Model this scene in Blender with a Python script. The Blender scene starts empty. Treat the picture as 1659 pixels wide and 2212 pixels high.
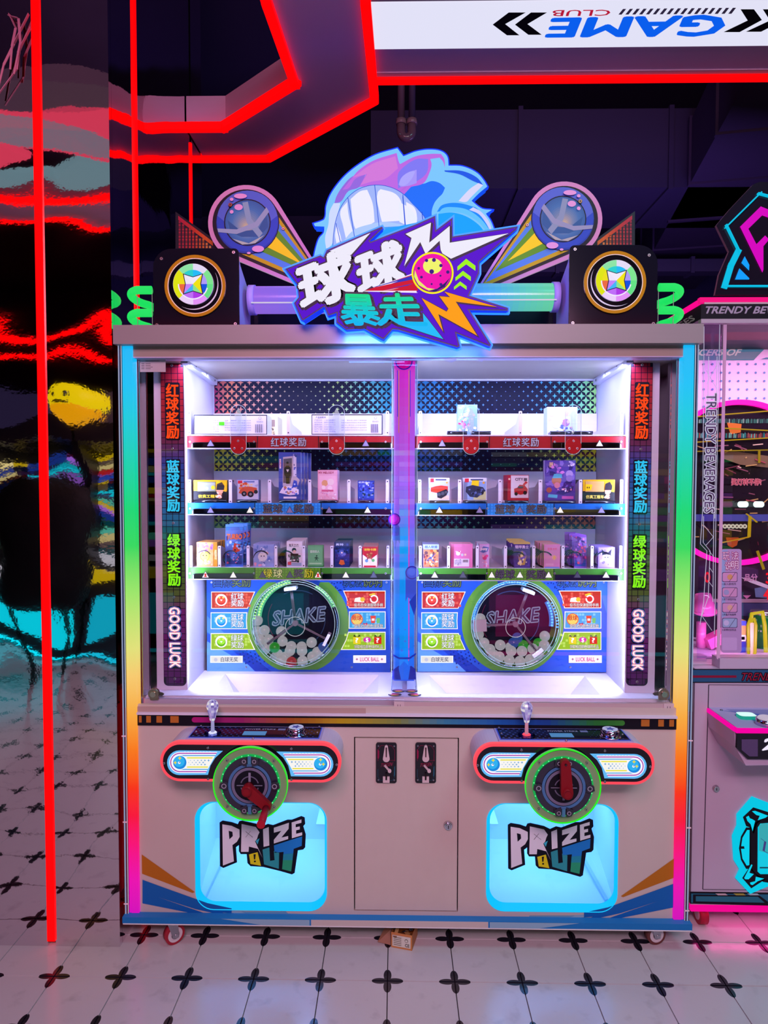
import bpy, math, random
from math import radians, sin, cos, pi, tan, atan2, sqrt, hypot
from mathutils import Matrix, Vector, Euler

SC = bpy.context.scene
COL = SC.collection
random.seed(7)

# ------------------------------------------------------------------ camera
CAM = Vector((-0.034, -2.27, 1.57))
FPX = 1475.0
PITCH, YAW, ROLL = radians(2.2), radians(0.97), radians(0.1)
ROT = Matrix.Rotation(YAW, 3, 'Z') @ Matrix.Rotation(pi/2-PITCH, 3, 'X') @ Matrix.Rotation(ROLL, 3, 'Z')
cd = bpy.data.cameras.new('camera')
cam = bpy.data.objects.new('camera', cd)
COL.objects.link(cam)
cam.matrix_world = Matrix.Translation(CAM) @ ROT.to_4x4()
cd.sensor_fit = 'VERTICAL'
cd.sensor_height = 36.0
cd.lens = FPX/2212.0*36.0
cd.clip_start = 0.05
SC.camera = cam
SC.view_settings.view_transform = 'Standard'
SC.view_settings.look = 'None'
SC.view_settings.gamma = 1.0
SC.view_settings.use_curve_mapping = False
SC.view_settings.exposure = 0.0
SC.cycles.max_bounces = 10
SC.cycles.transparent_max_bounces = 24
SC.cycles.glossy_bounces = 6
SC.cycles.diffuse_bounces = 4
SC.cycles.sample_clamp_indirect = 6.0
SC.cycles.sample_clamp_direct = 0.0
SC.cycles.caustics_reflective = False
SC.cycles.caustics_refractive = False

W = bpy.data.worlds.new('world')
SC.world = W
W.use_nodes = True
W.node_tree.nodes['Background'].inputs[0].default_value = (0.30, 0.22, 0.36, 1)
W.node_tree.nodes['Background'].inputs[1].default_value = 0.12


def area(name, loc, target, sx, sy, power, col):
    l = bpy.data.lights.new(name, 'AREA')
    l.shape = 'RECTANGLE'
    l.size, l.size_y = sx, sy
    l.energy = power
    l.color = col
    o = bpy.data.objects.new(name, l)
    COL.objects.link(o)
    o.location = loc
    o.rotation_euler = (Vector(target)-Vector(loc)).to_track_quat('-Z', 'Y').to_euler()
    return o


# hall lamps hanging above and behind the photographer's position, plus two added fills
area('hall_lamp_pink', (-0.5, -3.2, 3.3), (-1.6, -0.7, 0.0), 0.8, 0.6, 40, (1.0, 0.32, 0.55))
area('hall_lamp_white', (0.5, -4.2, 3.4), (0.2, 0, 0.8), 1.4, 0.8, 52, (1.0, 0.86, 0.86))
area('soffit_fill', (0.2, -3.6, 2.9), (0.2, 0.6, 5.2), 2.2, 0.3, 84, (0.95, 0.42, 0.72))  # added upward fill for the underside of the ceiling ribbon
area('hall_lamp_teal', (1.5, -1.4, 3.6), (1.2, -0.7, 0.0), 1.0, 0.6, 26, (0.30, 0.90, 1.0))
area('back_wall_fill', (1.4, 1.5, 2.4), (0.8, 5.0, 3.2), 1.6, 0.4, 45, (0.40, 0.26, 1.0))  # added fill that lifts the dark back wall
# lamps built into the cabinet roof and the prize hatches, plus added shelf and edge fills
for s, x in ((-1, -0.42), (1, 0.42)):
    area('cabinet_lamp', (x, 0.10, 1.985), (x, 0.34, 1.2), 0.74, 0.05, 4.2, (0.50, 0.57, 1.0))
    area('cabinet_lamp', (x, 0.30, 1.99), (x, 0.32, 1.2), 0.74, 0.08, 1.6, (0.50, 0.57, 1.0))
    area('shelf_fill', (x, 0.158, 1.232), (x, 0.27, 0.95), 0.66, 0.015, 3.4, (0.56, 0.63, 1.0))  # added fill under the bottom shelf, brightens the drum panels
    area('edge_fill', (s*0.768, 0.116, 1.42), (s*0.35, 0.40, 1.42), 0.014, 1.1, 4.4, (0.52, 0.59, 1.0))  # added unseen fill by the banner edge, brightens the lower shelves
    area('edge_fill', (s*0.045, 0.070, 1.42), (s*0.40, 0.42, 1.42), 0.014, 1.1, 3.4, (0.52, 0.59, 1.0))  # same added fill beside the centre pillar


# blue lamp on the back of the jagged name sign, washing the header beam
area('sign_back_lamp', (0.03, -0.068, 2.03), (0.03, 0.0, 1.99), 0.46, 0.06, 2.4, (0.08, 0.25, 1.0))


# ------------------------------------------------------------------ pixel to world helpers
def ray(px, py):
    return ROT @ Vector(((px-829.5)/FPX, -(py-1106)/FPX, -1.0))


def at(px, py, Y):
    d = ray(px, py)
    return CAM + d*((Y-CAM.y)/d.y)


def atz(px, py, Z):
    d = ray(px, py)
    return CAM + d*((Z-CAM.z)/d.z)


def zm(ox, oy, w):
    s = 1659.0/w
    return lambda pts: [(ox+x/s, oy+y/s) for x, y in pts]


def lin(h):
    if not isinstance(h, str):
        return h
    out = []
    for i in (0, 2, 4):
        c = int(h[i:i+2], 16)/255
        out.append(c/12.92 if c <= 0.04045 else ((c+0.055)/1.055)**2.4)
    return tuple(out)


# ------------------------------------------------------------------ materials
MATS = {}


def attr_mat(name, rough=0.5, metal=0.0, emit=0.0, spec=0.5, coat=0.0, noise=0.0, bump=0.0, bscale=60, trans=0.0):
    m = bpy.data.materials.new(name)
    m.use_nodes = True
    nt = m.node_tree
    b = nt.nodes['Principled BSDF']
    a = nt.nodes.new('ShaderNodeAttribute')
    a.attribute_name = 'Col'
    b.inputs['Roughness'].default_value = rough
    b.inputs['Metallic'].default_value = metal
    b.inputs['Specular IOR Level'].default_value = spec
    b.inputs['Coat Weight'].default_value = coat
    b.inputs['Transmission Weight'].default_value = trans
    if emit > 0:
        k = nt.nodes.new('ShaderNodeMix')
        k.data_type = 'RGBA'
        k.blend_type = 'MULTIPLY'
        k.inputs[0].default_value = 1.0
        k.inputs[7].default_value = (0.12, 0.12, 0.12, 1)
        nt.links.new(a.outputs['Color'], k.inputs[6])
        nt.links.new(k.outputs[2], b.inputs['Base Color'])
        nt.links.new(a.outputs['Color'], b.inputs['Emission Color'])
        b.inputs['Emission Strength'].default_value = emit
    elif noise > 0:
        n = nt.nodes.new('ShaderNodeTexNoise')
        n.inputs['Scale'].default_value = 9
        n.inputs['Detail'].default_value = 6
        r = nt.nodes.new('ShaderNodeMapRange')
        r.inputs['To Min'].default_value = 1-noise
        r.inputs['To Max'].default_value = 1+noise*0.4
        nt.links.new(n.outputs['Fac'], r.inputs['Value'])
        mx = nt.nodes.new('ShaderNodeVectorMath')
        mx.operation = 'SCALE'
        nt.links.new(a.outputs['Color'], mx.inputs[0])
        nt.links.new(r.outputs[0], mx.inputs['Scale'])
        nt.links.new(mx.outputs[0], b.inputs['Base Color'])
    else:
        nt.links.new(a.outputs['Color'], b.inputs['Base Color'])
    if bump > 0:
        n2 = nt.nodes.new('ShaderNodeTexNoise')
        n2.inputs['Scale'].default_value = bscale
        bp = nt.nodes.new('ShaderNodeBump')
        bp.inputs['Strength'].default_value = bump
        bp.inputs['Distance'].default_value = 0.002
        nt.links.new(n2.outputs['Fac'], bp.inputs['Height'])
        nt.links.new(bp.outputs[0], b.inputs['Normal'])
    MATS[name] = m
    return m


attr_mat('matte', 0.7, spec=0.25)
attr_mat('paint', 0.38, spec=0.5, noise=0.05, bump=0.06, bscale=220)
attr_mat('print', 0.42, spec=0.18)
attr_mat('board', 0.42, spec=0.12)
attr_mat('gloss', 0.12, spec=0.5)
attr_mat('metal', 0.28, metal=1.0)
attr_mat('chrome', 0.08, metal=1.0)
attr_mat('glow', 0.4, emit=0.55, spec=0.3)
attr_mat('lit', 0.5, emit=0.95, spec=0.05)
attr_mat('led', 0.4, emit=1.5, spec=0.2)
attr_mat('hot', 0.4, emit=4.0, spec=0.2)
attr_mat('dusk', 0.8, spec=0.2, noise=0.3)
attr_mat('crystal', 0.06, emit=0.6, spec=0.9)
attr_mat('foil', 0.22, spec=0.7, bump=0.5, bscale=90)
attr_mat('net', 0.45, emit=0.9, bump=0.9, bscale=260)
attr_mat('glow2', 0.2, emit=0.72, spec=0.6)
attr_mat('ball', 0.3, spec=0.5, emit=0.30)  # slight glow built into the plastic to brighten the balls


def glass_mat(name, refl=0.0, ior=1.5, tint=False, rough=0.0):
    m = bpy.data.materials.new(name)
    m.use_nodes = True
    nt = m.node_tree
    nt.nodes.remove(nt.nodes['Principled BSDF'])
    out = nt.nodes['Material Output']
    t = nt.nodes.new('ShaderNodeBsdfTransparent')
    g = nt.nodes.new('ShaderNodeBsdfGlossy')
    g.inputs['Roughness'].default_value = rough
    f = nt.nodes.new('ShaderNodeFresnel')
    f.inputs['IOR'].default_value = ior
    ad = nt.nodes.new('ShaderNodeMath')
    ad.operation = 'ADD'
    ad.use_clamp = True
    ad.inputs[1].default_value = refl
    mx = nt.nodes.new('ShaderNodeMixShader')
    nt.links.new(f.outputs[0], ad.inputs[0])
    nt.links.new(ad.outputs[0], mx.inputs[0])
    nt.links.new(t.outputs[0], mx.inputs[1])
    nt.links.new(g.outputs[0], mx.inputs[2])
    nt.links.new(mx.outputs[0], out.inputs[0])
    if tint:
        a = nt.nodes.new('ShaderNodeAttribute')
        a.attribute_name = 'Col'
        nt.links.new(a.outputs['Color'], t.inputs[0])
        nt.links.new(a.outputs['Color'], g.inputs[0])
    MATS[name] = m


glass_mat('glass', 0.0, 1.45)
glass_mat('sideglass', 0.32, 1.5)
glass_mat('acrylic', 0.0, 1.35, tint=True, rough=0.02)
glass_mat('film', 0.25, 1.5, tint=True, rough=0.25)


def ramp_by_z(name, stops, strength, z0, z1, base=False):
    m = bpy.data.materials.new(name)
    m.use_nodes = True
    nt = m.node_tree
    b = nt.nodes['Principled BSDF']
    g = nt.nodes.new('ShaderNodeNewGeometry')
    s = nt.nodes.new('ShaderNodeSeparateXYZ')
    r = nt.nodes.new('ShaderNodeMapRange')
    r.inputs['From Min'].default_value = z0
    r.inputs['From Max'].default_value = z1
    c = nt.nodes.new('ShaderNodeValToRGB')
    el = c.color_ramp.elements
    el[0].position, el[1].position = stops[0][0], stops[-1][0]
    el[0].color = (*lin(stops[0][1]), 1)
    el[1].color = (*lin(stops[-1][1]), 1)
    for p, h in stops[1:-1]:
        e = el.new(p)
        e.color = (*lin(h), 1)
    nt.links.new(g.outputs['Position'], s.inputs[0])
    nt.links.new(s.outputs['Z'], r.inputs['Value'])
    nt.links.new(r.outputs[0], c.inputs[0])
    nt.links.new(c.outputs[0], b.inputs['Emission Color'])
    b.inputs['Base Color'].default_value = (0.02, 0.02, 0.02, 1)
    b.inputs['Specular IOR Level'].default_value = 0.1
    b.inputs['Emission Strength'].default_value = strength
    b.inputs['Roughness'].default_value = 0.3
    MATS[name] = m


def zof(py):
    return at(276, py, 0).z


Z0, Z1 = zof(1980), zof(745)
STOPS = [(1980, 'd400c0'), (1900, 'f000b4'), (1820, 'ff0078'), (1760, 'ff0838'), (1700, 'ff3000'), (1620, 'ff7a08'),
         (1540, 'ffae3c'), (1460, 'ffd070'), (1400, 'e8e87c'), (1280, 'a0ee6c'), (1180, '30e060'), (1100, '00de78'),
         (1000, '00d8b4'), (900, '00d2e6'), (830, '00c8ff'), (745, '10bcff')]
ramp_by_z('rainbow_led', [((zof(p)-Z0)/(Z1-Z0), h) for p, h in STOPS], 0.92, Z0, Z1)
ramp_by_z('pillar_led', [(0.0, '3a30d8'), (0.06, '1470ff'), (0.25, '18a0ff'), (0.45, '7a70ff'), (0.62, 'c070ff'), (0.85, 'd850e8'), (1.0, 'f020c0')],
          0.95, at(872, 1490, .1).z, at(872, 775, .1).z)


# mirror with a gentle ripple
def mirror_mat():
    m = bpy.data.materials.new('rippled_mirror')
    m.use_nodes = True
    nt = m.node_tree
    b = nt.nodes['Principled BSDF']
    b.inputs['Metallic'].default_value = 1.0
    b.inputs['Roughness'].default_value = 0.03
    b.inputs['Base Color'].default_value = (0.80, 0.74, 0.80, 1)
    g = nt.nodes.new('ShaderNodeNewGeometry')
    mp = nt.nodes.new('ShaderNodeMapping')
    mp.inputs['Scale'].default_value = (1.0, 1.0, 1.0)
    nt.links.new(g.outputs['Position'], mp.inputs[0])
    n1 = nt.nodes.new('ShaderNodeTexNoise')
    n1.inputs['Scale'].default_value = 3.2
    n1.inputs['Detail'].default_value = 1
    n2 = nt.nodes.new('ShaderNodeTexNoise')
    n2.inputs['Scale'].default_value = 75
    n2.inputs['Detail'].default_value = 1
    nt.links.new(mp.outputs[0], n1.inputs[0])
    nt.links.new(mp.outputs[0], n2.inputs[0])
    b1 = nt.nodes.new('ShaderNodeBump')
    b1.inputs['Strength'].default_value = 1.0
    b1.inputs['Distance'].default_value = 0.006
    b2 = nt.nodes.new('ShaderNodeBump')
    b2.inputs['Strength'].default_value = 1.0
    b2.inputs['Distance'].default_value = 0.00005
    nt.links.new(n1.outputs['Fac'], b1.inputs['Height'])
    nt.links.new(n2.outputs['Fac'], b2.inputs['Height'])
    nt.links.new(b1.outputs[0], b2.inputs['Normal'])
    nt.links.new(b2.outputs[0], b.inputs['Normal'])
    MATS['mirror'] = m


mirror_mat()

TILE_X, TILE_Y = 0.2133, 0.2056


def tile_mat():
    m = bpy.data.materials.new('cross_tile')
    m.use_nodes = True
    nt = m.node_tree
    b = nt.nodes['Principled BSDF']
    b.inputs['Roughness'].default_value = 0.2
    b.inputs['Specular IOR Level'].default_value = 0.6
    g = nt.nodes.new('ShaderNodeNewGeometry')
    s = nt.nodes.new('ShaderNodeSeparateXYZ')
    nt.links.new(g.outputs['Position'], s.inputs[0])

    def math_(op, a, bb=None, c=None):
        n = nt.nodes.new('ShaderNodeMath')
        n.operation = op
        for i, v in enumerate((a, bb, c)):
            if v is None:
                continue
            if isinstance(v, (int, float)):
                n.inputs[i].default_value = v
            else:
                nt.links.new(v, n.inputs[i])
        return n.outputs[0]
    # distance to the nearest tile corner along each axis
    def dist(o, off, size):
        q = math_('SUBTRACT', o, off)
        q = math_('DIVIDE', q, size)
        q = math_('SUBTRACT', q, math_('ROUND', q))
        return math_('MULTIPLY', math_('ABSOLUTE', q), size)
    dx = dist(s.outputs['X'], TX0, TILE_X)
    dy = dist(s.outputs['Y'], TY0, TILE_Y)

    def petal(a, c):
        u = math_('DIVIDE', math_('SUBTRACT', a, 0.0245), 0.0255)
        v = math_('DIVIDE', c, 0.0125)
        return math_('LESS_THAN', math_('ADD', math_('POWER', u, 2.0), math_('POWER', v, 2.0)), 1.0)
    mask = math_('MAXIMUM', petal(dx, dy), petal(dy, dx))
    n = nt.nodes.new('ShaderNodeTexNoise')
    n.inputs['Scale'].default_value = 14
    n.inputs['Detail'].default_value = 8
    nt.links.new(g.outputs['Position'], n.inputs[0])
    cr = nt.nodes.new('ShaderNodeValToRGB')
    cr.color_ramp.elements[0].color = (0.47, 0.46, 0.49, 1)
    cr.color_ramp.elements[0].position = 0.24
    cr.color_ramp.elements[1].color = (0.60, 0.59, 0.62, 1)
    cr.color_ramp.elements[1].position = 0.42
    nt.links.new(n.outputs['Fac'], cr.inputs[0])
    mx = nt.nodes.new('ShaderNodeMix')
    mx.data_type = 'RGBA'
    mx.inputs[7].default_value = (0.012, 0.012, 0.022, 1)
    nt.links.new(mask, mx.inputs[0])
    nt.links.new(cr.outputs[0], mx.inputs[6])
    nt.links.new(mx.outputs[2], b.inputs['Base Color'])
    n3 = nt.nodes.new('ShaderNodeTexNoise')
    n3.inputs['Scale'].default_value = 5
    bp = nt.nodes.new('ShaderNodeBump')
    bp.inputs['Strength'].default_value = 0.25
    bp.inputs['Distance'].default_value = 0.003
    nt.links.new(n3.outputs['Fac'], bp.inputs['Height'])
    nt.links.new(bp.outputs[0], b.inputs['Normal'])
    MATS['tile'] = m


_c = atz(837, 2119, 0)
TX0, TY0 = _c.x, _c.y
tile_mat()

# ------------------------------------------------------------------ text outlines
FONT = {}


def glyphs(txt):
    if txt in FONT:
        return FONT[txt]
    cu = bpy.data.curves.new('t', 'FONT')
    cu.body = txt
    cu.size = 1.0
    cu.resolution_u = 2
    cu.fill_mode = 'BOTH'
    ob = bpy.data.objects.new('t', cu)
    me = ob.to_mesh()
    vs = [(v.co.x, v.co.y) for v in me.vertices]
    fs = [tuple(p.vertices) for p in me.polygons]
    ob.to_mesh_clear()
    bpy.data.objects.remove(ob)
    bpy.data.curves.remove(cu)
    xs = [v[0] for v in vs]
    ys = [v[1] for v in vs]
    x0, y0 = min(xs), min(ys)
    w, h = max(max(xs)-x0, 1e-4), max(max(ys)-y0, 1e-4)
    FONT[txt] = ([((x-x0)/w, (y-y0)/h) for x, y in vs], fs, (w, h))
    return FONT[txt]


def quad(tl, tr, br, bl, Y):
    """bilinear map from text space (u right, v up) to a wall plane, corners in photo pixels"""
    P = [at(*p, Y) for p in (tl, tr, br, bl)]
    return lambda u, v: (P[3]*(1-u)+P[2]*u)*(1-v)+(P[0]*(1-u)+P[1]*u)*v


# ------------------------------------------------------------------ mesh builder
class MB:
    def __init__(self):
        self.v, self.f, self.c, self.m, self.s = [], [], [], [], []

    def face(self, idx, col, mat, smooth=False):
        self.f.append(tuple(idx))
        self.c.append(lin(col))
        self.m.append(mat)
        self.s.append(smooth)

    def add(self, pts):
        n = len(self.v)
        self.v.extend([tuple(p) for p in pts])
        return n

    def poly(self, pts, col, mat='print'):
        n = self.add(pts)
        self.face(range(n, n+len(pts)), col, mat)
        return self

    def prism(self, pts, d, col, mat='print', side=None, smat=None, back=True):
        """pts: 3D front outline, d: Vector to the back outline"""
        pts = [Vector(p) for p in pts]
        d = Vector(d)
        k = len(pts)
        n = self.add(pts)
        self.add([p+d for p in pts])
        # orientation: front face must look away from d
        nv = Vector((0, 0, 0))
        for i in range(k):
            a, b = pts[i], pts[(i+1) % k]
            nv += a.cross(b)
        fl = nv.dot(d) > 0
        fr = list(range(n, n+k))
        if fl:
            fr.reverse()
        self.face(fr, col, mat)
        if back:
            self.face([i+k for i in reversed(fr)], side or col, smat or mat)
        for i in range(k):
            a, b = fr[i], fr[(i+1) % k]
            self.face((b, a, a+k, b+k), side or col, smat or mat)
        return self

    def px(self, pts, Y, t, col, mat='print', side=None, smat=None, back=True):
        """outline traced in photo pixels on the plane y=Y, thickness t towards the back"""
        return self.prism([at(x, y, Y) for x, y in pts], (0, t, 0), col, mat, side, smat, back)

    def flat(self, pts, Y, col, mat='print'):
        P = [at(x, y, Y) for x, y in pts]
        nv = Vector((0, 0, 0))
        for i in range(len(P)):
            nv += P[i].cross(P[(i+1) % len(P)])
        if nv.y > 0:
            P.reverse()
        return self.poly(P, col, mat)

    def box(self, x0, x1, y0, y1, z0, z1, col, mat='print', cols=None):
        x0, x1 = min(x0, x1), max(x0, x1)
        y0, y1 = min(y0, y1), max(y0, y1)
        z0, z1 = min(z0, z1), max(z0, z1)
        n = self.add([(x0, y0, z0), (x1, y0, z0), (x1, y1, z0), (x0, y1, z0), (x0, y0, z1), (x1, y0, z1), (x1, y1, z1), (x0, y1, z1)])
        for k, q in enumerate(((0, 1, 5, 4), (1, 2, 6, 5), (2, 3, 7, 6), (3, 0, 4, 7), (4, 5, 6, 7), (3, 2, 1, 0))):
            self.face([n+i for i in q], (cols or {}).get(k, col), mat)
        return self

    def bar(self, a, b, w, h, col, mat='print'):
        a, b = Vector(a), Vector(b)
        d = (b-a).normalized()
        up = Vector((0, 0, 1)) if abs(d.z) < 0.9 else Vector((0, 1, 0))
        s = d.cross(up).normalized()*(w/2)
        u = s.cross(d).normalized()*(h/2)
        n = self.add([a-s-u, a+s-u, a+s+u, a-s+u, b-s-u, b+s-u, b+s+u, b-s+u])
        for q in ((0, 1, 2, 3), (7, 6, 5, 4), (0, 4, 5, 1), (1, 5, 6, 2), (2, 6, 7, 3), (3, 7, 4, 0)):
            self.face([n+i for i in q], col, mat)
        return self

    def cyl(self, a, b, r0, r1=None, n=20, col='888888', mat='print', caps=True, capcol=None, smooth=True, capmat=None):
        a, b = Vector(a), Vector(b)
        r1 = r0 if r1 is None else r1
        d = (b-a).normalized()
        up = Vector((0, 0, 1)) if abs(d.z) < 0.9 else Vector((0, 1, 0))
        s = d.cross(up).normalized()
        u = s.cross(d).normalized()
        i0 = self.add([a+(s*cos(2*pi*i/n)+u*sin(2*pi*i/n))*r0 for i in range(n)])
        self.add([b+(s*cos(2*pi*i/n)+u*sin(2*pi*i/n))*r1 for i in range(n)])
        for i in range(n):
            j = (i+1) % n
            self.face((i0+j, i0+i, i0+n+i, i0+n+j), col, mat, smooth)
        if caps:
            self.face([i0+i for i in range(n)], capcol or col, capmat or mat)
            self.face([i0+n+i for i in reversed(range(n))], capcol or col, capmat or mat)
        return self

    def tube(self, pts, r, n=8, col='888888', mat='print', caps=True, closed=False):
        pts = [Vector(p) for p in pts]
        k = len(pts)
        prev = None
        start = len(self.v)
        for i, p in enumerate(pts):
            a = pts[(i-1) % k] if (closed or i > 0) else pts[0]
            b = pts[(i+1) % k] if (closed or i < k-1) else pts[-1]
            d = (b-a).normalized()
            if prev is None:
                up = Vector((0, 0, 1)) if abs(d.z) < 0.9 else Vector((0, 1, 0))
                s = d.cross(up).normalized()
            else:
                s = (prev-d*prev.dot(d)).normalized()
            prev = s
            u = s.cross(d).normalized()
            self.add([p+(s*cos(2*pi*j/n)+u*sin(2*pi*j/n))*r for j in range(n)])
        for i in range(k if closed else k-1):
            i2 = (i+1) % k
            for j in range(n):
                j2 = (j+1) % n
                self.face((start+i*n+j2, start+i*n+j, start+i2*n+j, start+i2*n+j2), col, mat, True)
        if caps and not closed:
            self.face([start+j for j in range(n)], col, mat)
            self.face([start+(k-1)*n+j for j in reversed(range(n))], col, mat)
        return self

    def sphere(self, c, r, n=16, m=10, col='ffffff', mat='ball', sz=1.0):
        c = Vector(c)
        i0 = self.add([c+Vector((0, 0, r*sz))])
        for a in range(1, m):
            t = pi*a/m
            self.add([c+Vector((r*sin(t)*cos(2*pi*b/n), r*sin(t)*sin(2*pi*b/n), r*sz*cos(t))) for b in range(n)])
        e = self.add([c-Vector((0, 0, r*sz))])
        for b in range(n):
            b2 = (b+1) % n
            self.face((i0, i0+1+b, i0+1+b2), col, mat, True)
            self.face((e, e-n+b2, e-n+b), col, mat, True)
            for a in range(m-2):
                p, q = i0+1+a*n, i0+1+(a+1)*n
                self.face((p+b, q+b, q+b2, p+b2), col, mat, True)
        return self

    def ring(self, c, r0, r1, y0, y1, col, mat='print', n=40, a0=0, a1=2*pi, side=None, smat=None, sx=1.0):
        """annulus in the xz plane, front at y0, back at y1"""
        c = Vector(c)
        full = abs(a1-a0-2*pi) < 1e-5
        k = n if full else n+1
        i0 = len(self.v)
        for i in range(k):
            t = a0+(a1-a0)*i/n
            cs, sn = cos(t)*sx, sin(t)
            self.add([(c.x+cs*r0, y0, c.z+sn*r0), (c.x+cs*r1, y0, c.z+sn*r1), (c.x+cs*r1, y1, c.z+sn*r1), (c.x+cs*r0, y1, c.z+sn*r0)])
        for i in range(n):
            a = i0+4*i
            b = i0+4*((i+1) % k)
            self.face((a, a+1, b+1, b)[::-1] if False else (a, b, b+1, a+1)[::-1], col, mat)
            self.face((a+1, a+2, b+2, b+1)[::-1], side or col, smat or mat, True)
            self.face((a+2, a+3, b+3, b+2)[::-1], side or col, smat or mat)
            self.face((a+3, a, b, b+3)[::-1], side or col, smat or mat, True)
        return self

    def disc(self, c, r, y, col, mat='print', n=32, a0=0, a1=2*pi, th=0.0, sx=1.0):
        c = Vector(c)
        full = abs(a1-a0-2*pi) < 1e-5
        P = [Vector((c.x+cos(a0+(a1-a0)*i/n)*r*sx, y, c.z+sin(a0+(a1-a0)*i/n)*r)) for i in range(n if full else n+1)]
        if not full:
            P.append(Vector((c.x, y, c.z)))
        if th > 0:
            return self.prism(P, (0, th, 0), col, mat)
        return self.poly(P, col, mat)

    def text(self, txt, fn, col, mat='print', bold=0.0, th=0.0):
        vs, fs, (w, h) = glyphs(txt)
        sh = [(0, 0)]
        if bold > 0:
            k = 8
            sh += [(bold*cos(2*pi*i/k), bold*sin(2*pi*i/k)) for i in range(k)]
            if bold > .055:
                sh += [(bold*.5*cos(2*pi*i/k), bold*.5*sin(2*pi*i/k)) for i in range(k)]
        o_ = fn(0, 0)
        nv = (fn(1, 0)-o_).cross(fn(0, 1)-o_).normalized()
        sh.reverse()
        for k, (dx, dy) in enumerate(sh):
            n = self.add([fn(u+dx/w, v+dy/h)+nv*(k*1.2e-5) for u, v in vs])
            for f in fs:
                self.face([n+i for i in f], col, mat)
        return self

    def build(self, name, parent=None, label=None, cat=None, group=None, loc=None, kind=None):
        org = Vector((0, 0, 0))
        p = parent
        while p is not None:
            org += p.location
            p = p.parent
        if parent is None and loc is None and self.v:
            xs = [v[0] for v in self.v]
            ys = [v[1] for v in self.v]
            zs = [v[2] for v in self.v]
            loc = ((min(xs)+max(xs))/2, (min(ys)+max(ys))/2, min(zs))
        if parent is None:
            org = Vector(loc)
        me = bpy.data.meshes.new(name)
        me.from_pydata([(x-org.x, y-org.y, z-org.z) for x, y, z in self.v], [], self.f)
        names = []
        for m in self.m:
            if m not in names:
                names.append(m)
        for m in names:
            me.materials.append(MATS[m])
        ix = {m: i for i, m in enumerate(names)}
        me.polygons.foreach_set('material_index', [ix[m] for m in self.m])
        me.polygons.foreach_set('use_smooth', self.s)
        ca = me.color_attributes.new('Col', 'FLOAT_COLOR', 'CORNER')
        buf = []
        for f, c in zip(self.f, self.c):
            buf.extend((c[0], c[1], c[2], 1.0)*len(f))
        ca.data.foreach_set('color', buf)
        o = bpy.data.objects.new(name, me)
        COL.objects.link(o)
        if parent is not None:
            o.parent = parent
        else:
            o.location = loc
        tag(o, label, cat, group, kind)
        return o


def tag(o, label=None, cat=None, group=None, kind=None):
    if label:
        o['label'] = label
    if cat:
        o['category'] = cat
    if group:
        o['group'] = group
    if kind:
        o['kind'] = kind
    return o


def thing(name, label, cat, loc=(0, 0, 0), group=None, kind=None):
    o = bpy.data.objects.new(name, None)
    o.empty_display_size = 0.05
    COL.objects.link(o)
    o.location = loc
    return tag(o, label, cat, group, kind)


def rrect(x0, x1, y0, y1, r, n=6):
    """rounded rectangle outline in pixels (y down); r may be a 4-list tl,tr,br,bl"""
    if not isinstance(r, (list, tuple)):
        r = [r]*4
    P = []
    for (cx, cy, a, rr) in ((x0+r[0], y0+r[0], 180, r[0]), (x1-r[1], y0+r[1], 270, r[1]), (x1-r[2], y1-r[2], 0, r[2]), (x0+r[3], y1-r[3], 90, r[3])):
        for i in range(n+1):
            t = radians(a+90*i/n)
            P.append((cx+rr*cos(t), cy+rr*sin(t)))
    return P


def circ(cx, cy, r, n=24, a0=0, a1=360, ry=None):
    ry = r if ry is None else ry
    full = abs(a1-a0-360) < 1e-3
    return [(cx+r*cos(radians(a0+(a1-a0)*i/n)), cy+ry*sin(radians(a0+(a1-a0)*i/n))) for i in range(n if full else n+1)]


def star4(cx, cy, r, k=0.34, ry=None):
    ry = ry or r
    P = []
    for i in range(8):
        a = radians(90*i/2)
        rr = 1.0 if i % 2 == 0 else k
        P.append((cx+r*rr*cos(a), cy+ry*rr*sin(a)))
    return P

# ================================================================== THE SETTING
MY = -0.02          # front plane of the mirrored pillar
PX = -0.968         # its side plane
fl = MB()
fl.box(-6, 6, -8, 5, -0.06, -0.006, '20181c', 'matte')
floor = fl.build('floor', None, kind='structure', loc=(0, 0, 0))
proto = None
cnt = 0
ix0, ix1 = -10, 10
iy0, iy1 = -5, 10
gapx, gapy = 0.0009, 0.0015
tm = None
for j in range(iy0, iy1):
    for i in range(ix0, ix1):
        x, y = TX0+(i+0.5)*TILE_X, TY0+(j+0.5)*TILE_Y
        if tm is None:
            t = MB()
            hx, hy = TILE_X/2-gapx, TILE_Y/2-gapy
            b = 0.0008
            n = t.add([(-hx, -hy, -0.006), (hx, -hy, -0.006), (hx, hy, -0.006), (-hx, hy, -0.006),
                       (-hx+b, -hy+b, 0), (hx-b, -hy+b, 0), (hx-b, hy-b, 0), (-hx+b, hy-b, 0)])
            for q in ((4, 5, 6, 7), (0, 1, 5, 4), (1, 2, 6, 5), (2, 3, 7, 6), (3, 0, 4, 7)):
                t.face([n+k for k in q], 'ffffff', 'tile')
            o = t.build('tile', floor)
            tm = o.data
        else:
            o = bpy.data.objects.new('tile', tm)
            COL.objects.link(o)
            o.parent = floor
        o.location = (x, y, 0)
rest = MB()
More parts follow.
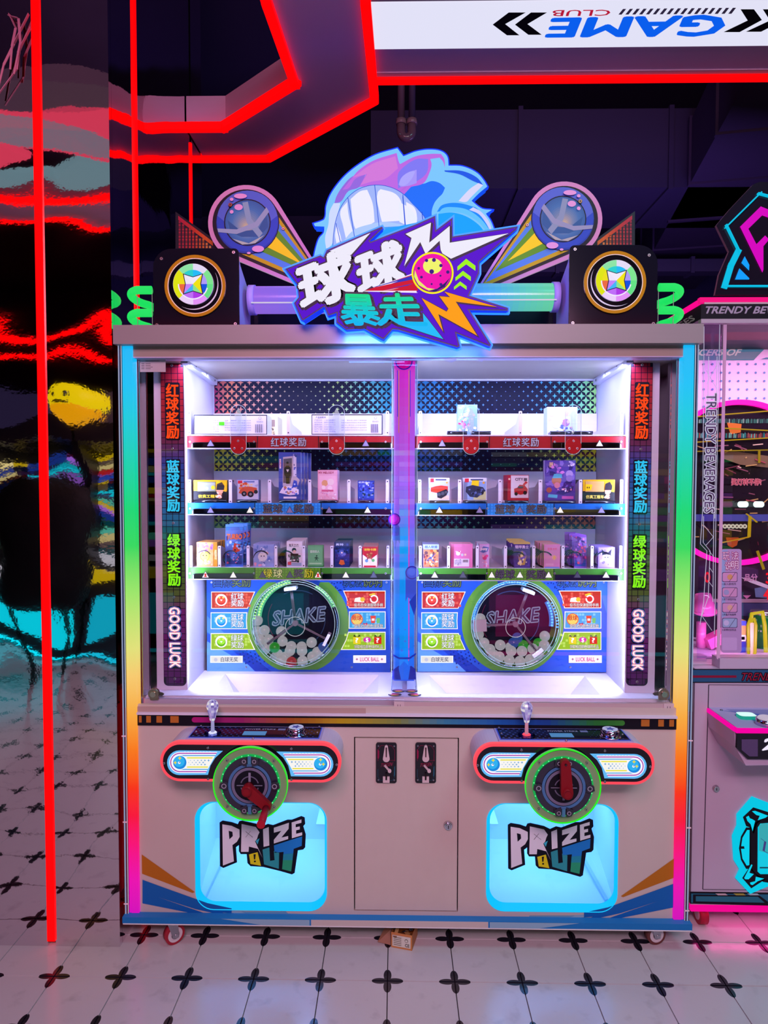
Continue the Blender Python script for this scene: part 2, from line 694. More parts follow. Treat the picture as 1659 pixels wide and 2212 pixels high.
for j in range(-38, 24):
    for i in range(-28, 28):
        if ix0 <= i < ix1 and iy0 <= j < iy1:
            continue
        x0, y0 = TX0+i*TILE_X+gapx, TY0+j*TILE_Y+gapy
        x1, y1 = x0+TILE_X-2*gapx, y0+TILE_Y-2*gapy
        if x0 < -6 or x1 > 6 or y0 < -8 or y1 > 5:
            continue
        rest.poly([(x0, y0, 0), (x1, y0, 0), (x1, y1, 0), (x0, y1, 0)], 'ffffff', 'tile')
rest.build('tile', floor, kind='stuff')

wl = lambda n, *a: MB().box(*a, '2a2240', 'dusk').build(n, None, kind='structure')
wl('wall_back', -6, 6, 5, 5.1, 0, 4.4)
wl('wall_front', -6, 6, -8.1, -8, 0, 4.4)
wl('wall_left', -6.1, -6, -8, 5, 0, 4.4)
wl('wall_right', 6, 6.1, -8, 5, 0, 4.4)
wl('ceiling', -6, 6, -8, 5, 4.4, 4.5)

# open ceiling: ducts, beams, hanging pipe
def duct(name, label, p0, p1, w, h, col, cat='duct'):
    m = MB()
    m.bar(p0, p1, w, h, col, 'matte')
    t = thing(name, label, cat, p0)
    m.build('duct_body', t)
    a, b = Vector(p0), Vector(p1)
    for i in range(1, 6):
        c = a.lerp(b, i/6)
        d = (b-a).normalized()*0.015
        MB().bar(c-d, c+d, w+0.03, h+0.03, col, 'matte').build('duct_flange', t)
    return t


duct('ceiling_duct', 'wide dark ventilation duct across the open ceiling, right of the hanging pipe', (-0.2, 2.6, 3.75), (5.6, 2.6, 3.75), 0.7, 0.5, '241a34')
duct('ceiling_duct', 'dark duct running towards the viewer above the beverage machine', (1.9, 0.9, 3.7), (2.6, 4.6, 3.7), 0.6, 0.4, '2a1c34')
duct('ceiling_beam', 'slim dark cable tray crossing behind the hanging pipe', (-0.9, 3.4, 3.35), (5.6, 3.4, 3.35), 0.12, 0.1, '2a2038', 'beam')
m = MB()
p = at(877, 190, 1.25)
x, y = p.x, 1.25
zt, zb = at(877, 130, y).z, at(877, 300, y).z
pipe = thing('hanging_pipe', 'dark drain pipe with a U-shaped trap hanging above the round marquee', 'pipe', (x, y, zb))
m.tube([(x-0.024, y, 4.4), (x-0.024, y, zb+0.06)], 0.018, 12, '4a3448', 'matte')
m.tube([(x+0.03, y, zb+0.06), (x+0.034, y, 4.4)], 0.017, 12, '302440', 'matte')
m.build('pipe_run', pipe)
m = MB()
m.tube([(x-0.024, y, zb+0.075)]+[(x+0.003+0.027*cos(t), y, zb+0.035+0.03*sin(t)) for t in [radians(a) for a in range(180, 361, 15)]]+[(x+0.03, y, zb+0.075)], 0.022, 12, '705064', 'gloss')
for q in (-0.024, 0.03):
    m.cyl((x+q, y, zb+0.07), (x+q, y, zb+0.095), 0.027, None, 14, '8a6878', 'gloss')
m.build('pipe_trap', pipe)

# ------------------------------------------------------------------ light ribbon on the ceiling
ZR = 3.15


def rp(px, py):
    q = atz(px, py, ZR)
    return (q.x, q.y)


outer = [(PX+0.004, 1.05), (-0.657, 1.05), (-0.1406, 0.57), (-0.152, 0.02), (-0.152, -0.9), (-1.2, -1.9), (-2.6, -1.9)]
inner = [(PX+0.004, 0.802), (-0.79, 0.802), (-0.4146, 0.464), (-0.4396, 0.01), (-0.4396, -0.78), (-1.32, -1.62), (-2.6, -1.62)]
rib = thing('ceiling_ribbon', 'angular purple ceiling trim band edged with red light strips, left of the lightbox', 'ceiling trim', (-0.5, 0.6, ZR))
m = MB()
for i in range(len(outer)-1):
    a, b, c, d = outer[i], outer[i+1], inner[i+1], inner[i]
    m.prism([(*a, ZR), (*b, ZR), (*c, ZR), (*d, ZR)], (0, 0, 0.14), 'cf98bc', 'paint')
m.build('soffit', rib)


def strip_along(path, off, w=0.034, h=0.032, z=ZR-0.02):
    mm = MB()
    for i in range(len(path)-1):
        a, b = Vector((*path[i], z+h/2)), Vector((*path[i+1], z+h/2))
        d = (b-a).normalized()
        s = Vector((d.y, -d.x, 0))*off
        mm.bar(a+s-d*0.012, b+s+d*0.012, w, h, 'ff0204', 'red')
    return mm


attr_mat('red', 0.4, emit=1.3, spec=0.1)
strip_along(outer, -0.017).build('light_strip', rib)
strip_along(inner, 0.017).build('light_strip', rib)

box_ = thing('ceiling_lightbox', 'white ceiling lightbox with blue GAME lettering, framed by a red-edged beam', 'lightbox', (0.9, 0.2, ZR))
m = MB()
m.box(-0.125, 3.4, 0.262, 0.425, ZR, ZR+0.16, 'cf98bc', 'paint')
m.box(-0.125, 3.4, 0.40, 0.425, ZR-0.004, ZR, 'c0a4b4', 'paint')
m.box(-0.125, 3.4, -0.30, 0.022, ZR, ZR+0.16, '7d5a74', 'paint')
m.build('beam', box_)
m = MB()
m.box(-0.125, 3.4, 0.425, 0.462, ZR-0.015, ZR+0.015, 'ff0204', 'red')
m.build('light_strip', box_)
m = MB()
m.box(-0.120, 3.4, 0.0235, 0.2605, ZR-0.003, ZR+0.1, 'e6e6fa', 'lit')
lp = m.build('light_panel', box_)


def cq(tl, tr, br, bl, z):
    P = [atz(*p, z) for p in (tl, tr, br, bl)]
    return lambda u, v: (P[3]*(1-u)+P[2]*u)*(1-v)+(P[0]*(1-u)+P[1]*u)*v


def cpoly(mm, pts, z, col, mat):
    P = [atz(x, y, z) for x, y in pts]
    nv = Vector((0, 0, 0))
    for i in range(len(P)):
        nv += P[i].cross(P[(i+1) % len(P)])
    if nv.z > 0:
        P.reverse()
    mm.poly(P, col, mat)


z = ZR-0.0045
m = MB()
m.text('GAME', cq((1552, 77), (1180, 80), (1196, 40), (1572, 33), z), '0a60f0', 'lit', 0.035)
m.text('CLUB', cq((1316, 34), (1191, 35), (1195, 22), (1320, 21), z), 'b81838', 'lit', 0.01)
g = zm(1020, 0, 639)
for P in ([(115, 138), (205, 70), (300, 70), (185, 135), (265, 198), (195, 198)], [(240, 138), (330, 70), (420, 70), (310, 135), (390, 195), (315, 195)],
          [(1505, 52), (1580, 52), (1625, 112), (1500, 180), (1410, 180), (1545, 115)], [(1630, 52), (1705, 52), (1750, 112), (1620, 178), (1535, 178), (1670, 115)]):
    cpoly(m, g(P), z, '120c14', 'print')
for i in range(17):
    x0 = 820+i*38.5
    cpoly(m, g([(x0, 82-i*.3), (x0+18, 82-i*.3), (x0+44, 50-i*.4), (x0+26, 50-i*.4)]), z, '77738c', 'print')
m.build('lettering', lp)

# ------------------------------------------------------------------ mirrored pillar
pil = thing('mirror_pillar', 'tall pillar clad in rippled mirror panels with red vertical light strips', 'pillar', (PX-0.4, 0.5, 0))
xs_l = at(88, 900, MY).x
xs_l = -1.2015
HW = 0.0135
m = MB().box(-2.4, xs_l-HW, MY, MY+0.02, 0, 4.38, 'ffffff', 'mirror')
m.build('mirror_panel', pil)
m = MB().box(xs_l+HW, PX, MY, MY+0.02, 0, 4.38, 'ffffff', 'mirror')
m.build('mirror_panel', pil)
sx = [at(291, 300, 0).x]
# side strips: depth from the pixel column on the plane x=PX
def ys(px):
    d = ray(px, 300)
    return CAM.y+d.y*(PX-CAM.x)/d.x


y1, y2 = ys(291), ys(411)
w_ = 0.013
for a, b in ((MY+0.021, y1-w_), (y1+w_, y2-w_), (y2+w_, 1.05)):
    MB().box(PX-0.02, PX, a, b, 0, 4.38, 'ffffff', 'mirror').build('mirror_panel', pil)
MB().box(-2.4, PX-0.021, MY+0.021, 1.05, 0, 4.38, '0a0810', 'matte').build('pillar_core', pil)
MB().box(xs_l-HW, xs_l+HW, MY-0.006, MY+0.02, 0.02, 4.38, 'ff0204', 'red').build('light_strip', pil)
MB().box(PX-0.02, PX+0.006, y1-w_, y1+w_, 0.02, 4.38, 'ff0204', 'red').build('light_strip', pil)
MB().box(PX-0.02, PX+0.006, y2-w_*.6, y2+w_*.6, 0.02, 3.12, 'ff0204', 'red').build('light_strip', pil)

# shredded plastic film hanging high on the pillar
m = MB()
for pts in ([(20, 30), (34, 60), (26, 100), (22, 150)], [(62, 30), (30, 95), (8, 140), (-6, 200)], [(66, 60), (40, 110), (36, 150), (-8, 210)], [(18, 34), (40, 40), (44, 90), (30, 160)]):
    pp = [at(x, y, MY-0.012-0.004*i) for i, (x, y) in enumerate(pts)]
    for i in range(3):
        m.bar(pp[i], pp[i+1], 0.010-0.002*i, 0.002, 'c07890', 'matte')
m.build('plastic_scrap', None, 'torn strips of plastic film hanging at the top left of the mirrored pillar', 'film')

# ------------------------------------------------------------------ hall behind the viewer (seen only in the mirrors)
def mirror_pt(px, py, Yv):
    q = at(px, py, Yv)
    return Vector((q.x, 2*MY-Yv, q.z))


pan = thing('ceiling_panel', 'salmon and teal lit ceiling panels above the hall, seen in the pillar mirror', 'ceiling light', (-1.5, -1.2, 3.15))


def mpanel(pts, col, mat):
    P = [atz(x, y, 3.15) for x, y in pts]
    P = [Vector((q.x, 2*MY-q.y, q.z)) for q in P]
    mm = MB()
    mm.prism(P, (0, 0, 0.05), col, mat)
    mm.build('lit_panel', pan)


mpanel([(-120, 178), (-120, 232), (75, 232), (240, 240), (240, 190), (100, 170)], '5a3a50', 'glow')
mpanel([(-120, 232), (-120, 400), (60, 343), (-10, 300), (240, 345), (240, 240), (160, 222), (75, 232)], 'e0405c', 'lit')
mpanel([(-120, 250), (-120, 285), (240, 335), (240, 290), (90, 250), (-60, 236)], '4a7884', 'lit')
mpanel([(-120, 400), (-60, 415), (240, 412), (240, 345), (180, 350), (130, 410), (60, 415), (0, 390)], '6a8a90', 'lit')

rb2 = thing('ceiling_ribbon', 'second red-edged ceiling trim far behind the viewer, seen only in the mirror', 'ceiling trim', (0, -5, 3.15))
MB().box(-5.5, 5.5, -5.2, -4.9, 3.15, 3.25, '5a3a50', 'paint').build('soffit', rb2)
MB().box(-5.5, 5.5, -4.9, -4.83, 3.13, 3.2, 'ff0204', 'red').build('light_strip', rb2)
MB().box(-5.5, 5.5, -6.0, -5.9, 3.13, 3.2, 'ff0204', 'red').build('light_strip', rb2)


def arcade(x, y, w, cols, label, seed, doorcol='08d0e0'):
    r = random.Random(seed)
    t = thing('arcade_cabinet', label, 'arcade machine', (x, y, 0), 'machines opposite, behind the viewer')
    m = MB()
    m.box(x-w/2, x+w/2, y-0.7, y, 0.06, 0.8, '2c2634', 'paint')
    m.box(x-w/2, x+w/2, y-0.7, y-0.55, 0.8, 2.0, '1c1828', 'paint')
    m.box(x-w/2, x+w/2, y-0.7, y+0.04, 1.95, 2.12, '302838', 'paint')
    for s in (-1, 1):
        m.box(x+s*w/2-0.03, x+s*w/2+0.03, y-0.7, y, 0.8, 1.95, '282230', 'paint')
    m.build('cabinet_body', t)
    m = MB()
    n = 26
    zz = 0.84
    for i in range(n):
        h = r.uniform(0.025, 0.085)
        if zz+h > 1.93:
            break
        k = r.randint(1, 4)
        xa = x-w/2+0.04
        for q in range(k):
            xb = xa+(w-0.08)/k
            m.box(xa, xb-0.01, y-0.5+r.uniform(0, .15), y-0.3, zz, zz+h*0.8, r.choice(cols), r.choice(['lit', 'glow', 'glow', 'print', 'print']))
            xa = xb
        zz += h
    m.build('lit_display', t)
    m = MB()
    m.box(x-w/2+0.08, x+w/2-0.08, y+0.001, y+0.012, 0.2, 0.58, doorcol, 'lit')
    m.box(x-w/2, x+w/2, y+0.001, y+0.02, 0.03, 0.06, doorcol, 'led')
    m.build('door_light', t)
    m = MB()
    m.box(x-w/2+0.05, x+w/2-0.05, y+0.001, y+0.2, 0.74, 0.82, r.choice(cols), 'glow')
    m.build('control_shelf', t)
    m = MB()
    m.box(x-w/2+0.06, x+w/2-0.06, y-0.1, y+0.06, 2.13, 2.4, r.choice(['3c2840', '302848', '48303c', '2c3a50']), 'glow')
    m.build('marquee', t)
    return t


P1 = ['f0d010', '10c8d8', 'd02020', 'e8e8f0', '9a60d0', '60e0c0', 'f0e090', '2040a0']
P2 = ['f0c020', 'a06030', '40a0b0', 'ffffff', 'e05070', '20c0d0', '304080']
P3 = ['ff40b0', 'c060ff', 'ffd020', '30c0ff', 'f0f0ff', '40f080']
for k, (x, w) in enumerate(((-4.6, 1.1), (-3.45, 1.0), (-2.45, 0.9), (-1.35, 1.1), (0.0, 1.3), (1.4, 1.2), (2.7, 1.2), (4.0, 1.2))):
    arcade(x, -3.9, w, (P2, P1, P1, P2, P3, P1, P3, P2)[k],
           ('leftmost', 'second', 'third', 'fourth', 'fifth', 'sixth', 'seventh', 'eighth')[k]+' of the lit arcade machines facing this one, seen in the mirror', 40+k,
           ('08c0d8', '08e0f0', '10b0c8', '08c0d8', '4060ff', 'ff20a0', '08c0d8', '08c0d8')[k])
# round yellow sign above the machine opposite
c = mirror_pt(157, 868, 2.9)
m = MB()
m.sphere(c, 0.25, 24, 14, 'f4d808', 'lit', 0.62)
m.sphere(c+Vector((0, 0.02, -0.10)), 0.215, 24, 14, 'f0a808', 'lit', 0.5)
yb = m.build('yellow_balloon', None, 'round yellow balloon figure floating over the machines opposite', 'balloon')
m = MB()
for s in (-1, 1):
    m.sphere(c+Vector((s*0.08, 0.24, 0.03)), 0.026, 12, 8, '101010', 'gloss')
m.box(c.x-0.09, c.x+0.09, c.y+0.21, c.y+0.25, c.z-0.06, c.z-0.035, '301010', 'matte')
m.build('face_print', yb)
# added black shape for the dark silhouette seen in the mirror
c = mirror_pt(80, 1030, 3.15)
m = MB()
zt = c.z
prev = None
for i, (zz, hw) in enumerate(((0.58, .20), (.66, .30), (1.0, .38), (1.3, .42), (zt-.1, .34), (zt, .16))):
    ringp = [(c.x+hw*cos(2*pi*k/18), c.y+0.5*hw*sin(2*pi*k/18), zz) for k in range(18)]
    n = m.add(ringp)
    if prev is not None:
        for k in range(18):
            k2 = (k+1) % 18
            m.face((prev+k, prev+k2, n+k2, n+k), '06060a', 'matte', True)
    prev = n
for lx in (-.18, .15):
    m.box(c.x+lx, c.x+lx+.03, c.y-0.02, c.y+0.02, 0, 0.6, '06060a', 'matte')
m.build('dark_silhouette', None, 'black rounded stand-in for a dark silhouette, reflected in the lower left of the pillar', 'silhouette')

# ================================================================== THE PRIZE MACHINE
def Zp(py, Y, px=876):
    return at(px, py, Y).z


def wr(px0, px1, py0, py1, Y):
    ym = (py0+py1)/2
    return (at(px0, ym, Y).x, at(px1, ym, Y).x, at((px0+px1)/2, py1, Y).z, at((px0+px1)/2, py0, Y).z)


def wrr(x0, x1, z0, z1, r, Y, n=6):
    if not isinstance(r, (list, tuple)):
        r = [r]*4
    P = []
    for (cx, cz, a, rr) in ((x0+r[0], z1-r[0], 180, r[0]), (x1-r[1], z1-r[1], 90, r[1]), (x1-r[2], z0+r[2], 0, r[2]), (x0+r[3], z0+r[3], 270, r[3])):
        for i in range(n+1):
            t = radians(a-90*i/n)
            P.append(Vector((cx+rr*cos(t), Y, cz+rr*sin(t))))
    return P


def rq(x0, x1, z0, z1, Y, rot=0, sh=0.0):
    if rot == 0:
        return lambda u, v: Vector((x0+(x1-x0)*(u+sh*v), Y, z0+(z1-z0)*v))
    return lambda u, v: Vector((x0+(x1-x0)*v, Y, z1-(z1-z0)*u))


def offset(pts, d):
    """push a closed outline (pixels or xz pairs) outwards by d"""
    n = len(pts)
    A = sum(pts[i][0]*pts[(i+1) % n][1]-pts[(i+1) % n][0]*pts[i][1] for i in range(n))
    sg = 1 if A > 0 else -1
    out = []
    for i in range(n):
        x0, y0 = pts[i-1]
        x1, y1 = pts[i]
        x2, y2 = pts[(i+1) % n]
        ax, ay = x1-x0, y1-y0
        bx, by = x2-x1, y2-y1
        la, lb = hypot(ax, ay) or 1, hypot(bx, by) or 1
        nx, ny = (ay/la+by/lb), (-ax/la-bx/lb)
        l = hypot(nx, ny) or 1
        nx, ny = nx/l, ny/l
        c = max(0.45, l/2)
        out.append((x1+sg*nx*d/c, y1+sg*ny*d/c))
    return out


def cut_plate(outer_, holes, Y, t, col, mat):
    """flat plate with holes, outlines are lists of (x, z)"""
    cu = bpy.data.curves.new('c', 'CURVE')
    cu.dimensions = '2D'
    cu.fill_mode = 'BOTH'
    for P in [outer_]+holes:
        sp = cu.splines.new('POLY')
        sp.points.add(len(P)-1)
        for i, (x, z) in enumerate(P):
            sp.points[i].co = (x, z, 0, 1)
        sp.use_cyclic_u = True
    ob = bpy.data.objects.new('c', cu)
    me = ob.to_mesh()
    m = MB()
    n = m.add([(v.co.x, Y, v.co.y) for v in me.vertices])
    for p in me.polygons:
        idx = [n+i for i in p.vertices]
        a, b, c = [Vector(m.v[i]) for i in idx[:3]]
        if (b-a).cross(c-a).y > 0:
            idx.reverse()
        m.face(idx, col, mat)
    ob.to_mesh_clear()
    bpy.data.objects.remove(ob)
    bpy.data.curves.remove(cu)
    for P in [outer_]+holes:
        k = len(P)
        n = m.add([(x, Y, z) for x, z in P])
        m.add([(x, Y+t, z) for x, z in P])
        for i in range(k):
            j = (i+1) % k
            m.face((n+i, n+j, n+k+j, n+k+i), col, mat)
    return m


def screw(mb, x, y, z, r=0.0055, col='c8c0c4'):
    mb.cyl((x, y-0.003, z), (x, y, z), r*0.8, r, 10, col, 'metal')
    mb.disc((x, 0, z), r*0.4, y-0.0035, '403840', 'matte', 6)


BODY = 'cdbfb6'
pm = thing('prize_machine', 'large double prize vending machine with ball drums, crank wheels and rainbow side lights', 'arcade machine', (0, 0, 0))
ZB = Zp(2005, -0.02)+.011
ZS = Zp(1978, -0.02)-.011
ZT = Zp(1545, 0)
XI = 0.905            # half width of the front panel between the side lights
XO = 0.953

# ---- lower cabinet
hatch = []
for dx, dy in ((0, 0), (628.5, 3)):
    x0, x1, z0, z1 = wr(422+dx, 706+dx, 1733+dy, 1966+dy, 0)
    hatch.append((x0, x1, z0, z1))
dr = wr(766, 989, 1594, 1967, 0)
holes = [[(p.x, p.z) for p in wrr(*h, 0.062, 0)] for h in hatch]
holes.append([(dr[0]-.002, dr[2]-.002), (dr[1]+.002, dr[2]-.002), (dr[1]+.002, dr[3]+.002), (dr[0]-.002, dr[3]+.002)])
front = cut_plate([(-XI, ZB+.004), (XI, ZB+.004), (XI, ZT+0.03), (-XI, ZT+0.03)], holes, 0.0, 0.012, BODY, 'paint')
front.box(-XI, XI, 0.86, 0.88, ZB, 2.0, BODY, 'paint')
front.box(-XI, XI, 0.012, 0.86, ZB, ZB+0.02, BODY, 'paint')
for s in (-1, 1):
    front.box(s*XI, s*(XI-0.015), 0.06, 0.86, ZB+.02, ZT+.03, BODY, 'paint')
body = front.build('cabinet_body', pm)

m = MB()
m.box(-XO-0.002, XO+0.006, -0.03, 0.012, ZB, ZS, '1f7ac0', 'print', {4: '2a84c8'})
# paler print between the two blue corners
m.box(-0.315, 0.28, -0.0308, -0.03, ZB+.0005, ZS-.0005, 'c9bfb8', 'print')
a, b = -0.32, 0.285
for q, s in ((a, -1), (b, 1)):
    m.poly([(q, -0.0312, ZS-.0005), (q, -0.0312, ZB+.0005), (q+s*0.16, -0.0312, ZB+.0005), (q+s*.30, -0.0312, ZS-.0005)][::(1 if s > 0 else -1)], '8fb6cc', 'print')
m.box(-XO, XO+.004, -0.03, 0.012, ZB-0.004, ZB, 'e6e6e6', 'print')
m.build('base_rail', pm)

# printed flashes in the lower corners
m = MB()
G = zm(240, 1500, 540)


def flash(mm, fn):
    mm.flat(fn(G([(203, 1062), (556, 1312), (540, 1318), (205, 1190)])), -0.0012, 'b8701c', 'print')
    mm.flat(fn(G([(208, 1230), (400, 1300), (640, 1385), (800, 1420), (800, 1452), (740, 1448), (900, 1500), (560, 1425), (310, 1345), (740, 1493), (208, 1387)])), -0.0014, '1766b4', 'print')
    mm.flat(fn(G([(860, 1440), (1160, 1440), (1220, 1500), (1180, 1487), (1190, 1510), (940, 1470)])), -0.0015, '6fa4c0', 'print')
    mm.flat(fn(G([(740, 1430), (900, 1440), (1345, 1460), (1345, 1520), (900, 1500), (870, 1468)])), -0.0008, '94b8c8', 'print')


flash(m, lambda P: P)
m.build('corner_flash', body)
m = MB()
flash(m, lambda P: [(2*881-x+ (y-1900)*0.0, y+9) for x, y in P])
m.build('corner_flash', body)

# ---- black rainbow band
zb0, zb1 = Zp(1571, -0.002), Zp(1546, -0.002)
m = MB()
m.box(-XI, XI, -0.004, -0.0005, zb0, zb1, '15101c', 'print')
stops = [(417, 'b01878'), (520, 'a02c70'), (620, 'b06030'), (740, 'b8a018'), (860, '80904a'), (960, '3a86a8'), (1080, '2060b0'), (1180, '204898'), (1280, '30803c'), (1350, '3c8c34')]


def grad(st, x):
    for i in range(len(st)-1):
        if x <= st[i+1][0]:
            t = (x-st[i][0])/(st[i+1][0]-st[i][0])
            a_, b_ = lin(st[i][1]), lin(st[i+1][1])
            return tuple(a_[k]*(1-t)+b_[k]*t for k in range(3))
    return lin(st[-1][1])


za, zc = Zp(1564, -0.004), Zp(1552.5, -0.004)
N = 60
for i in range(N):
    x0, x1 = 420+(1344-420)*i/N, 420+(1344-420)*(i+1)/N
    a, b = at(x0, 1558, -.0045).x, at(x1, 1558, -.0045).x
    m.poly([(a, -.0045, za), (b, -.0045, za), (b, -.0045, zc), (a, -.0045, zc)], grad(stops, (x0+x1)/2), 'print')
for px_, cc in ((420, stops[0][1]), (1344, stops[-1][1])):
    c = at(px_, 1558, -.0045)
    m.disc((c.x, 0, (za+zc)/2), (zc-za)/2, -.0046, cc, 'print', 16)
for x0, x1 in ((300, 306), (316, 326), (338, 350), (368, 386), (1385, 1403), (1422, 1434), (1446, 1456)):
    a, b = at(x0, 1558, -.0045).x, at(x1, 1558, -.0045).x
    m.box(a, b, -.0048, -.004, Zp(1565, -.004), Zp(1550.5, -.004), 'b8702c', 'print')
m.build('rainbow_band', body)

# ---- centre door with lock and coin slots
m = MB()
m.prism([(dr[0]+.002, -.001, dr[2]+.002), (dr[1]-.002, -.001, dr[2]+.002), (dr[1]-.002, -.001, dr[3]-.002), (dr[0]+.002, -.001, dr[3]-.002)], (0, .012, 0), BODY, 'paint')
door = m.build('cabinet_door', pm)
c = at(968, 1783, -0.001)
m = MB()
m.cyl((c.x, -0.009, c.z), (c.x, -0.001, c.z), 0.012, 0.0165, 24, 'd8d8e0', 'chrome')
m.cyl((c.x, -0.013, c.z), (c.x, -0.008, c.z), 0.009, 0.010, 20, 'c0c0c8', 'chrome')
m.box(c.x-.0012, c.x+.0012, -.0136, -.0129, c.z-.006, c.z+.005, '101010', 'matte')
m.build('door_lock', door)
for k, px0 in enumerate((812, 897)):
    x0, x1, z0, z1 = wr(px0, px0+45, 1604, 1691, -0.004)
    m = MB()
    m.prism(wrr(x0, x1, z0, z1, 0.008, -0.006), (0, 0.005, 0), '16101c', 'gloss')
    w, h = x1-x0, z1-z0
    U = lambda u, v, Y=-.0068: Vector((x0+w*u, Y, z0+h*v))
    for sgn in (0, 1):
        f = (lambda u: u) if sgn == 0 else (lambda u: 1-u)
        c1 = 'a02050'
        for (u0, v0), (u1, v1) in (((f(.1), .55), (f(.1), .82)), ((f(.1), .82), (f(.24), .93)), ((f(.24), .93), (f(.40), .93))):
            m.bar(U(u0, v0), U(u1, v1), .0009, .0006, c1, 'print')
        c1 = '2a6478'
        for (u0, v0), (u1, v1) in (((f(.1), .35), (f(.1), .15)), ((f(.1), .15), (f(.2), .07)), ((f(.2), .07), (f(.36), .07))):
            m.bar(U(u0, v0), U(u1, v1), .0009, .0006, c1, 'print')
    m.poly([U(.08, .62), U(.13, .6), U(.16, .66), U(.16, .8), U(.08, .84)], '901c48', 'print')
    m.poly([U(.86, .16), U(.92, .2), U(.92, .44), U(.88, .4)], '2a6478', 'print')
    m.text('TOKEN', lambda u, v: U(.2+.56*(u+.12*v), .40+.09*v+.03*u), '8a2a48', 'print', .02)
    m.text('INSERT', lambda u, v: U(.68+.26*u, .555+.022*v), '8a2a48', 'print', 0)
    for u, v in ((.12, .92), (.88, .92), (.12, .08), (.88, .08)):
        q = U(u, v)
        screw(m, q.x, -.006, q.z, .003)
    cs = m.build('coin_slot', door)
    m = MB()
    P = [U(.5+.165*cos(radians(a)), .62+.165*w/h*1.0*sin(radians(a)), -.012) for a in range(180, 361, 20)]+[U(.57, .93, -.012), U(.5, .955, -.012), U(.43, .93, -.012)]
    m.prism(P, (0, .006, 0), 'd6c2c4', 'gloss')
    m.prism([U(.475, .66, -.0128), U(.525, .66, -.0128), U(.535, .9, -.0128), U(.465, .9, -.0128)], (0, .0008, 0), '3a2028', 'matte')
    m.build('coin_chute', cs)
    m = MB()
    a, b = U(.42, .47, -.014), U(.66, .33, -.014)
    m.bar(a, b, .0065, .006, 'cdb4b8', 'gloss')
    m.cyl(b+Vector((0, -.004, 0)), b+Vector((0, .006, 0)), .006, .006, 16, 'd8c0c2', 'gloss')
    m.build('reject_lever', cs)
    m = MB()
    m.prism([U(.34, .02, -.011), U(.66, .02, -.011), U(.66, .17, -.011), U(.34, .17, -.011)], (0, .005, 0), 'd6c2c4', 'gloss')
    m.prism([U(.46, .09, -.0118), U(.54, .09, -.0118), U(.54, .26, -.0118), U(.46, .26, -.0118)], (0, .0008, 0), '1a1014', 'matte')
    m.build('return_cup', cs)

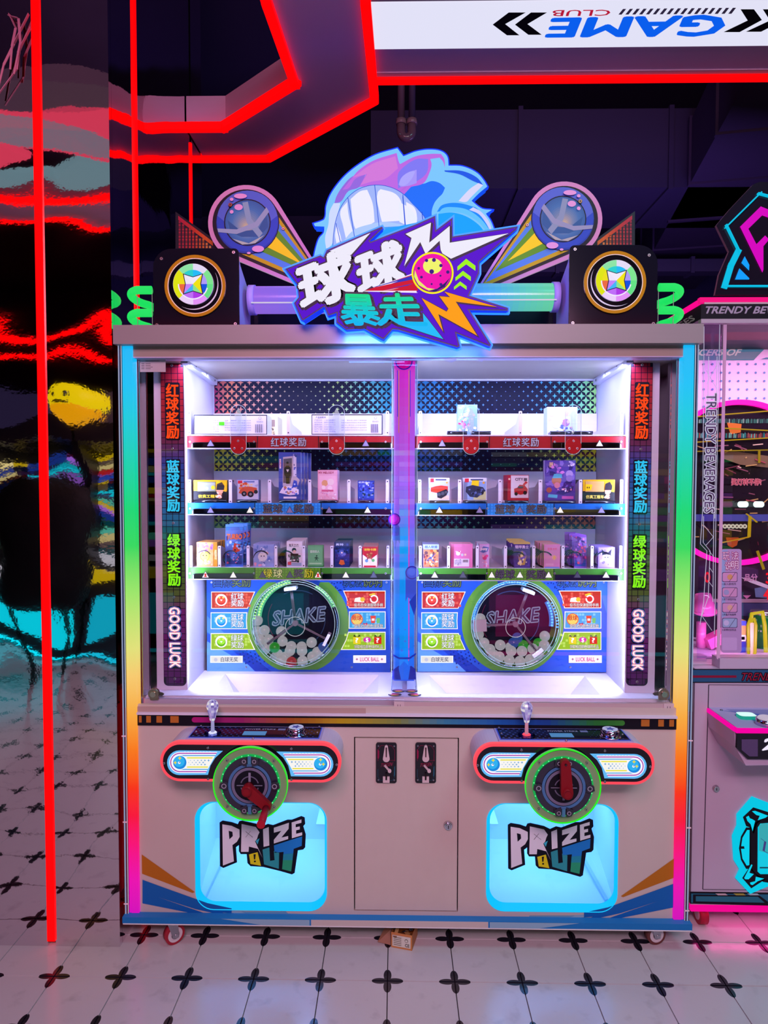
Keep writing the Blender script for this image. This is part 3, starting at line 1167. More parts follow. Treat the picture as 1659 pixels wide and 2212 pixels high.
# ---- prize hatches
for k, (x0, x1, z0, z1) in enumerate(hatch):
    m = MB()
    d = 0.34
    W3 = 'e8f4ff'
    m.poly([(x0-.02, d, z0-.01), (x1+.02, d, z0-.01), (x1+.02, d, z1+.01), (x0-.02, d, z1+.01)], W3, 'print')
    m.poly([(x0-.004, .012, z0-.004), (x0-.02, d, z0+.05), (x0-.02, d, z1+.01), (x0-.004, .012, z1+.004)], W3, 'print')
    m.poly([(x1+.004, .012, z0-.004), (x1+.004, .012, z1+.004), (x1+.02, d, z1+.01), (x1+.02, d, z0+.05)], W3, 'print')
    m.poly([(x0-.004, .012, z0-.004), (x1+.004, .012, z0-.004), (x1+.02, d, z0+.07), (x0-.02, d, z0+.07)], W3, 'print')
    m.poly([(x0-.004, .012, z1+.004), (x0-.02, d, z1+.01), (x1+.02, d, z1+.01), (x1+.004, .012, z1+.004)], W3, 'print')
    if k == 0:
        m.box(x1-.06, x1+.02, .2, .33, z0+.19, z0+.20, W3, 'print')
        m.bar((x0+.02, .05, z0+.01), (x0+.07, .33, z0+.12), .004, .01, 'c0dcf0', 'print')
    else:
        m.box(x0-.02, x0+.07, .2, .33, z0+.19, z0+.20, W3, 'print')
        m.bar((x1-.02, .05, z0+.01), (x1-.10, .33, z0+.14), .012, .01, 'c0dcf0', 'print')
    hs = m.build('hatch_recess', pm)
    # glowing rim
    P = wrr(x0, x1, z0, z1, 0.062, 0, 8)
    Q = wrr(x0+.013, x1-.008, z0+.022, z1-.008, 0.055, 0, 8)
    m = MB()
    n = m.add([(p.x, -.003, p.z) for p in P])
    m.add([(p.x, .012, p.z) for p in Q])
    m.add([(p.x, .01, p.z) for p in P])
    L = len(P)
    for i in range(L):
        j = (i+1) % L
        m.face((n+i, n+j, n+L+j, n+L+i)[::-1], '10c4ff', 'lit')
        m.face((n+i, n+2*L+i, n+2*L+j, n+j)[::-1], '10c4ff', 'lit')
    m.build('glowing_rim', hs)
    # clear flap and PRIZE OUT print
    m = MB()
    m.prism(wrr(x0+.006, x1-.006, z0+.012, z1-.006, 0.055, 0.014), (0, .004, 0), 'd4ecff', 'acrylic')
    flap = m.build('acrylic_flap', hs)
    dx, dy = (0, 0) if k == 0 else (622.7, 5.2)
    T = lambda pts: [(x+dx, y+dy) for x, y in zm(240, 1500, 540)(pts)]
    m = MB()
    Yl = 0.0125
    letters = {
        'P': ([(738, 862), (800, 872), (852, 897), (853, 945), (835, 978), (805, 1000), (815, 1108), (742, 1136)], 'e6eef6'),
        'R': ([(866, 860), (960, 880), (985, 915), (975, 935), (968, 960), (955, 975), (1005, 1085), (975, 1025), (915, 1010), (912, 1045), (862, 1045)], 'e6eef6'),
        'I': ([(1008, 895), (1046, 880), (1050, 1003), (1012, 1012)], 'e6eef6'),
        'Z': ([(1080, 885), (1180, 852), (1178, 892), (1130, 950), (1175, 940), (1175, 960), (1080, 990), (1080, 965), (1130, 905), (1080, 918)], 'e6eef6'),
        'E': ([(1198, 850), (1263, 830), (1263, 852), (1225, 862), (1225, 882), (1252, 876), (1252, 896), (1228, 902), (1228, 925), (1268, 915), (1268, 935), (1200, 955)], 'e6eef6'),
        '!': ([(915, 1062), (972, 1047), (995, 1138), (925, 1125)], 'e0e020'),
        'U': ([(1005, 1030), (1050, 1015), (1055, 1105), (1085, 1100), (1080, 1040), (1115, 1052), (1113, 1158), (1015, 1128)], '30a0a8'),
        'T': ([(1080, 1002), (1268, 942), (1265, 1005), (1212, 1025), (1195, 1175), (1135, 1160), (1145, 1045), (1085, 1052)], '1e86d8')}
    back = [(720, 850), (740, 838), (800, 848), (840, 862), (850, 842), (870, 838), (960, 858), (1000, 878), (1040, 860), (1075, 868), (1170, 832), (1200, 832), (1262, 808), (1285, 818), (1288, 860), (1275, 875), (1292, 930), (1288, 1015), (1275, 1030), (1240, 1035), (1218, 1185), (1200, 1195), (1120, 1172), (1010, 1145), (925, 1140), (905, 1120), (900, 1060), (860, 1060), (848, 1040), (848, 1000), (828, 1015), (835, 1115), (745, 1152), (722, 1140)]
    m.px(T(back), Yl, .002, '0c1020', 'print')
    for kx, (P_, c_) in letters.items():
        m.flat(T(P_), Yl-.001, c_, 'print')
    for P_, c_ in (([(780, 905), (805, 912), (808, 940), (785, 962)], '0c1020'), ([(905, 905), (940, 912), (948, 925), (938, 938), (905, 945)], 'e6eef6'),
                   ([(958, 972), (985, 955), (972, 995)], '40c8e0'), ([(945, 1062), (960, 1060), (956, 1095), (948, 1095)], '0c1020'),
                   ([(948, 1103), (960, 1103), (960, 1114), (948, 1114)], '0c1020'), ([(1140, 1100), (1204, 1100), (1195, 1175), (1135, 1160)], '2ca878'),
                   ([(1143, 1060), (1208, 1055), (1204, 1100), (1140, 1100)], '2498b0')):
        m.flat(T(P_), Yl-.0014, c_, 'print')
    for a_, b_ in (((893, 910), (940, 948)), ((893, 948), (925, 908))):
        pa, pb = [at(*q, Yl-.0016) for q in T([a_, b_])]
        m.bar(pa, pb, .0016, .0006, '0c1020', 'print')
    m.build('prize_out_print', flap)
    area('hatch_lamp', ((x0+x1)/2, 0.17, z1-0.01), ((x0+x1)/2, 0.19, z0), 0.30, 0.2, 1.7, (0.30, 0.60, 1.0))

# ---- control consoles with crank wheels
YC = -0.14
for k, (dx, dy) in enumerate(((0, 0), (677, 4.5))):
    Q = lambda pts: [(x+dx, y+dy) for x, y in pts]
    K = lambda pts: [(x+dx, y+dy) for x, y in zm(330, 1540, 430)(pts)]
    con = thing_loc = None
    m = MB()
    x0, x1, z0, z1 = wr(346+dx, 737+dx, 1603+dy, 1689+dy, YC)
    r = (z1-z0)/2-.0005
    m.prism(wrr(x0+.004, x1-.004, z0+.004, z1-.002, r-.003, YC+.016, 10), (0, .124, 0), 'd8d4ec', 'print')
    con = m.build('control_console', pm)
    m = MB()
    m.prism(wrr(x0, x1, z0, z1, r, YC, 10), (0, .016, 0), 'ff4c5c', 'lit', 'ff5a66', 'lit')
    m.build('red_light_rim', con)
    m = MB()
    e = .0095
    m.prism(wrr(x0+e, x1-e, z0+e, z1-e, r-e, YC-.002, 10), (0, .002, 0), '14101c', 'gloss')
    for p in ((95, 418), (460, 290), (1155, 297), (1533, 430), (462, 550), (1155, 556)):
        q = at(*K([p])[0], YC-.002)
        screw(m, q.x, YC-.002, q.z, .0045)
    m.build('front_plate', con)
    # lit graphic windows
    Yw = YC-.003
    for side in (0, 1):
        m = MB()
        if side == 0:
            arc = [(222+103*cos(radians(a)), 415-103*sin(radians(a))) for a in range(90, 271, 15)]
            P_ = [(585, 316)]+arc+[(460, 516), (480, 440), (520, 375)]
        else:
            arc = [(1402+103*cos(radians(a)), 428-103*sin(radians(a))) for a in range(-90, 91, 15)]
            P_ = [(1030, 322), (1090, 375), (1130, 440), (1152, 528)]+arc
        m.flat(K(P_), Yw, '62b8f4', 'lit')
        f = (lambda x: x) if side == 0 else (lambda x: 1624-x)
        yo = 0 if side == 0 else 13
        cx_, cy_ = f(225), 413+yo
        # white and magenta racetrack bands
        for rr, cc, hh, yy in ((88, 'f2f4ff', 88, 0), (80, 'a8149c', 80, 1), (72, 'f2f4ff', 72, 2), (62, '38a0e0', 62, 3), (54, 'f4f4f0', 54, 4)):
            xe = lambda v: 545-(v+90)*0.55
            pts = [(cx_+(-1 if side == 0 else 1)*rr*cos(radians(a)), cy_-rr*sin(radians(a))) for a in range(90, -91, -15)]
            pts += [(f(xe(rr)-6), cy_+rr), (f(xe(-rr)-6), cy_-rr)]
            m.flat(K(pts), Yw-.0003*(yy+1), cc, 'lit')
        for yl, cc in ((cy_-38, 'e8e040'), (cy_+38, 'e8e040')):
            m.flat(K([(f(285), yl-5), (f(500 if yl < cy_ else 462), yl-5), (f(494 if yl < cy_ else 458), yl+5), (f(285), yl+5)]), Yw-.0022, cc, 'lit')
        for i in range(6):
            for j in (-1, 0, 1):
                sx_, sy_ = f(300+i*30+(15 if j else 0)), cy_+j*17
                if (i >= 5 and j >= 0):
                    continue
                m.flat(K(star4(sx_, sy_, 5+i*1.3, .35)), Yw-.0022, '3890d0', 'lit')
        for i in range(9):
            m.flat(K([(f(262+i*26), cy_-90), (f(276+i*26), cy_-90), (f(272+i*26), cy_-84), (f(258+i*26), cy_-84)]), Yw-.0024, 'f2f4ff', 'lit')
        for rr, cc, ox, oy in ((62, 'f4fbff', 0, 0), (56, '1c88dc', 0, 0), (46, '30b0ee', -6, -8)):
            m.flat(K(circ(cx_+ox, cy_+oy, rr, 22)), Yw-.0026-(62-rr)*1e-5, cc, 'lit')
        for sx_, sy_, rr in ((0, -36, 17), (-38, 2, 16)):
            m.flat(K(star4(cx_+sx_*(1 if side == 0 else -.6), cy_+sy_, rr, .45)), Yw-.0032, 'e8d838', 'lit')
        m.flat(K(circ(cx_-4, cy_+2, 11, 12)), Yw-.0032, 'e8f4ff', 'lit')
        m.flat(K(circ(cx_-1, cy_-2, 5, 10)), Yw-.0034, '2048a0', 'lit')
        m.build('lit_graphic', con)
    # deck plate
    zt = z1-.0005
    q0, q1 = at(398+dx, 1601, YC+.02).x, at(690+dx, 1601, YC+.02).x
    m = MB()
    m.box(q0+.004, q1+.004, YC+.022, -.006, zt-.001, zt+.002, 'b8b4e0', 'print')
    m.box(q0+.010, q1-.002, YC+.030, -.012, zt+.002, zt+.0035, '2a50e0', 'glow')
    m.box(q0+.013, q1-.005, YC+.033, -.015, zt+.0035, zt+.0042, '14142a', 'gloss')
    zd = zt+.0045
    wx, wy = (q1-q0-.018), (-.015-(YC+.033))
    X = lambda u: q0+.013+wx*u
    Y_ = lambda v: YC+.033+wy*v
    for i in range(22):
        for j in range(6):
            u, v = (i+.5+(.5 if j % 2 else 0))/22.5, (j+.5)/6
            if .38 < u < .70 or u > .97:
                continue
            s_ = .0055*(1-min(abs(u-.0), .9)) if u < .5 else .0015+.0022*(u-.7)/.3
            s_ = max(.0014, s_)
            m.poly([(X(u)-s_, Y_(v), zd), (X(u), Y_(v)-s_, zd), (X(u)+s_, Y_(v), zd), (X(u), Y_(v)+s_, zd)], '3858a8', 'print')
    m.box(X(.40), X(.58), Y_(.18), Y_(.55), zd, zd+.0006, '5aa0e0', 'glow')
    m.text('POWER STRIKE', lambda u, v: Vector((X(.40+.24*u), Y_(.70+.12*v), zd+.0004)), 'b8c4e8', 'print', .01)
    m.box(X(.66), X(.72), Y_(.68), Y_(.84), zd, zd+.0004, '8090c0', 'print')
    for u, v in ((.02, .5), (.5, -.12), (.98, .5), (.02, 1.1), (.98, 1.1)):
        m.cyl((X(u), Y_(v), zd-.001), (X(u), Y_(v), zd+.002), .004, .0025, 10, 'c8c8d8', 'metal')
    m.build('deck_plate', con)
    # joystick
    jp = at(460+dx, 1586+dy, -.075)
    m = MB()
    jx, jy = jp.x, -.078
    m.cyl((jx, jy, zd), (jx, jy, zd+.003), .028, .027, 28, 'c8ccf0', 'acrylic')
    m.cyl((jx, jy, zd+.003), (jx, jy, zd+.006), .014, .011, 20, 'e0e4ff' if k == 0 else 'ff5068', 'lit')
    m.cyl((jx, jy, zd+.006), (jx, jy, zd+.05), .0062, .0052, 14, 'b8b8f0' if k == 0 else 'e89ab8', 'glow')
    m.build('joystick', con)
    m = MB()
    prof = [(.0085, 0), (.010, .008), (.0125, .018), (.0155, .028), (.018, .037), (.0193, .046), (.018, .054), (.0145, .061), (.008, .066), (.0, .0675)]
    n = 12
    ringi = []
    rj = random.Random(3)
    for (rr, h) in prof:
        ringi.append(m.add([(jx+(rr*(1+rj.uniform(-.06, .06)))*cos(2*pi*i/n), jy+rr*sin(2*pi*i/n), zd+.044+h) for i in range(n)]))
    for a_ in range(len(prof)-1):
        for i in range(n):
            j = (i+1) % n
            m.face((ringi[a_]+i, ringi[a_]+j, ringi[a_+1]+j, ringi[a_+1]+i), rj.choice(['fdfcff', 'b4a4ec', '8474c4', 'd8d0fa', 'c0b4f0']), 'crystal')  # random facet tints and glow paint the sparkle of clear crystal
    m.build('joystick_knob', con)
    # round push button
    bp_ = at(640+dx, 1588+dy, -.075)
    bx, by = bp_.x, -.078
    m = MB()
    m.cyl((bx, by, zd), (bx, by, zd+.004), .036, .033, 32, 'd8d8f0', 'chrome')
    m.cyl((bx, by, zd+.004), (bx, by, zd+.019), .029, .028, 32, 'c0c4e8', 'chrome')
    m.cyl((bx, by, zd+.019), (bx, by, zd+.024), .028, .024, 32, 'd8dcff', 'chrome', capcol='c8d0ff', capmat='glow')
    for i in range(10):
        a_ = 2*pi*i/10
        m.bar((bx+.029*cos(a_), by+.029*sin(a_), zd+.006), (bx+.029*cos(a_), by+.029*sin(a_), zd+.018), .004, .003, '202030', 'gloss')
    m.poly([(bx+.017*cos(a)*(.5 if i % 2 else 1), by+.017*sin(a)*(.5 if i % 2 else 1), zd+.0245) for i, a in enumerate([2*pi*t/10 for t in range(10)])], '5068c0', 'print')
    m.build('push_button', con)

    # ---- crank wheel
    cw = at(540+dx, 1695+dy*1.1, -.17)
    C0 = (cw.x, 0, cw.z)
    px1 = (2.27+(-.17))/FPX
    R = 83*px1
    m = MB()
    m.cyl((cw.x, -.158, cw.z), (cw.x, -.001, cw.z), R*.80, R*.80, 48, 'd8d0d0', 'print')
    m.cyl((cw.x, -.162, cw.z), (cw.x, -.154, cw.z), R, R, 64, '78d888', 'glow', capcol='86a078', capmat='print')
    wheel = m.build('crank_wheel', con)
    m = MB()
    m.ring(C0, R*.982, R*1.0, -.168, -.160, '28f020', 'lit', 64)
    m.ring(C0, R*.745, R*.80, -.166, -.161, '18d060', 'glow', 64)
    for i in range(54):
        t = 2*pi*i/54
        if i % 2:
            continue
        m.disc((cw.x+R*.772*cos(t), 0, cw.z+R*.772*sin(t)), R*.018, -.1665, '70ffa0', 'lit', 8)
    m.build('green_led_ring', wheel)
    m = MB()
    m.cyl((cw.x, -.172, cw.z), (cw.x, -.160, cw.z), R*.745, R*.745, 56, '2e2c3e', 'gloss')
    m.ring(C0, R*.50, R*.575, -.175, -.171, '4a78a8', 'print', 48)
    m.ring(C0, R*.405, R*.48, -.176, -.171, '74708a', 'print', 48)
    m.disc(C0, R*.40, -.1745, '15131f', 'print', 40)
    m.ring(C0, R*.22, R*.25, -.1755, -.1745, '6a6880', 'print', 28, radians(15), radians(165))
    m.ring(C0, R*.22, R*.25, -.1755, -.1745, '6a6880', 'print', 28, radians(195), radians(345))
    for (ax, az) in ((1, 0), (0, 1)):
        m.bar((cw.x-R*.34*ax, -.1752, cw.z-R*.34*az), (cw.x+R*.34*ax, -.1752, cw.z+R*.34*az), R*.06, .001, '8a88a0', 'print')
    for sg in (1, -1):
        m.box(cw.x-R*.045, cw.x+R*.045, -.178, -.17, cw.z+sg*R*.57, cw.z+sg*R*.77, '4a88a8', 'print')
        for sx_ in (1, -1):
            P_ = [(.07, .76), (.20, .74), (.25, .66), (.25, .58), (.07, .52)]
            m.prism([(cw.x+sx_*R*u, -.181, cw.z+sg*R*v) for u, v in P_], (0, .01, 0), '2c2b3a', 'gloss')
            m.ring((cw.x+sx_*R*.135, 0, cw.z+sg*R*.66), R*.035, R*.055, -.1825, -.181, '9a98a8', 'print', 14)
        P_ = [(.58, .09), (.68, .12), (.78, .06), (.80, -.06), (.68, -.12), (.58, -.09)]
        m.prism([(cw.x+sg*R*u, -.181, cw.z+R*v) for u, v in P_], (0, .01, 0), '2c2b3a', 'gloss')
        m.ring((cw.x+sg*R*.67, 0, cw.z), R*.045, R*.068, -.1825, -.181, '9a98a8', 'print', 16)
    for i in range(4):
        t = radians(45+90*i)
        screw(m, cw.x+R*.885*cos(t), -.162, cw.z+R*.885*sin(t), .005)
    m.build('wheel_hub', wheel)
    # red crank arm
    RED = '84141f'
    if k == 0:
        p0, p1 = at(535, 1706, -.20), at(577, 1742, -.20)
        g0, g1 = at(575, 1746, -.205), at(564, 1780, -.30)
        r0, r1 = .0175, .0135
    else:
        p0, p1 = at(1224, 1712, -.20), at(1221, 1650, -.20)
        r0, r1 = .0185, .0145
    m = MB()
    d = (p1-p0)
    ang = atan2(d.z, d.x)
    P_ = []
    for i in range(13):
        a_ = ang+pi/2+pi*i/12
        P_.append((p0.x+r0*cos(a_), -.208, p0.z+r0*sin(a_)))
    for i in range(13):
        a_ = ang-pi/2+pi*i/12
        P_.append((p1.x+r1*cos(a_), -.208, p1.z+r1*sin(a_)))
    m.prism(P_, (0, .018, 0), RED, 'print')
    m.cyl((p0.x, -.219, p0.z), (p0.x, -.172, p0.z), .0145, .0145, 24, RED, 'print')
    m.ring((p0.x, 0, p0.z), .011, .0132, -.2196, -.2185, '701020', 'print', 24)
    if k == 0:
        m.cyl(g0, g1, .0115, .0115, 24, 'a01c34', 'print')
        u = (g1-g0).normalized()
        m.cyl(g1, g1+u*.004, .0125, .0125, 24, 'b01c30', 'print')
    else:
        screw(m, p1.x, -.208, p1.z, .004, '504048')
    m.build('red_crank', wheel)

# ---- casters, swivelled
for k, (px_, ang_, tire) in enumerate(((376, radians(50), 'a02838'), (1414, radians(78), '6a3c3a'))):
    q = atz(px_, 2036, 0)
    ax = Vector((cos(ang_), -sin(ang_), 0))
    c = Vector((q.x, max(q.y, -.004), .034))
    m = MB()
    m.cyl(c-ax*.012, c+ax*.012, .034, .034, 32, tire, 'print')
    m.cyl(c-ax*.0135, c+ax*.0135, .025, .025, 28, 'd4ccd0', 'print')
    m.cyl(c-ax*.0145, c+ax*.0145, .014, .014, 20, 'a89ca4', 'metal')
    w = m.build('caster_wheel', pm)
    m = MB()
    up = Vector((0, 0, 1))
    fw = Vector((ax.y, -ax.x, 0))
    for s in (-1, 1):
        b0 = c+ax*s*.018
        P = [b0-fw*.010-up*.008, b0+fw*.010-up*.008, b0+fw*.030+up*(ZB-.036), b0-fw*.006+up*(ZB-.036)]
        m.prism(P, ax*.002, 'b8b8c0', 'metal')
    m.box(c.x-.03, c.x+.03, c.y-.012, c.y+.05, ZB-.004, ZB, 'b8b8c0', 'metal')
    m.cyl(c-ax*.022, c+ax*.022, .006, .006, 12, 'c8c8d0', 'metal')
    m.build('caster_fork', w)
for x in (-.8, .8):
    m = MB().cyl((x-.013, .78, .0335), (x+.013, .78, .0335), .0335, .0335, 20, '6a3c3a', 'print')
    m.box(x-.019, x+.019, .76, .80, .05, ZB+.002, 'b8b8c0', 'metal')
    m.build('caster_wheel', pm)

# ---- side light columns
for s in (-1, 1):
    m = MB()
    xa, xb = s*(XI+.001), s*(XI+.027)
    m.box(xa, xb, -.008, .03, ZS+.001, Z1+.006, 'ffffff', 'rainbow_led')
    m.box(s*(XI+.029), s*(XI+.035), -.006, .03, ZS+.001, Z1+.006, 'ffffff', 'rainbow_led')
    colm = m.build('light_column', pm)
    m = MB()
    zsp = Zp(1530, 0)
    m.box(s*(XI+.0365), s*(XO-.001), -.010, .05, zsp, Z1+.004, 'eef4ff', 'acrylic')
    m.box(s*(XI+.0365), s*(XO+.002), -.012, .05, ZS+.001, zsp-.002, 'ffe6f0', 'acrylic')
    m.box(s*(XI+.040), s*(XI+.042), -.008, .045, zsp, Z1, '101838', 'gloss')
    m.box(s*(XI+.0365), s*(XI+.0385), -.0105, -.008, ZS, Z1, 'd8e4f8', 'glow')  # glowing strips here paint pale reflections onto the clear guard
    m.box(s*(XO-.003), s*(XO-.001), -.0125, -.010, ZS, Z1, 'c8d8f4', 'glow')
    m.box(s*(XI+.0425), s*(XI+.0455), -.0122, -.0102, ZS, Z1, '8494c4', 'glow')
    for py_ in (1592, 1778, 1955):
        z_ = Zp(py_, 0)
        m.box(s*(XI+.036), s*(XO+.003), -.0135, -.012, z_-.002, z_+.002, 'ffe0e8', 'print')
    m.build('acrylic_guard', colm)
    m = MB()
    m.box(s*(XI-.0005), s*(XI+.0365), .03, .055, ZS, Z1, 'b8b8c8', 'metal')
    m.build('column_profile', colm)

# ================================================================== UPPER CABINET
WALL = 'd6d2e6'
YS = 0.15                       # shelf fronts
YB = 0.50                       # back board
xw0, xw1 = at(404, 950, YS).x, at(1350, 950, YS).x
XW = (xw1-xw0)/2
ZTR = Zp(1500, 0.09)            # tray rim level
ZCI = Zp(812, .5)               # cabinet roof
ZH0 = Zp(770, 0)                # underside of the header lip

m = MB()
# aluminium rails under the sliding doors
zr = [Zp(p, -.0) for p in (1546, 1541, 1534, 1514)]
m.box(-XI, XI, -.012, .06, zr[0], zr[1], 'e0dcec', 'paint')
m.box(-XI, XI, .012, .075, zr[1], zr[2], 'c0a8a4', 'paint')
m.box(-XI, at(790, 1535, -.01).x, -.004, .012, zr[1], Zp(1530, 0), 'b89c94', 'paint')
m.build('door_sill', pm)
m = MB()
# tray: rim and sunken funnel on each side
xm = .045
for s in (-1, 1):
    a, b = sorted((s*xm, s*XW))
    ia, ib = a+.05, b-.09 if s > 0 else b-.05
    if s < 0:
        ia, ib = a+.09, b-.05
    F0, F1, DZ = .10, .30, -.05
    o = [(a, .06, ZTR), (b, .06, ZTR), (b, YB-.16, ZTR+.012), (a, YB-.16, ZTR+.012)]
    i_ = [(ia, F0, ZTR), (ib, F0, ZTR), (ib, F1, ZTR+.01), (ia, F1, ZTR+.01)]
    l_ = [(ia+.10, F0+.01, ZTR+DZ), (ib-.10, F0+.01, ZTR+DZ), (ib-.06, F1-.03, ZTR+DZ), (ia+.06, F1-.03, ZTR+DZ)]
    n = m.add(o+i_+l_)
    for q in ((0, 1, 5, 4), (1, 2, 6, 5), (2, 3, 7, 6), (3, 0, 4, 7), (4, 5, 9, 8), (5, 6, 10, 9), (6, 7, 11, 10), (7, 4, 8, 11), (8, 9, 10, 11)):
        m.face([n+k for k in q], 'dcdaf0', 'print')
m.box(-XI+.0, XI, .058, .062, ZTR-.03, ZTR, 'dcdaf0', 'print')
m.poly([(-xm, .06, ZTR), (xm, .06, ZTR), (xm, .4, ZTR), (-xm, .4, ZTR)], 'dcdaf0', 'print')
for s in (-1, 1):
    m.poly([(s*XW, .06, ZTR), (s*XI, .06, ZTR), (s*XI, .5, ZTR), (s*XW, .5, ZTR)][::s], 'd4d2ea', 'print')
m.build('prize_tray', pm)
# stickers on the tray edge
for px_, Y0 in ((853, .066), (896, .066), (861, .11), (889, .11)):
    m = MB()
    c = at(px_, 1503, Y0)
    w, h = .024, .020
    P = [(c.x+w*cos(radians(a))*1.0, Y0+.018+h*sin(radians(a)), ZTR+.001) for a in range(0, 360, 20)]
    m.poly(P, '1c1a38', 'print')
    m.poly([(x*1, y+.005, z+.0003) for x, y, z in [(c.x+.016*cos(radians(a)), Y0+.018+.006*sin(radians(a)), ZTR+.001) for a in range(0, 360, 30)]], 'e02880', 'print')
    m.poly([(x*1, y-.007, z+.0003) for x, y, z in [(c.x+.014*cos(radians(a)), Y0+.018+.005*sin(radians(a)), ZTR+.001) for a in range(0, 360, 30)]], 'e8b020', 'print')
    m.build('hand_sticker', pm)

# walls, roof, back
m = MB()
zb_ = ZTR-.06
for s in (-1, 1):
    m.box(s*XW, s*(XW+.012), .13, YB+.01, ZTR, ZCI, WALL, 'print')
m.box(-.008, .008, .13, YB, ZTR, ZCI, WALL, 'print')
m.box(-XW-.01, XW+.01, YB, YB+.012, ZTR-.02, ZCI, WALL, 'print')
m.box(-XI, XI, .06, .86, ZCI, ZCI+.012, WALL, 'print')
m.box(-XW, XW, YB-.02, YB, Zp(822, .48), ZCI, 'e0e0f4', 'print')
for s in (-1, 1):
    a = Vector((s*XW-s*.012, .08, ZCI-.012))
    b = Vector((s*XW-s*.012, YB-.03, ZCI-.03))
    m.bar(a, b, .024, .022, 'c8c8dc', 'print')
    for t in (.25, .6, .9):
        c = a.lerp(b, t)
        m.cyl(c+Vector((-s*.013, 0, 0)), c+Vector((-s*.0145, 0, 0)), .004, .004, 8, '606078', 'metal')
m.build('interior_lining', pm)
m = MB()
m.box(-XI, XI, .84, .86, ZB, 2.02, 'b8aca8', 'paint')
m.build('rear_panel', pm)
# strip lamps on the interior roof
m = MB()
for s in (-1, 1):
    a, b = sorted((s*.05, s*.86))
    for i in range(34):
        x = a+(b-a)*(i+.5)/34
        m.box(x-.0035, x+.0035, .068, .078, ZCI-.004, ZCI-.001, 'f0f2ff', 'hot')
m.build('led_strip', pm, kind='stuff')

# patterned back boards
def pattern(name, px0, px1, py0, py1, cols, cxp, parent, big=1.0):
    m = MB()
    x0, x1, z0, z1 = wr(px0, px1, py0, py1, YB-.004)
    m.box(x0, x1, YB-.003, YB-.0005, z0, z1, '161430', 'board')
    st = .0388*.92
    cx = (x0+x1)/2 if cxp is None else at(cxp, 900, YB).x
    wmax = max(abs(x0-cx), abs(x1-cx))
    j = 0
    z = z1-.008
    while z > z0:
        i = 0
        x = x0+(st/2 if j % 2 else 0)
        while x < x1:
            t = min(1, abs(x-cx)/wmax)
            r = .0028+.0165*max(0, t-.08)
            col = grad(cols, (x-x0)/(x1-x0))
            k = .34 if t < .75 else .42
            P = []
            for a in range(8):
                an = radians(45*a)
                rr = r if a % 2 == 0 else r*k
                xx, zz = x+rr*cos(an), z+rr*sin(an)
                P.append((min(max(xx, x0), x1), YB-.0042, min(max(zz, z0), z1)))
            if max(p[2] for p in P)-min(p[2] for p in P) > .002 and max(p[0] for p in P)-min(p[0] for p in P) > .002:
                m.poly(P, col, 'board')
            if t > .55:
                # interlaced dark petals on a coloured field
                for an in (45, 135, 225, 315):
                    ca, sa = cos(radians(an)), sin(radians(an))
                    g_ = st*.3535*.98
                    px_, pz_ = x+ca*g_, z+sa*g_
            x += st
            i += 1
        z -= st/2
        j += 1
    return m.build(name, parent)


linL = [(0, 'a03060'), (.08, 'e08060'), (.3, 'e0a090'), (.5, 'e8e0b0'), (.7, 'c8e080'), (.85, '70c8c0'), (1, '2890b0')]
linL2 = [(0, 'c8c030'), (.3, 'd8e060'), (.6, '60b0b0'), (.8, '3878c8'), (1, '2850b0')]
linL3 = [(0, '8aa038'), (.3, '50c0a0'), (.6, '60a8c0'), (1, '2868b8')]
linR = [(0, '2878a0'), (.3, '50a0e0'), (.5, '90a8e8'), (.7, '50a8e0'), (.85, '60c8b0'), (1, 'a0d878')]
linR2 = [(0, '2a60c0'), (.35, '60a0c8'), (.6, 'a0d0a0'), (.8, 'c8d840'), (1, 'c0b820')]
linR3 = [(0, '3090c0'), (.3, '60c8a0'), (.6, 'c8d060'), (.8, 'd09050'), (1, 'a04838')]
for (a, b, sets) in ((463, 846, (linL, linL2, linL3)), (900, 1288, (linR, linR2, linR3))):
    for (y0, y1), cc in zip(((822, 899), (970, 1024), (1106, 1148)), sets):
        pattern('pattern_board', a, b, y0, y1, cc, None, pm)

# ------------------------------------------------------------------ shelves
SH = {0: (943, 968, '9c141c', '1c1420', '红球奖励'), 1: (1087, 1112, '1a6cc8', '102040', '蓝球奖励'), 2: (1227, 1252, '3c8a28', '102010', '绿球奖励')}
posts = {(0, 0): [409, 622.8, 837], (1, 0): [908, 1124, 1343],
         (0, 1): [409.6, 497.7, 582.5, 669, 753.7, 837], (1, 1): [906.6, 992.7, 1080, 1167, 1254, 1342.5],
         (0, 2): [412.7, 474, 536, 596, 656, 717, 778, 838], (1, 2): [908, 969, 1031, 1092, 1153, 1216, 1279, 1341]}
post_h = {0: (888, 936), 1: (1036, 1085), 2: (1179, 1224)}
back_top = {0: 893, 1: 1018, 2: 1142}
tri = {(0, 0): [(455, 0), (790, 0)], (1, 0): [(955, 0), (1295, 1)],
       (0, 1): [(455, 0), (540, 1), (626, 0), (711, 0), (794, 1)], (1, 1): [(949, 1), (1036, 0), (1123, 0), (1210, 1), (1299, 0)],
       (0, 2): [(444, 2), (504, 1), (567, 0), (626, 0), (687, 2), (747, 1), (807, 0)], (1, 2): [(939, 1), (1000, 0), (1062, 1), (1123, 1), (1185, 1), (1247, 0), (1309, 1)]}
SZ = {}
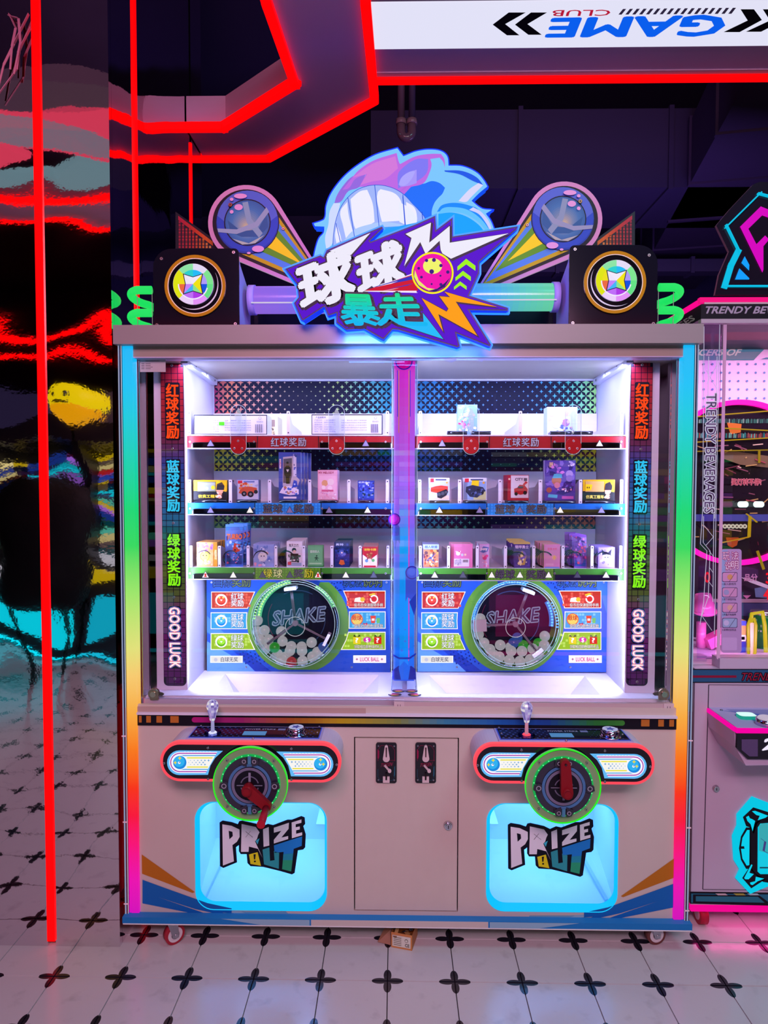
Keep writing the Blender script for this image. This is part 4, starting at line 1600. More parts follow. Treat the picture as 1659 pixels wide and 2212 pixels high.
for row in range(3):
    y0, y1, c1, c2, txt = SH[row]
    for side in range(2):
        X0, X1 = (-XW, -.03) if side == 0 else (.03, XW)
        z0, z1 = Zp(y1, YS), Zp(y0, YS)
        zt_ = Zp(post_h[row][1]+3, YS)
        SZ[(side, row)] = zt_
        sh = MB()
        sh.box(X0, X1, YS, YB-.005, zt_-.004, zt_, 'e0deee', 'print')
        sh.box(X0, X1, YS-.004, YS+.03, z0-.003, z0, 'd8d8e8', 'print')
        zbk = at(876, back_top[row], YB-.02).z
        sh.box(X0+.002, X1-.002, YB-.012, YB-.006, zt_, zbk, 'd8d6ea', 'print')
        shelf = sh.build('shelf', pm)
        # front strip
        m = MB()
        Yf = YS-.004
        m.box(X0, X1, Yf, YS-.0005, z0, z1, c1, 'print')
        cxm = at(622 if side == 0 else 1124, y0, Yf).x
        hw = .108 if row == 0 else (.118 if row == 1 else .118)
        if row:
            lc = '2088e0' if row == 1 else '58a020'
            m.box(cxm-hw, cxm+hw, Yf-.001, Yf, z0, z1, lc, 'print')
            for i in range(20):
                for j in range(4):
                    xx = cxm-hw+2*hw*(i+.5)/20
                    zz = z0+(z1-z0)*(j+.5)/4
                    q_ = .0034
                    m.box(xx-q_, xx+q_, Yf-.0014, Yf-.001, zz-q_, zz+q_, '38a0f0' if row == 1 else '68b428', 'print')
        for u in (-1, 1):
            m.box(cxm+u*hw-.0012, cxm+u*hw+.0012, Yf-.0016, Yf, z0, z1, '101018', 'print')
        # clear lower windows
        wz0, wz1 = z0+.0005, z0+(z1-z0)*.5
        for (a, b, rl, rr) in ((X0+.014, cxm-hw-.004, .012, .001), (cxm+hw+.004, X1-.014, .001, .012)):
            P = wrr(a, b, wz0, wz1, [rl, rr, .0005, .0005], Yf-.0012)
            m.prism(P, (0, .001, 0), '0e1016', 'print')
            P = wrr(a+.002, b-.002, wz0, wz1-.002, [rl-.001 if rl > .002 else .0005, rr-.001 if rr > .002 else .0005, .0005, .0005], Yf-.0020)
            m.prism(P, (0, .0006, 0), ('6a5a60' if row == 0 else '5a5460' if row == 1 else '486070'), 'chrome')
        for px_ in ((411 if side == 0 else 909), (549 if side == 0 else 1052), (696 if side == 0 else 1198), (833 if side == 0 else 1341)):
            q = at(px_, (y0+y1)/2-1, Yf)
            screw(m, q.x, Yf-.002, q.z, .004)
        st_ = m.build('price_strip', shelf)
        m = MB()
        ch = (z1-z0)
        if row == 0:
            slots = [(-.066+.033*i*1.0+.0165-.0145) for i in range(4)]
            slots = [-.060, -.028, .004, .036]
            wch = .028
        else:
            slots = [-.088, -.052, .022, .058]
            wch = .032
        for k, c_ in enumerate(txt):
            lit2 = row == 2 and side == 0 and k in (0, 1, 3)
            colr = 'a8b0c0' if row == 0 else ('e8e020' if lit2 and k != 1 else ('f0f0a0' if lit2 else '5c5c68'))
            m.text(c_, rq(cxm+slots[k], cxm+slots[k]+wch, z0+ch*.14, z0+ch*.88, Yf-.0019), '101018' if row else '4a1018', 'print', .055)
            m.text(c_, rq(cxm+slots[k], cxm+slots[k]+wch, z0+ch*.14, z0+ch*.88, Yf-.0024), colr, 'glow' if lit2 else 'print', .012)
        m.build('lettering', st_)
        for px_, on in tri[(side, row)]:
            m = MB()
            q = at(px_, (y0+y1)/2+2, Yf-.004)
            P = [(q.x-.0135, Yf-.005, q.z-.0105), (q.x+.0135, Yf-.005, q.z-.0105), (q.x, Yf-.005, q.z+.014)]
            m.prism(P, (0, .002, 0), '26243c', 'print')
            s_ = .86
            P = [(q.x+(x-q.x)*s_, Yf-.0055, q.z-.001+(z-q.z)*s_) for x, _, z in P]
            m.prism(P, (0, .001, 0), {0: '8a84a8', 1: 'fff8f4', 2: 'fff0f0'}[on] if row < 2 or on else '50586c', 'lit' if on else 'print')
            if on == 2:
                m.disc((q.x, 0, q.z+.001), .004, Yf-.006, 'd01020', 'lit', 12)
                m.prism([(q.x-.006, Yf-.006, q.z-.008), (q.x+.006, Yf-.006, q.z-.008), (q.x, Yf-.006, q.z)], (0, .0005, 0), 'd01020', 'lit')
            m.build('triangle_lamp', st_)
        # divider plates
        ya, yb = post_h[row]
        for px_ in posts[(side, row)]:
            q = at(px_, (ya+yb)/2, YS+.002)
            zt2 = at(px_, ya, YS).z
            m = MB()
            tw = .0095 if row == 2 else .0105
            m.prism(wrr(q.x-tw/2-.0005, q.x+tw/2+.0005, zt_+.0005, zt2, .003, YS+.001), (0, .003, 0), 'e2e0f4', 'print')
            for zz in (zt_+.007, zt2-.007):
                m.disc((q.x, 0, zz), .0024, YS+.0005, '303040', 'print', 10)
            m.prism([(q.x-.0015, YS+.004, zt_+.0005), (q.x-.0015, YB-.014, zt_+.0005), (q.x-.0015, YB-.014, zt_+(.05 if row else .035)), (q.x-.0015, YS+.09, zt_+(.06 if row else .045)), (q.x-.0015, YS+.02, zt2-.001), (q.x-.0015, YS+.004, zt2-.001)], (.003, 0, 0), 'd0cee4', 'print')
            m.build('divider', shelf)

# flip arrows in front of the top shelves
for px_ in (515, 727, 1017.5, 1238):
    c = at(px_, 963, .118)
    zt2 = at(px_, 875, .118).z
    m = MB()
    m.prism(wrr(c.x-.0275, c.x+.0275, c.z-.030, zt2, .027, .120, 10), (0, .003, 0), 'f4f6ff', 'acrylic')
    P0 = wrr(c.x-.0275, c.x+.0275, c.z-.030, zt2, .027, .119, 10)
    m.tube([p for p in P0], .0008, 5, 'e8ecff', 'glow', closed=True)
    ar = m.build('arrow_paddle', pm)
    m = MB()
    m.cyl((c.x, .114, c.z), (c.x, .120, c.z), .0275, .0275, 32, 'b01018', 'print')
    for a in (90, 215, 325):
        q = (c.x+.0165*cos(radians(a)), c.z+.0165*sin(radians(a)))
        screw(m, q[0], .114, q[1], .0045, 'e0c0c0')
    m.build('red_disc', ar)
    m = MB()
    zz0, zz1 = c.z+.036, zt2-.012
    step = .0037
    nrow = int((zz1-zz0)/step)
    for j in range(nrow):
        z = zz1-j*step
        if j < 8:
            wn = j+1
        elif j < nrow-5:
            wn = 5
        else:
            wn = max(0, 4-(j-(nrow-5)))
        for i in range(wn):
            x = c.x+(i-(wn-1)/2)*step
            m.box(x-.0013, x+.0013, .1188, .1196, z-.0013, z+.0013, 'f4f8ff', 'glow')
    m.build('pixel_arrow', ar, kind='stuff')

# ------------------------------------------------------------------ side banners
GR = [(778, '9c1830'), (880, 'b02838'), (950, '6a3058'), (1000, '2e54b0'), (1090, '3090c8'), (1135, '20888c'), (1190, '3c8a2c'), (1280, '5c7838'), (1310, '7c3080'), (1420, '682878'), (1482, '3c104c')]
for s, (pa, pb, cpx) in ((0, (350.5, 399.5, 376)), (1, (1357.5, 1404.5, 1380))):
    Yb = .125
    x0, x1, z0, z1 = wr(pa, pb, 778, 1481, Yb)
    m = MB()
    wa, wb = (at(335, 1130, Yb).x, x1+.004) if s == 0 else (x0-.004, at(1420, 1130, Yb).x)
    m.box(wa, wb, Yb+.001, Yb+.02, ZTR, ZCI, 'd8d4ea', 'print')
    m.prism(wrr(x0, x1, z0, z1, .016, Yb-.002), (0, .003, 0), '1a0c28', 'print')
    nx, cell = 4, (x1-x0)/3.6
    z = z1-.003
    while z > z0+.004:
        pyv = 778+(z1-z)/(z1-z0)*703
        col = grad(GR, pyv)
        for i in range(4):
            xa = x0+(i-.3)*cell+.001
            xb = xa+cell-.0022
            xa, xb = max(xa, x0+.0015), min(xb, x1-.0015)
            za_ = max(z-cell+.0022, z0+.003)
            inset_ = 0.012 if (z > z1-.012 or za_ < z0+.012) else 0
            if inset_:
                xa, xb = max(xa, x0+.010), min(xb, x1-.010)
            if xb > xa and z > za_:
                m.poly([(xa, Yb-.0024, za_), (xb, Yb-.0024, za_), (xb, Yb-.0024, z), (xa, Yb-.0024, z)], col, 'print')
        z -= cell
    xc = (x0+x1)/2
    for py_ in (789, 970, 1131, 1292, 1469):
        screw(m, xc, Yb-.0025, Zp(py_, Yb), .005)
    bn = m.build('side_banner', pm)
    m = MB()
    hw_ = .0225
    off = .002 if s == 0 else .0
    for txt, ya, yb, col in (('红球奖励', 828, 949, 'ff4a14'), ('蓝球奖励', 994, 1107, '30c8f4'), ('绿球奖励', 1154, 1268, '88f81c')):
        za_, zb2 = Zp(yb, Yb), Zp(ya, Yb)
        m.prism(wrr(xc+off-hw_-.002, xc+off+hw_+.003, za_-.003, zb2+.003, .006, Yb-.006), (0, .004, 0), '101020', 'print')
        hh = (zb2-za_)/4
        for k, c_ in enumerate(txt):
            fn = rq(xc+off-hw_+.001, xc+off+hw_-.001, zb2-(k+1)*hh+hh*.05, zb2-k*hh-hh*.04, Yb-.0068)
            m.text(c_, fn, col, 'lit', .03)
    for txt, ya, yb in (('GOOD', 1314, 1383), ('LUCK', 1391, 1444)):
        za_, zb2 = Zp(yb, Yb), Zp(ya, Yb)
        fn0 = wrr(xc+off-hw_*.85-.002, xc+off+hw_*.85+.002, za_-.004, zb2+.004, .006, Yb-.005)
        m.prism(fn0, (0, .003, 0), '141030', 'print')
        m.text(txt, rq(xc+off-hw_*.80, xc+off+hw_*.80, za_, zb2, Yb-.0058, 1), '3090e8', 'lit', .11)
        m.text(txt, rq(xc+off-hw_*.80, xc+off+hw_*.80, za_, zb2, Yb-.0062, 1), 'e02050', 'lit', .07)
        m.text(txt, rq(xc+off-hw_*.80, xc+off+hw_*.80, za_, zb2, Yb-.0066, 1), 'fff0f4', 'lit', .025)
    m.build('banner_lettering', bn)

# frosted side glass, frame posts, doors
for s in (-1, 1):
    MB().box(s*(XI-.008), s*(XI-.005), .03, .86, ZTR, ZCI+.0, 'ffffff', 'sideglass').build('side_glass', pm)
m = MB()
m.box(-XI+.03, at(873, 1100, .035).x, .034, .038, zr[2], ZH0+.004, 'ffffff', 'glass')
dl = m.build('sliding_glass_door', pm)
m = MB()
m.box(-XI+.012, at(853, 1100, .035).x, .028, .045, Zp(1531, .028), Zp(1514, .028), 'b4a8c0', 'paint')
m.box(at(851, 1520, .02).x, at(873, 1520, .02).x, .022, .045, Zp(1534, .02), Zp(1516, .02), 'd4c8d4', 'print')
m.build('door_rail', dl)
m = MB()
c0 = wr(302, 357.5, 775.5, 803.5, .032)
m.box(c0[0], c0[1], .0325, .0338, c0[2], c0[3], 'b0a8ac', 'print')
w, h = c0[1]-c0[0], c0[3]-c0[2]
m.text('设备运行安全检验合格证', rq(c0[0]+w*.22, c0[0]+w*.76, c0[2]+h*.80, c0[2]+h*.90, .0322), '302830', 'print')
for i in range(4):
    z = c0[2]+h*(.62-.13*i)
    m.box(c0[0]+w*.06, c0[0]+w*.18, .0322, .0324, z, z+h*.04, '504850', 'print')
    m.box(c0[0]+w*.22, c0[0]+w*(.42+.08*(i == 2)), .0322, .0324, z, z+h*.035, '504850', 'print')
m.build('paper_sticker', dl)
m = MB()
m.box(at(846, 1100, .015).x, XI-.03, .012, .016, zr[2], ZH0+.004, 'ffffff', 'glass')
d2 = m.build('sliding_glass_door', pm)
m = MB()
m.box(at(853, 1520, .0).x, XI-.014, .004, .02, Zp(1537, .0), Zp(1517, .0), 'c4acb0', 'paint')
for xa in (851, 1434):
    a, b = at(xa, 1525, .0).x, at(xa+22, 1525, .0).x
    m.box(a, b, .001, .006, Zp(1536, .0), Zp(1516, .0), 'd0bcc0', 'print')
    for t in (.35, .6):
        m.box(a+(b-a)*t, a+(b-a)*(t+.05), .0004, .0012, Zp(1531, .0), Zp(1522, .0), '605060', 'print')
m.build('door_rail', d2)
# cam locks in the lower corners of the doors
for s, px_ in ((1, 334), (-1, 1431)):
    c = at(px_, 1497, .028)
    m = MB()
    m.box(c.x-.014, c.x+.014, .022, .030, c.z-.022, c.z-.004, 'b09880', 'metal')
    m.cyl((c.x, .014, c.z), (c.x, .030, c.z), .018, .018, 28, 'b8a088', 'metal')
    m.cyl((c.x, .009, c.z), (c.x, .014, c.z), .0095, .0105, 20, 'd8c4a8', 'chrome')
    m.prism([(c.x+s*.010, .018, c.z-.006), (c.x+s*.030, .018, c.z-.006), (c.x+s*.036, .018, c.z-.001), (c.x+s*.030, .018, c.z+.004), (c.x+s*.010, .018, c.z+.008)], (0, .004, 0), '7c6c64', 'metal')
    m.build('cam_lock', pm)

# ------------------------------------------------------------------ lit centre pillar
m = MB()
Yp = .066
x0, x1 = at(845.5, 1100, Yp).x, at(901, 1100, Yp).x
zp0, zp1 = Zp(1492, Yp), ZCI
zi0 = Zp(1470, .09)
m.box(x0+.008, x1-.008, .085, .125, zi0, zp1, 'ffffff', 'pillar_led')
cp = m.build('centre_pillar', pm)
m = MB()
m.box(x0, x1, Yp, Yp+.003, zp0, zp1, 'f0f4ff', 'acrylic')
m.box(x0, x0+.003, Yp+.003, .125, zp0, zp1, 'e8f0ff', 'acrylic')
m.box(x1-.003, x1, Yp+.003, .125, zp0, zp1, 'e8f0ff', 'acrylic')
for q in (x0, x1-.0015):
    m.box(q, q+.0015, Yp-.001, Yp, zp0, zp1, 'd8e8ff', 'glow')
m.build('acrylic_guard', cp)
m = MB()
Yq = .0845
A = lambda pts, col, yy=0, mt='lit': m.flat(pts, Yq-yy*.0004, col, mt)
# bright central beam
A([(862, 800), (885, 800), (884, 1425), (873, 1447), (865, 1425)], 'ea3cc8')
m2 = m
seg = [(800, 'f02cc0'), (960, 'd860e8'), (1050, 'b878ff'), (1130, '5c98ff'), (1180, '18a8ff'), (1400, '16a4ff'), (1460, '1880ff')]
for i in range(33):
    ya, yb = 798+20*i, 798+20*(i+1)
    m.flat([(863, ya), (882, ya), (882, yb), (863, yb)], Yq-.0006, grad(seg, (ya+yb)/2), 'lit')
for px_ in (861.5, 883.5):
    A([(px_-.8, 800), (px_+.8, 800), (px_+.8, 935), (px_-.8, 935)], 'f09050', 3)
for px_ in (859, 886):
    A([(px_-.8, 800), (px_+.8, 800), (px_+.8, 900), (px_-.8, 900)], '3038d0', 3)
for cx_, cy_, r_, c_ in ((872.5, 780, 16.5, 'e00890'), (851.5, 1122, 11, 'a818c0'), (890, 1237, 12, '3c50d8')):
    A(circ(cx_, cy_, r_+2.5, 26), '3018a0', 4)
    A(circ(cx_, cy_, r_, 26), c_, 5)
    A(circ(cx_-r_*.1, cy_-r_*.15, r_*.7, 20), {'e00890': 'f418a8', 'a818c0': 'c030e0', '3c50d8': '4c68e8'}[c_], 6)
A([(850, 1120), (864, 1140), (864, 1175), (858, 1166), (853, 1190), (848, 1160)], '5058c8', 3)
A([(876, 1240), (900, 1245), (900, 1310), (894, 1322), (888, 1295), (880, 1290), (876, 1300)], '4658d0', 3)
A([(884, 1300), (900, 1280), (900, 1305), (895, 1330)], '2838a8', 4)
for x_, y_, r_ in ((861, 1380, 4), (875, 1385, 4), (888, 1378, 4), (855, 1395, 3), (868, 1405, 4.5), (884, 1402, 4), (894, 1395, 3), (861, 1360, 3), (888, 1352, 3), (875, 1360, 3), (870, 1335, 2.5), (884, 1325, 2.5)):
    A(star4(x_, y_, r_, .35), '4a78e8', 4)
A([(849, 1413), (862, 1420), (884, 1420), (899, 1410), (899, 1414), (885, 1424), (862, 1424), (849, 1417)], '2430b0', 5)
A([(847, 1468), (899, 1468), (897, 1445), (888, 1438), (873, 1450), (861, 1438), (848, 1448)], '1c28a0', 4)
A([(866, 1468), (882, 1468), (886, 1442), (873, 1428), (861, 1442)], '1c70f4', 5)
m.build('pillar_print', cp)

# ------------------------------------------------------------------ ball drums
YD = .33


def drum(side):
    dx0, dx1 = (447, 843) if side == 0 else (902, 1312)
    cx_, cy_ = (638.7, 1345) if side == 0 else (1112.4, 1347)
    m = MB()
    x0, x1, z0, z1 = wr(dx0, dx1, 1250, 1451, YD)
    m.box(x0, x1, YD, YD+.012, z0, z1+.03, '2450b0', 'board')
    # pale corners and diagonal bands
    m.flat([(dx0, 1385), (dx0+60, 1420), (dx0+120, 1451), (dx0, 1451)], YD-.0006, '5c94d4', 'board')
    m.flat([(dx0, 1330), (dx0+22, 1352), (dx0+70, 1400), (dx0+40, 1398), (dx0, 1365)], YD-.0007, '3f74c4', 'board')
    m.flat([(dx0+45, 1395), (dx0+75, 1400), (dx0+140, 1451), (dx0+105, 1451)], YD-.0008, '1a3490', 'board')
    if side == 0:
        m.flat([(820, 1252), (843, 1252), (843, 1400), (835, 1300), (822, 1262)], YD-.0006, '3a6cc0', 'board')
    else:
        m.flat([(1270, 1252), (1312, 1252), (1312, 1330), (1300, 1290), (1285, 1264)], YD-.0006, '3a6cc0', 'board')
        m.flat([(1180, 1451), (1312, 1400), (1312, 1451)], YD-.0006, '2c58b0', 'board')
    rd = random.Random(5)
    for i in range(60):
        u, v = i % 12, i//12
        xx = dx0+70+u*8+v*2 if i < 45 else dx1-150+u*9
        yy = 1405+v*8+(4 if u % 2 else 0) if i < 45 else 1258+(i-45)*0+(u % 3)*8
        if yy > 1449 or xx > dx0+135+((yy-1405)*1.2):
            continue
        m.flat(circ(xx, yy, 1.9, 8), YD-.001, '0e1f66', 'board')
    for i in range(22):
        xx, yy = cx_+62+rd.uniform(0, 45), 1256+rd.uniform(0, 20)
        m.flat(circ(xx, yy, 1.7, 8), YD-.001, '0e1f66', 'board')
    # green crescent
    gx = cx_+5 if side == 0 else cx_-5
    m.flat([p for p in circ(gx, cy_, 110, 48) if 1250 <= p[1] <= 1451], YD-.0012, '5c8c30', 'board')
    for px_, py_ in ((dx0+10, 1258), (dx1-8, 1258), (dx0+85, 1441), (dx1-(83 if side == 0 else 80), 1441)):
        q = at(px_, py_, YD)
        screw(m, q.x, YD-.001, q.z, .004)
    pn = m.build('drum_panel', pm)
    # headings half hidden by the shelf
    m = MB()
    for (txt, xa, xb) in (('目标奖励', dx0+14, dx0+95), ('玩法说明', (741 if side == 0 else 1204), (826 if side == 0 else 1289))):
        n = len(txt)
        for k, c_ in enumerate(txt):
            a, b = xa+(xb-xa)*k/n, xa+(xb-xa)*(k+.94)/n
            fn = quad((a, 1246), (b, 1246), (b, 1268), (a, 1268), YD-.002)
            m.text(c_, fn, '101a30', 'print', .06)
            fn = quad((a, 1246), (b, 1246), (b, 1268), (a, 1268), YD-.0026)
            m.text(c_, fn, '2a5890' if k < 2 else '6a7a40', 'print', .0)
    m.build('heading', pn)
    # lit labels
    def label(P, base, tile, name='lit_label'):
        q = MB()
        q.px(P, YD-.004, .003, 'fff8f0', 'lit')
        cxm_, cym_ = sum(p[0] for p in P)/len(P), sum(p[1] for p in P)/len(P)
        I = offset(P, -1.6)
        q.flat(I, YD-.0045, base, 'lit')
        xs = [p[0] for p in P]
        ys = [p[1] for p in P]
        r_ = random.Random(int(cxm_))
        x = min(xs)+8
        while x < max(xs)-12:
            y = min(ys)+4
            while y < max(ys)-8:
                if r_.random() < .5:
                    q.flat([(x, y), (x+5, y), (x+5, y+5), (x, y+5)], YD-.0048, tile, 'lit')
                y += 6
            x += 6
        return q
    cols = (('c83420', 'e86048', 'd82810', '红球', 'ff5030'), ('40a0dc', '80c8f0', '1880e0', '蓝球', '50b8ff'), ('98c028', 'c0e060', '60b010', '绿球', 'a0e838'))
    for r_i, (base, tile, bc, tx, hi) in enumerate(cols):
        ya, yb = ((1278, 1314), (1323, 1359), (1368, 1404))[r_i]
        if r_i == 0:
            P = [(dx0+9, ya), (dx0+104, ya), (dx0+94, yb-12), (dx0+88, yb+1), (dx0+9, yb+1)]
        elif r_i == 1:
            P = [(dx0+8, ya), (dx0+87, ya), (dx0+86, (ya+yb)/2), (dx0+87, yb), (dx0+8, yb)]
        else:
            P = [(dx0+8, ya), (dx0+89, ya), (dx0+94, ya+14), (dx0+104, yb), (dx0+8, yb)]
        q = label(P, base, tile)
        bx_, by_ = dx0+31, (ya+yb)/2
        q.flat(circ(bx_, by_, 13, 24), YD-.0052, 'fff4ee', 'lit')
        q.flat(circ(bx_, by_+1, 9.5, 22), YD-.0055, bc, 'lit')
        q.flat(circ(bx_, by_-1, 8.5, 22, ry=7.5), YD-.0058, hi, 'lit')
        for sx_ in (-1, 1):
            q.flat(circ(bx_+sx_*4, by_-5, 2, 8), YD-.0061, 'ffe860', 'lit')
        q.flat([(bx_-3, by_-1), (bx_+3, by_-1), (bx_, by_+3)], YD-.0061, 'ffffff', 'lit')
        for li, t2 in enumerate((tx, '奖励')):
            y_0 = by_-15+li*15
            for k, c_ in enumerate(t2):
                fn = quad((dx0+52+k*14, y_0), (dx0+65+k*14, y_0), (dx0+65+k*14, y_0+14), (dx0+52+k*14, y_0+14), YD-.0056)
                q.text(c_, fn, '704050' if r_i == 0 else '305080' if r_i == 1 else '406020', 'print', .05)
                fn = quad((dx0+52+k*14, y_0), (dx0+65+k*14, y_0), (dx0+65+k*14, y_0+14), (dx0+52+k*14, y_0+14), YD-.0062)
                q.text(c_, fn, 'ffffff', 'lit', .005)
        q.build('lit_label', pn)
        # right-hand instruction label
        ex = 833 if side == 0 else 1299
        if r_i == 0:
            P = [(ex-92, ya-2), (ex, ya-2), (ex, yb), (ex-80, yb), (ex-85, ya+14)]
        elif r_i == 1:
            P = [(ex-79, ya-2), (ex, ya-2), (ex, yb-1), (ex-80, yb-1)]
        else:
            P = [(ex-81, ya-3), (ex, ya-3), (ex, yb), (ex-97, yb), (ex-86, ya+14)]
        q = label(P, base, tile)
        cy2 = (ya+yb)/2
        cap = ('投币后快速旋转手柄', '获得对应颜色球奖励', '领取相应颜色球的礼品')[r_i]
        fn = quad((ex-68, yb-11), (ex-6, yb-11), (ex-6, yb-3), (ex-68, yb-3), YD-.0054)
        q.text(cap, fn, '402030', 'print', .05)
        fn = quad((ex-68, yb-11), (ex-6, yb-11), (ex-6, yb-3), (ex-68, yb-3), YD-.0060)
        q.text(cap, fn, 'fff8e8', 'lit', 0)
        if r_i == 0:
            q.flat([(ex-68, cy2+4), (ex-66, cy2-4), (ex-56, cy2-6), (ex-48, cy2-2), (ex-46, cy2+5)], YD-.0053, 'ffffff', 'lit')
            q.flat(circ(ex-50, cy2-1, 5, 12), YD-.0055, 'f0c020', 'lit')
            q.flat(circ(ex-25, cy2-2, 9, 20), YD-.0053, 'ffffff', 'lit')
            q.flat(circ(ex-25, cy2-2, 6, 20), YD-.0055, 'd83018', 'lit')
            q.flat([(ex-45, cy2-8), (ex-24, cy2-5), (ex-25, cy2-1)], YD-.0058, 'e02010', 'lit')
            q.flat([(ex-36, cy2-12), (ex-24, cy2-15), (ex-22, cy2-12), (ex-34, cy2-9)], YD-.0056, 'f0d020', 'lit')
        elif r_i == 1:
            q.flat(circ(ex-62, cy2-3, 13, 24), YD-.0052, 'e86020', 'lit')
            q.flat(circ(ex-62, cy2-3, 11, 24), YD-.0054, 'f0d060', 'lit')
            fn = quad((ex-72, cy2-12), (ex-52, cy2-12), (ex-52, cy2-1), (ex-72, cy2-1), YD-.0058)
            q.text('眼球', fn, 'd04010', 'lit', .03)
            q.flat([(ex-50, cy2+5), (ex-42, cy2+6), (ex-42, cy2+3), (ex-38, cy2+8), (ex-44, cy2+11)], YD-.0056, 'c02040', 'lit')
            q.flat([(ex-33, cy2-11), (ex-21, cy2-11), (ex-23, cy2+5), (ex-31, cy2+5)], YD-.0054, 'e04820', 'lit')
            q.flat([(ex-20, cy2-6), (ex-12, cy2-6), (ex-13, cy2+5), (ex-19, cy2+5)], YD-.0054, '70c060', 'lit')
            q.flat([(ex-30, cy2-5), (ex-24, cy2-5), (ex-24, cy2), (ex-30, cy2)], YD-.0058, 'ffe8e0', 'lit')
        else:
            for gx_, cc in ((ex-62, 'e8d020'), (ex-40, 'd828a8'), (ex-17, 'd82818')):
                if cc == 'd828a8':
                    q.flat([(gx_+10*cos(radians(a)) if i % 2 else gx_+7*cos(radians(a)), cy2-4+(7 if i % 2 else 5)*sin(radians(a))) for i, a in enumerate(range(0, 360, 18))], YD-.0053, cc, 'lit')
                else:
                    q.flat([(gx_-8, cy2-10), (gx_+8, cy2-10), (gx_+8, cy2+5), (gx_-8, cy2+5)], YD-.0053, cc, 'lit')
                    q.flat([(gx_-6, cy2-15), (gx_, cy2-10), (gx_-8, cy2-11)], YD-.0054, '303010', 'print')
                    q.flat([(gx_+6, cy2-15), (gx_+8, cy2-11), (gx_, cy2-10)], YD-.0054, '303010', 'print')
                fn = quad((gx_-3, cy2-8), (gx_+3, cy2-8), (gx_+3, cy2+2), (gx_-3, cy2+2), YD-.0058)
                q.text('?' if cc != 'd828a8' else '$', fn, 'ffffff', 'lit', .02)
        q.build('lit_label', pn)
    ex = 833 if side == 0 else 1299
    P = [(dx0+7, 1417), (dx0+77, 1417), (dx0+77, 1432), (dx0+7, 1432)]
    q = MB()
    q.px(P, YD-.004, .003, 'f4f8ff', 'lit')
    q.flat(offset(P, -2), YD-.0045, 'e8e4d8', 'lit')
    q.text('白球无奖', quad((dx0+30, 1419.5), (dx0+67, 1419.5), (dx0+67, 1429.5), (dx0+30, 1429.5), YD-.005), '505058', 'print', .015)
    q.flat(circ(dx0+19, 1425, 4, 12), YD-.005, 'c8c8d8', 'lit')
    q.build('lit_label', pn)
    P = [(ex-70, 1416), (ex+1, 1416), (ex+1, 1432), (ex-70, 1432)]
    q = MB()
    q.px(P, YD-.004, .003, 'ffffff', 'lit')
    q.flat(offset(P, -1.6), YD-.0045, 'fff4fa', 'lit')
    q.text('LUCK BALL', quad((ex-55, 1420), (ex-14, 1420), (ex-14, 1428.5), (ex-55, 1428.5), YD-.005), 'd82890', 'lit', .02)
    for xx in (ex-62, ex-8):
        q.flat(star4(xx, 1424, 3.4, .35), YD-.005, 'a01880', 'lit')
    q.build('lit_label', pn)

    # the drum: dark back, LED ring, glass bowl, spokes
    YF = .235
    c = at(cx_, cy_, YF+.02)
    s_ = (2.27+YF+.02)/FPX
    Rd = 96*s_
    m = MB()
    m.disc((c.x, 0, c.z), Rd*.93, YD-.006, '0e1024', 'board', 48)
    art = '3058a0' if side else '304878'
    m.ring((c.x, 0, c.z), Rd*.66, Rd*.68, YD-.0078, YD-.007, art, 'glow', 40, radians(60), radians(120))
    m.ring((c.x, 0, c.z), Rd*.70, Rd*.71, YD-.0078, YD-.007, '801c50', 'glow', 40, radians(150), radians(215))
    m.ring((c.x, 0, c.z), Rd*.62, Rd*.635, YD-.0078, YD-.007, art, 'glow', 40, radians(-50), radians(10))
    ww, hh = Rd*.60, Rd*.22
    fn = lambda u, v: Vector((c.x-ww+2*ww*u+.006*v, YD-.0085, c.z-hh*.7+hh*1.5*v+.02*u))
    fb = lambda u, v: Vector((c.x-ww+2*ww*u+.006*v, YD-.0080, c.z-hh*.7+hh*1.5*v+.02*u))
    m.text('SHAKE', fb, '98a8cc', 'glow', .055)
    m.text('SHAKE', fn, '3c4660' if side == 0 else '2c3650', 'board', .0)
    if side == 0:
        for pts, cc in (([(582, 1310), (588, 1310), (588, 1358), (582, 1358)], 'e8c810'), ([(655, 1302), (660, 1302), (660, 1351), (655, 1351)], 'e8c810'), ([(692, 1300), (697, 1300), (697, 1350), (692, 1350)], 'e8c810')):
            pass
    m.build('drum_back', pn)
    m = MB()
    led = '58b8ff' if side else 'b0ff80'
    led2 = '3090ff' if side else '70e8a0'
    rngs = ((20, 62), (100, 178)) if side == 0 else ((-8, 30), (70, 178))
    for a0_, a1_ in rngs:
        n_ = int((a1_-a0_)/4)
        for i in range(n_):
            t = radians(a0_+(a1_-a0_)*(i+.5)/n_)
            m.sphere((c.x+Rd*.90*cos(t), YD-.03, c.z+Rd*.90*sin(t)), .0042, 8, 6, led, 'led')
        m.ring((c.x, 0, c.z), Rd*.845, Rd*.95, YD-.026, YD-.02, led2, 'glow', 30, radians(a0_), radians(a1_))
        for i in range(n_):
            t = radians(a0_+(a1_-a0_)*(i+.5)/n_)
            m.sphere((c.x+Rd*.965*cos(t), YD-.055, c.z+Rd*.965*sin(t)), .0034, 8, 6, led, 'led')
    m.build('led_arc', pn, kind='stuff')
    m = MB()
    cols_g = 'e8f4ff'
    m.ring((c.x, 0, c.z), Rd*.955, Rd*1.0, YF, YD-.004, 'e4f4ff', 'acrylic', 64)
    m.disc((c.x, 0, c.z), Rd*.955, YF+.003, 'ffffff', 'glass', 64)
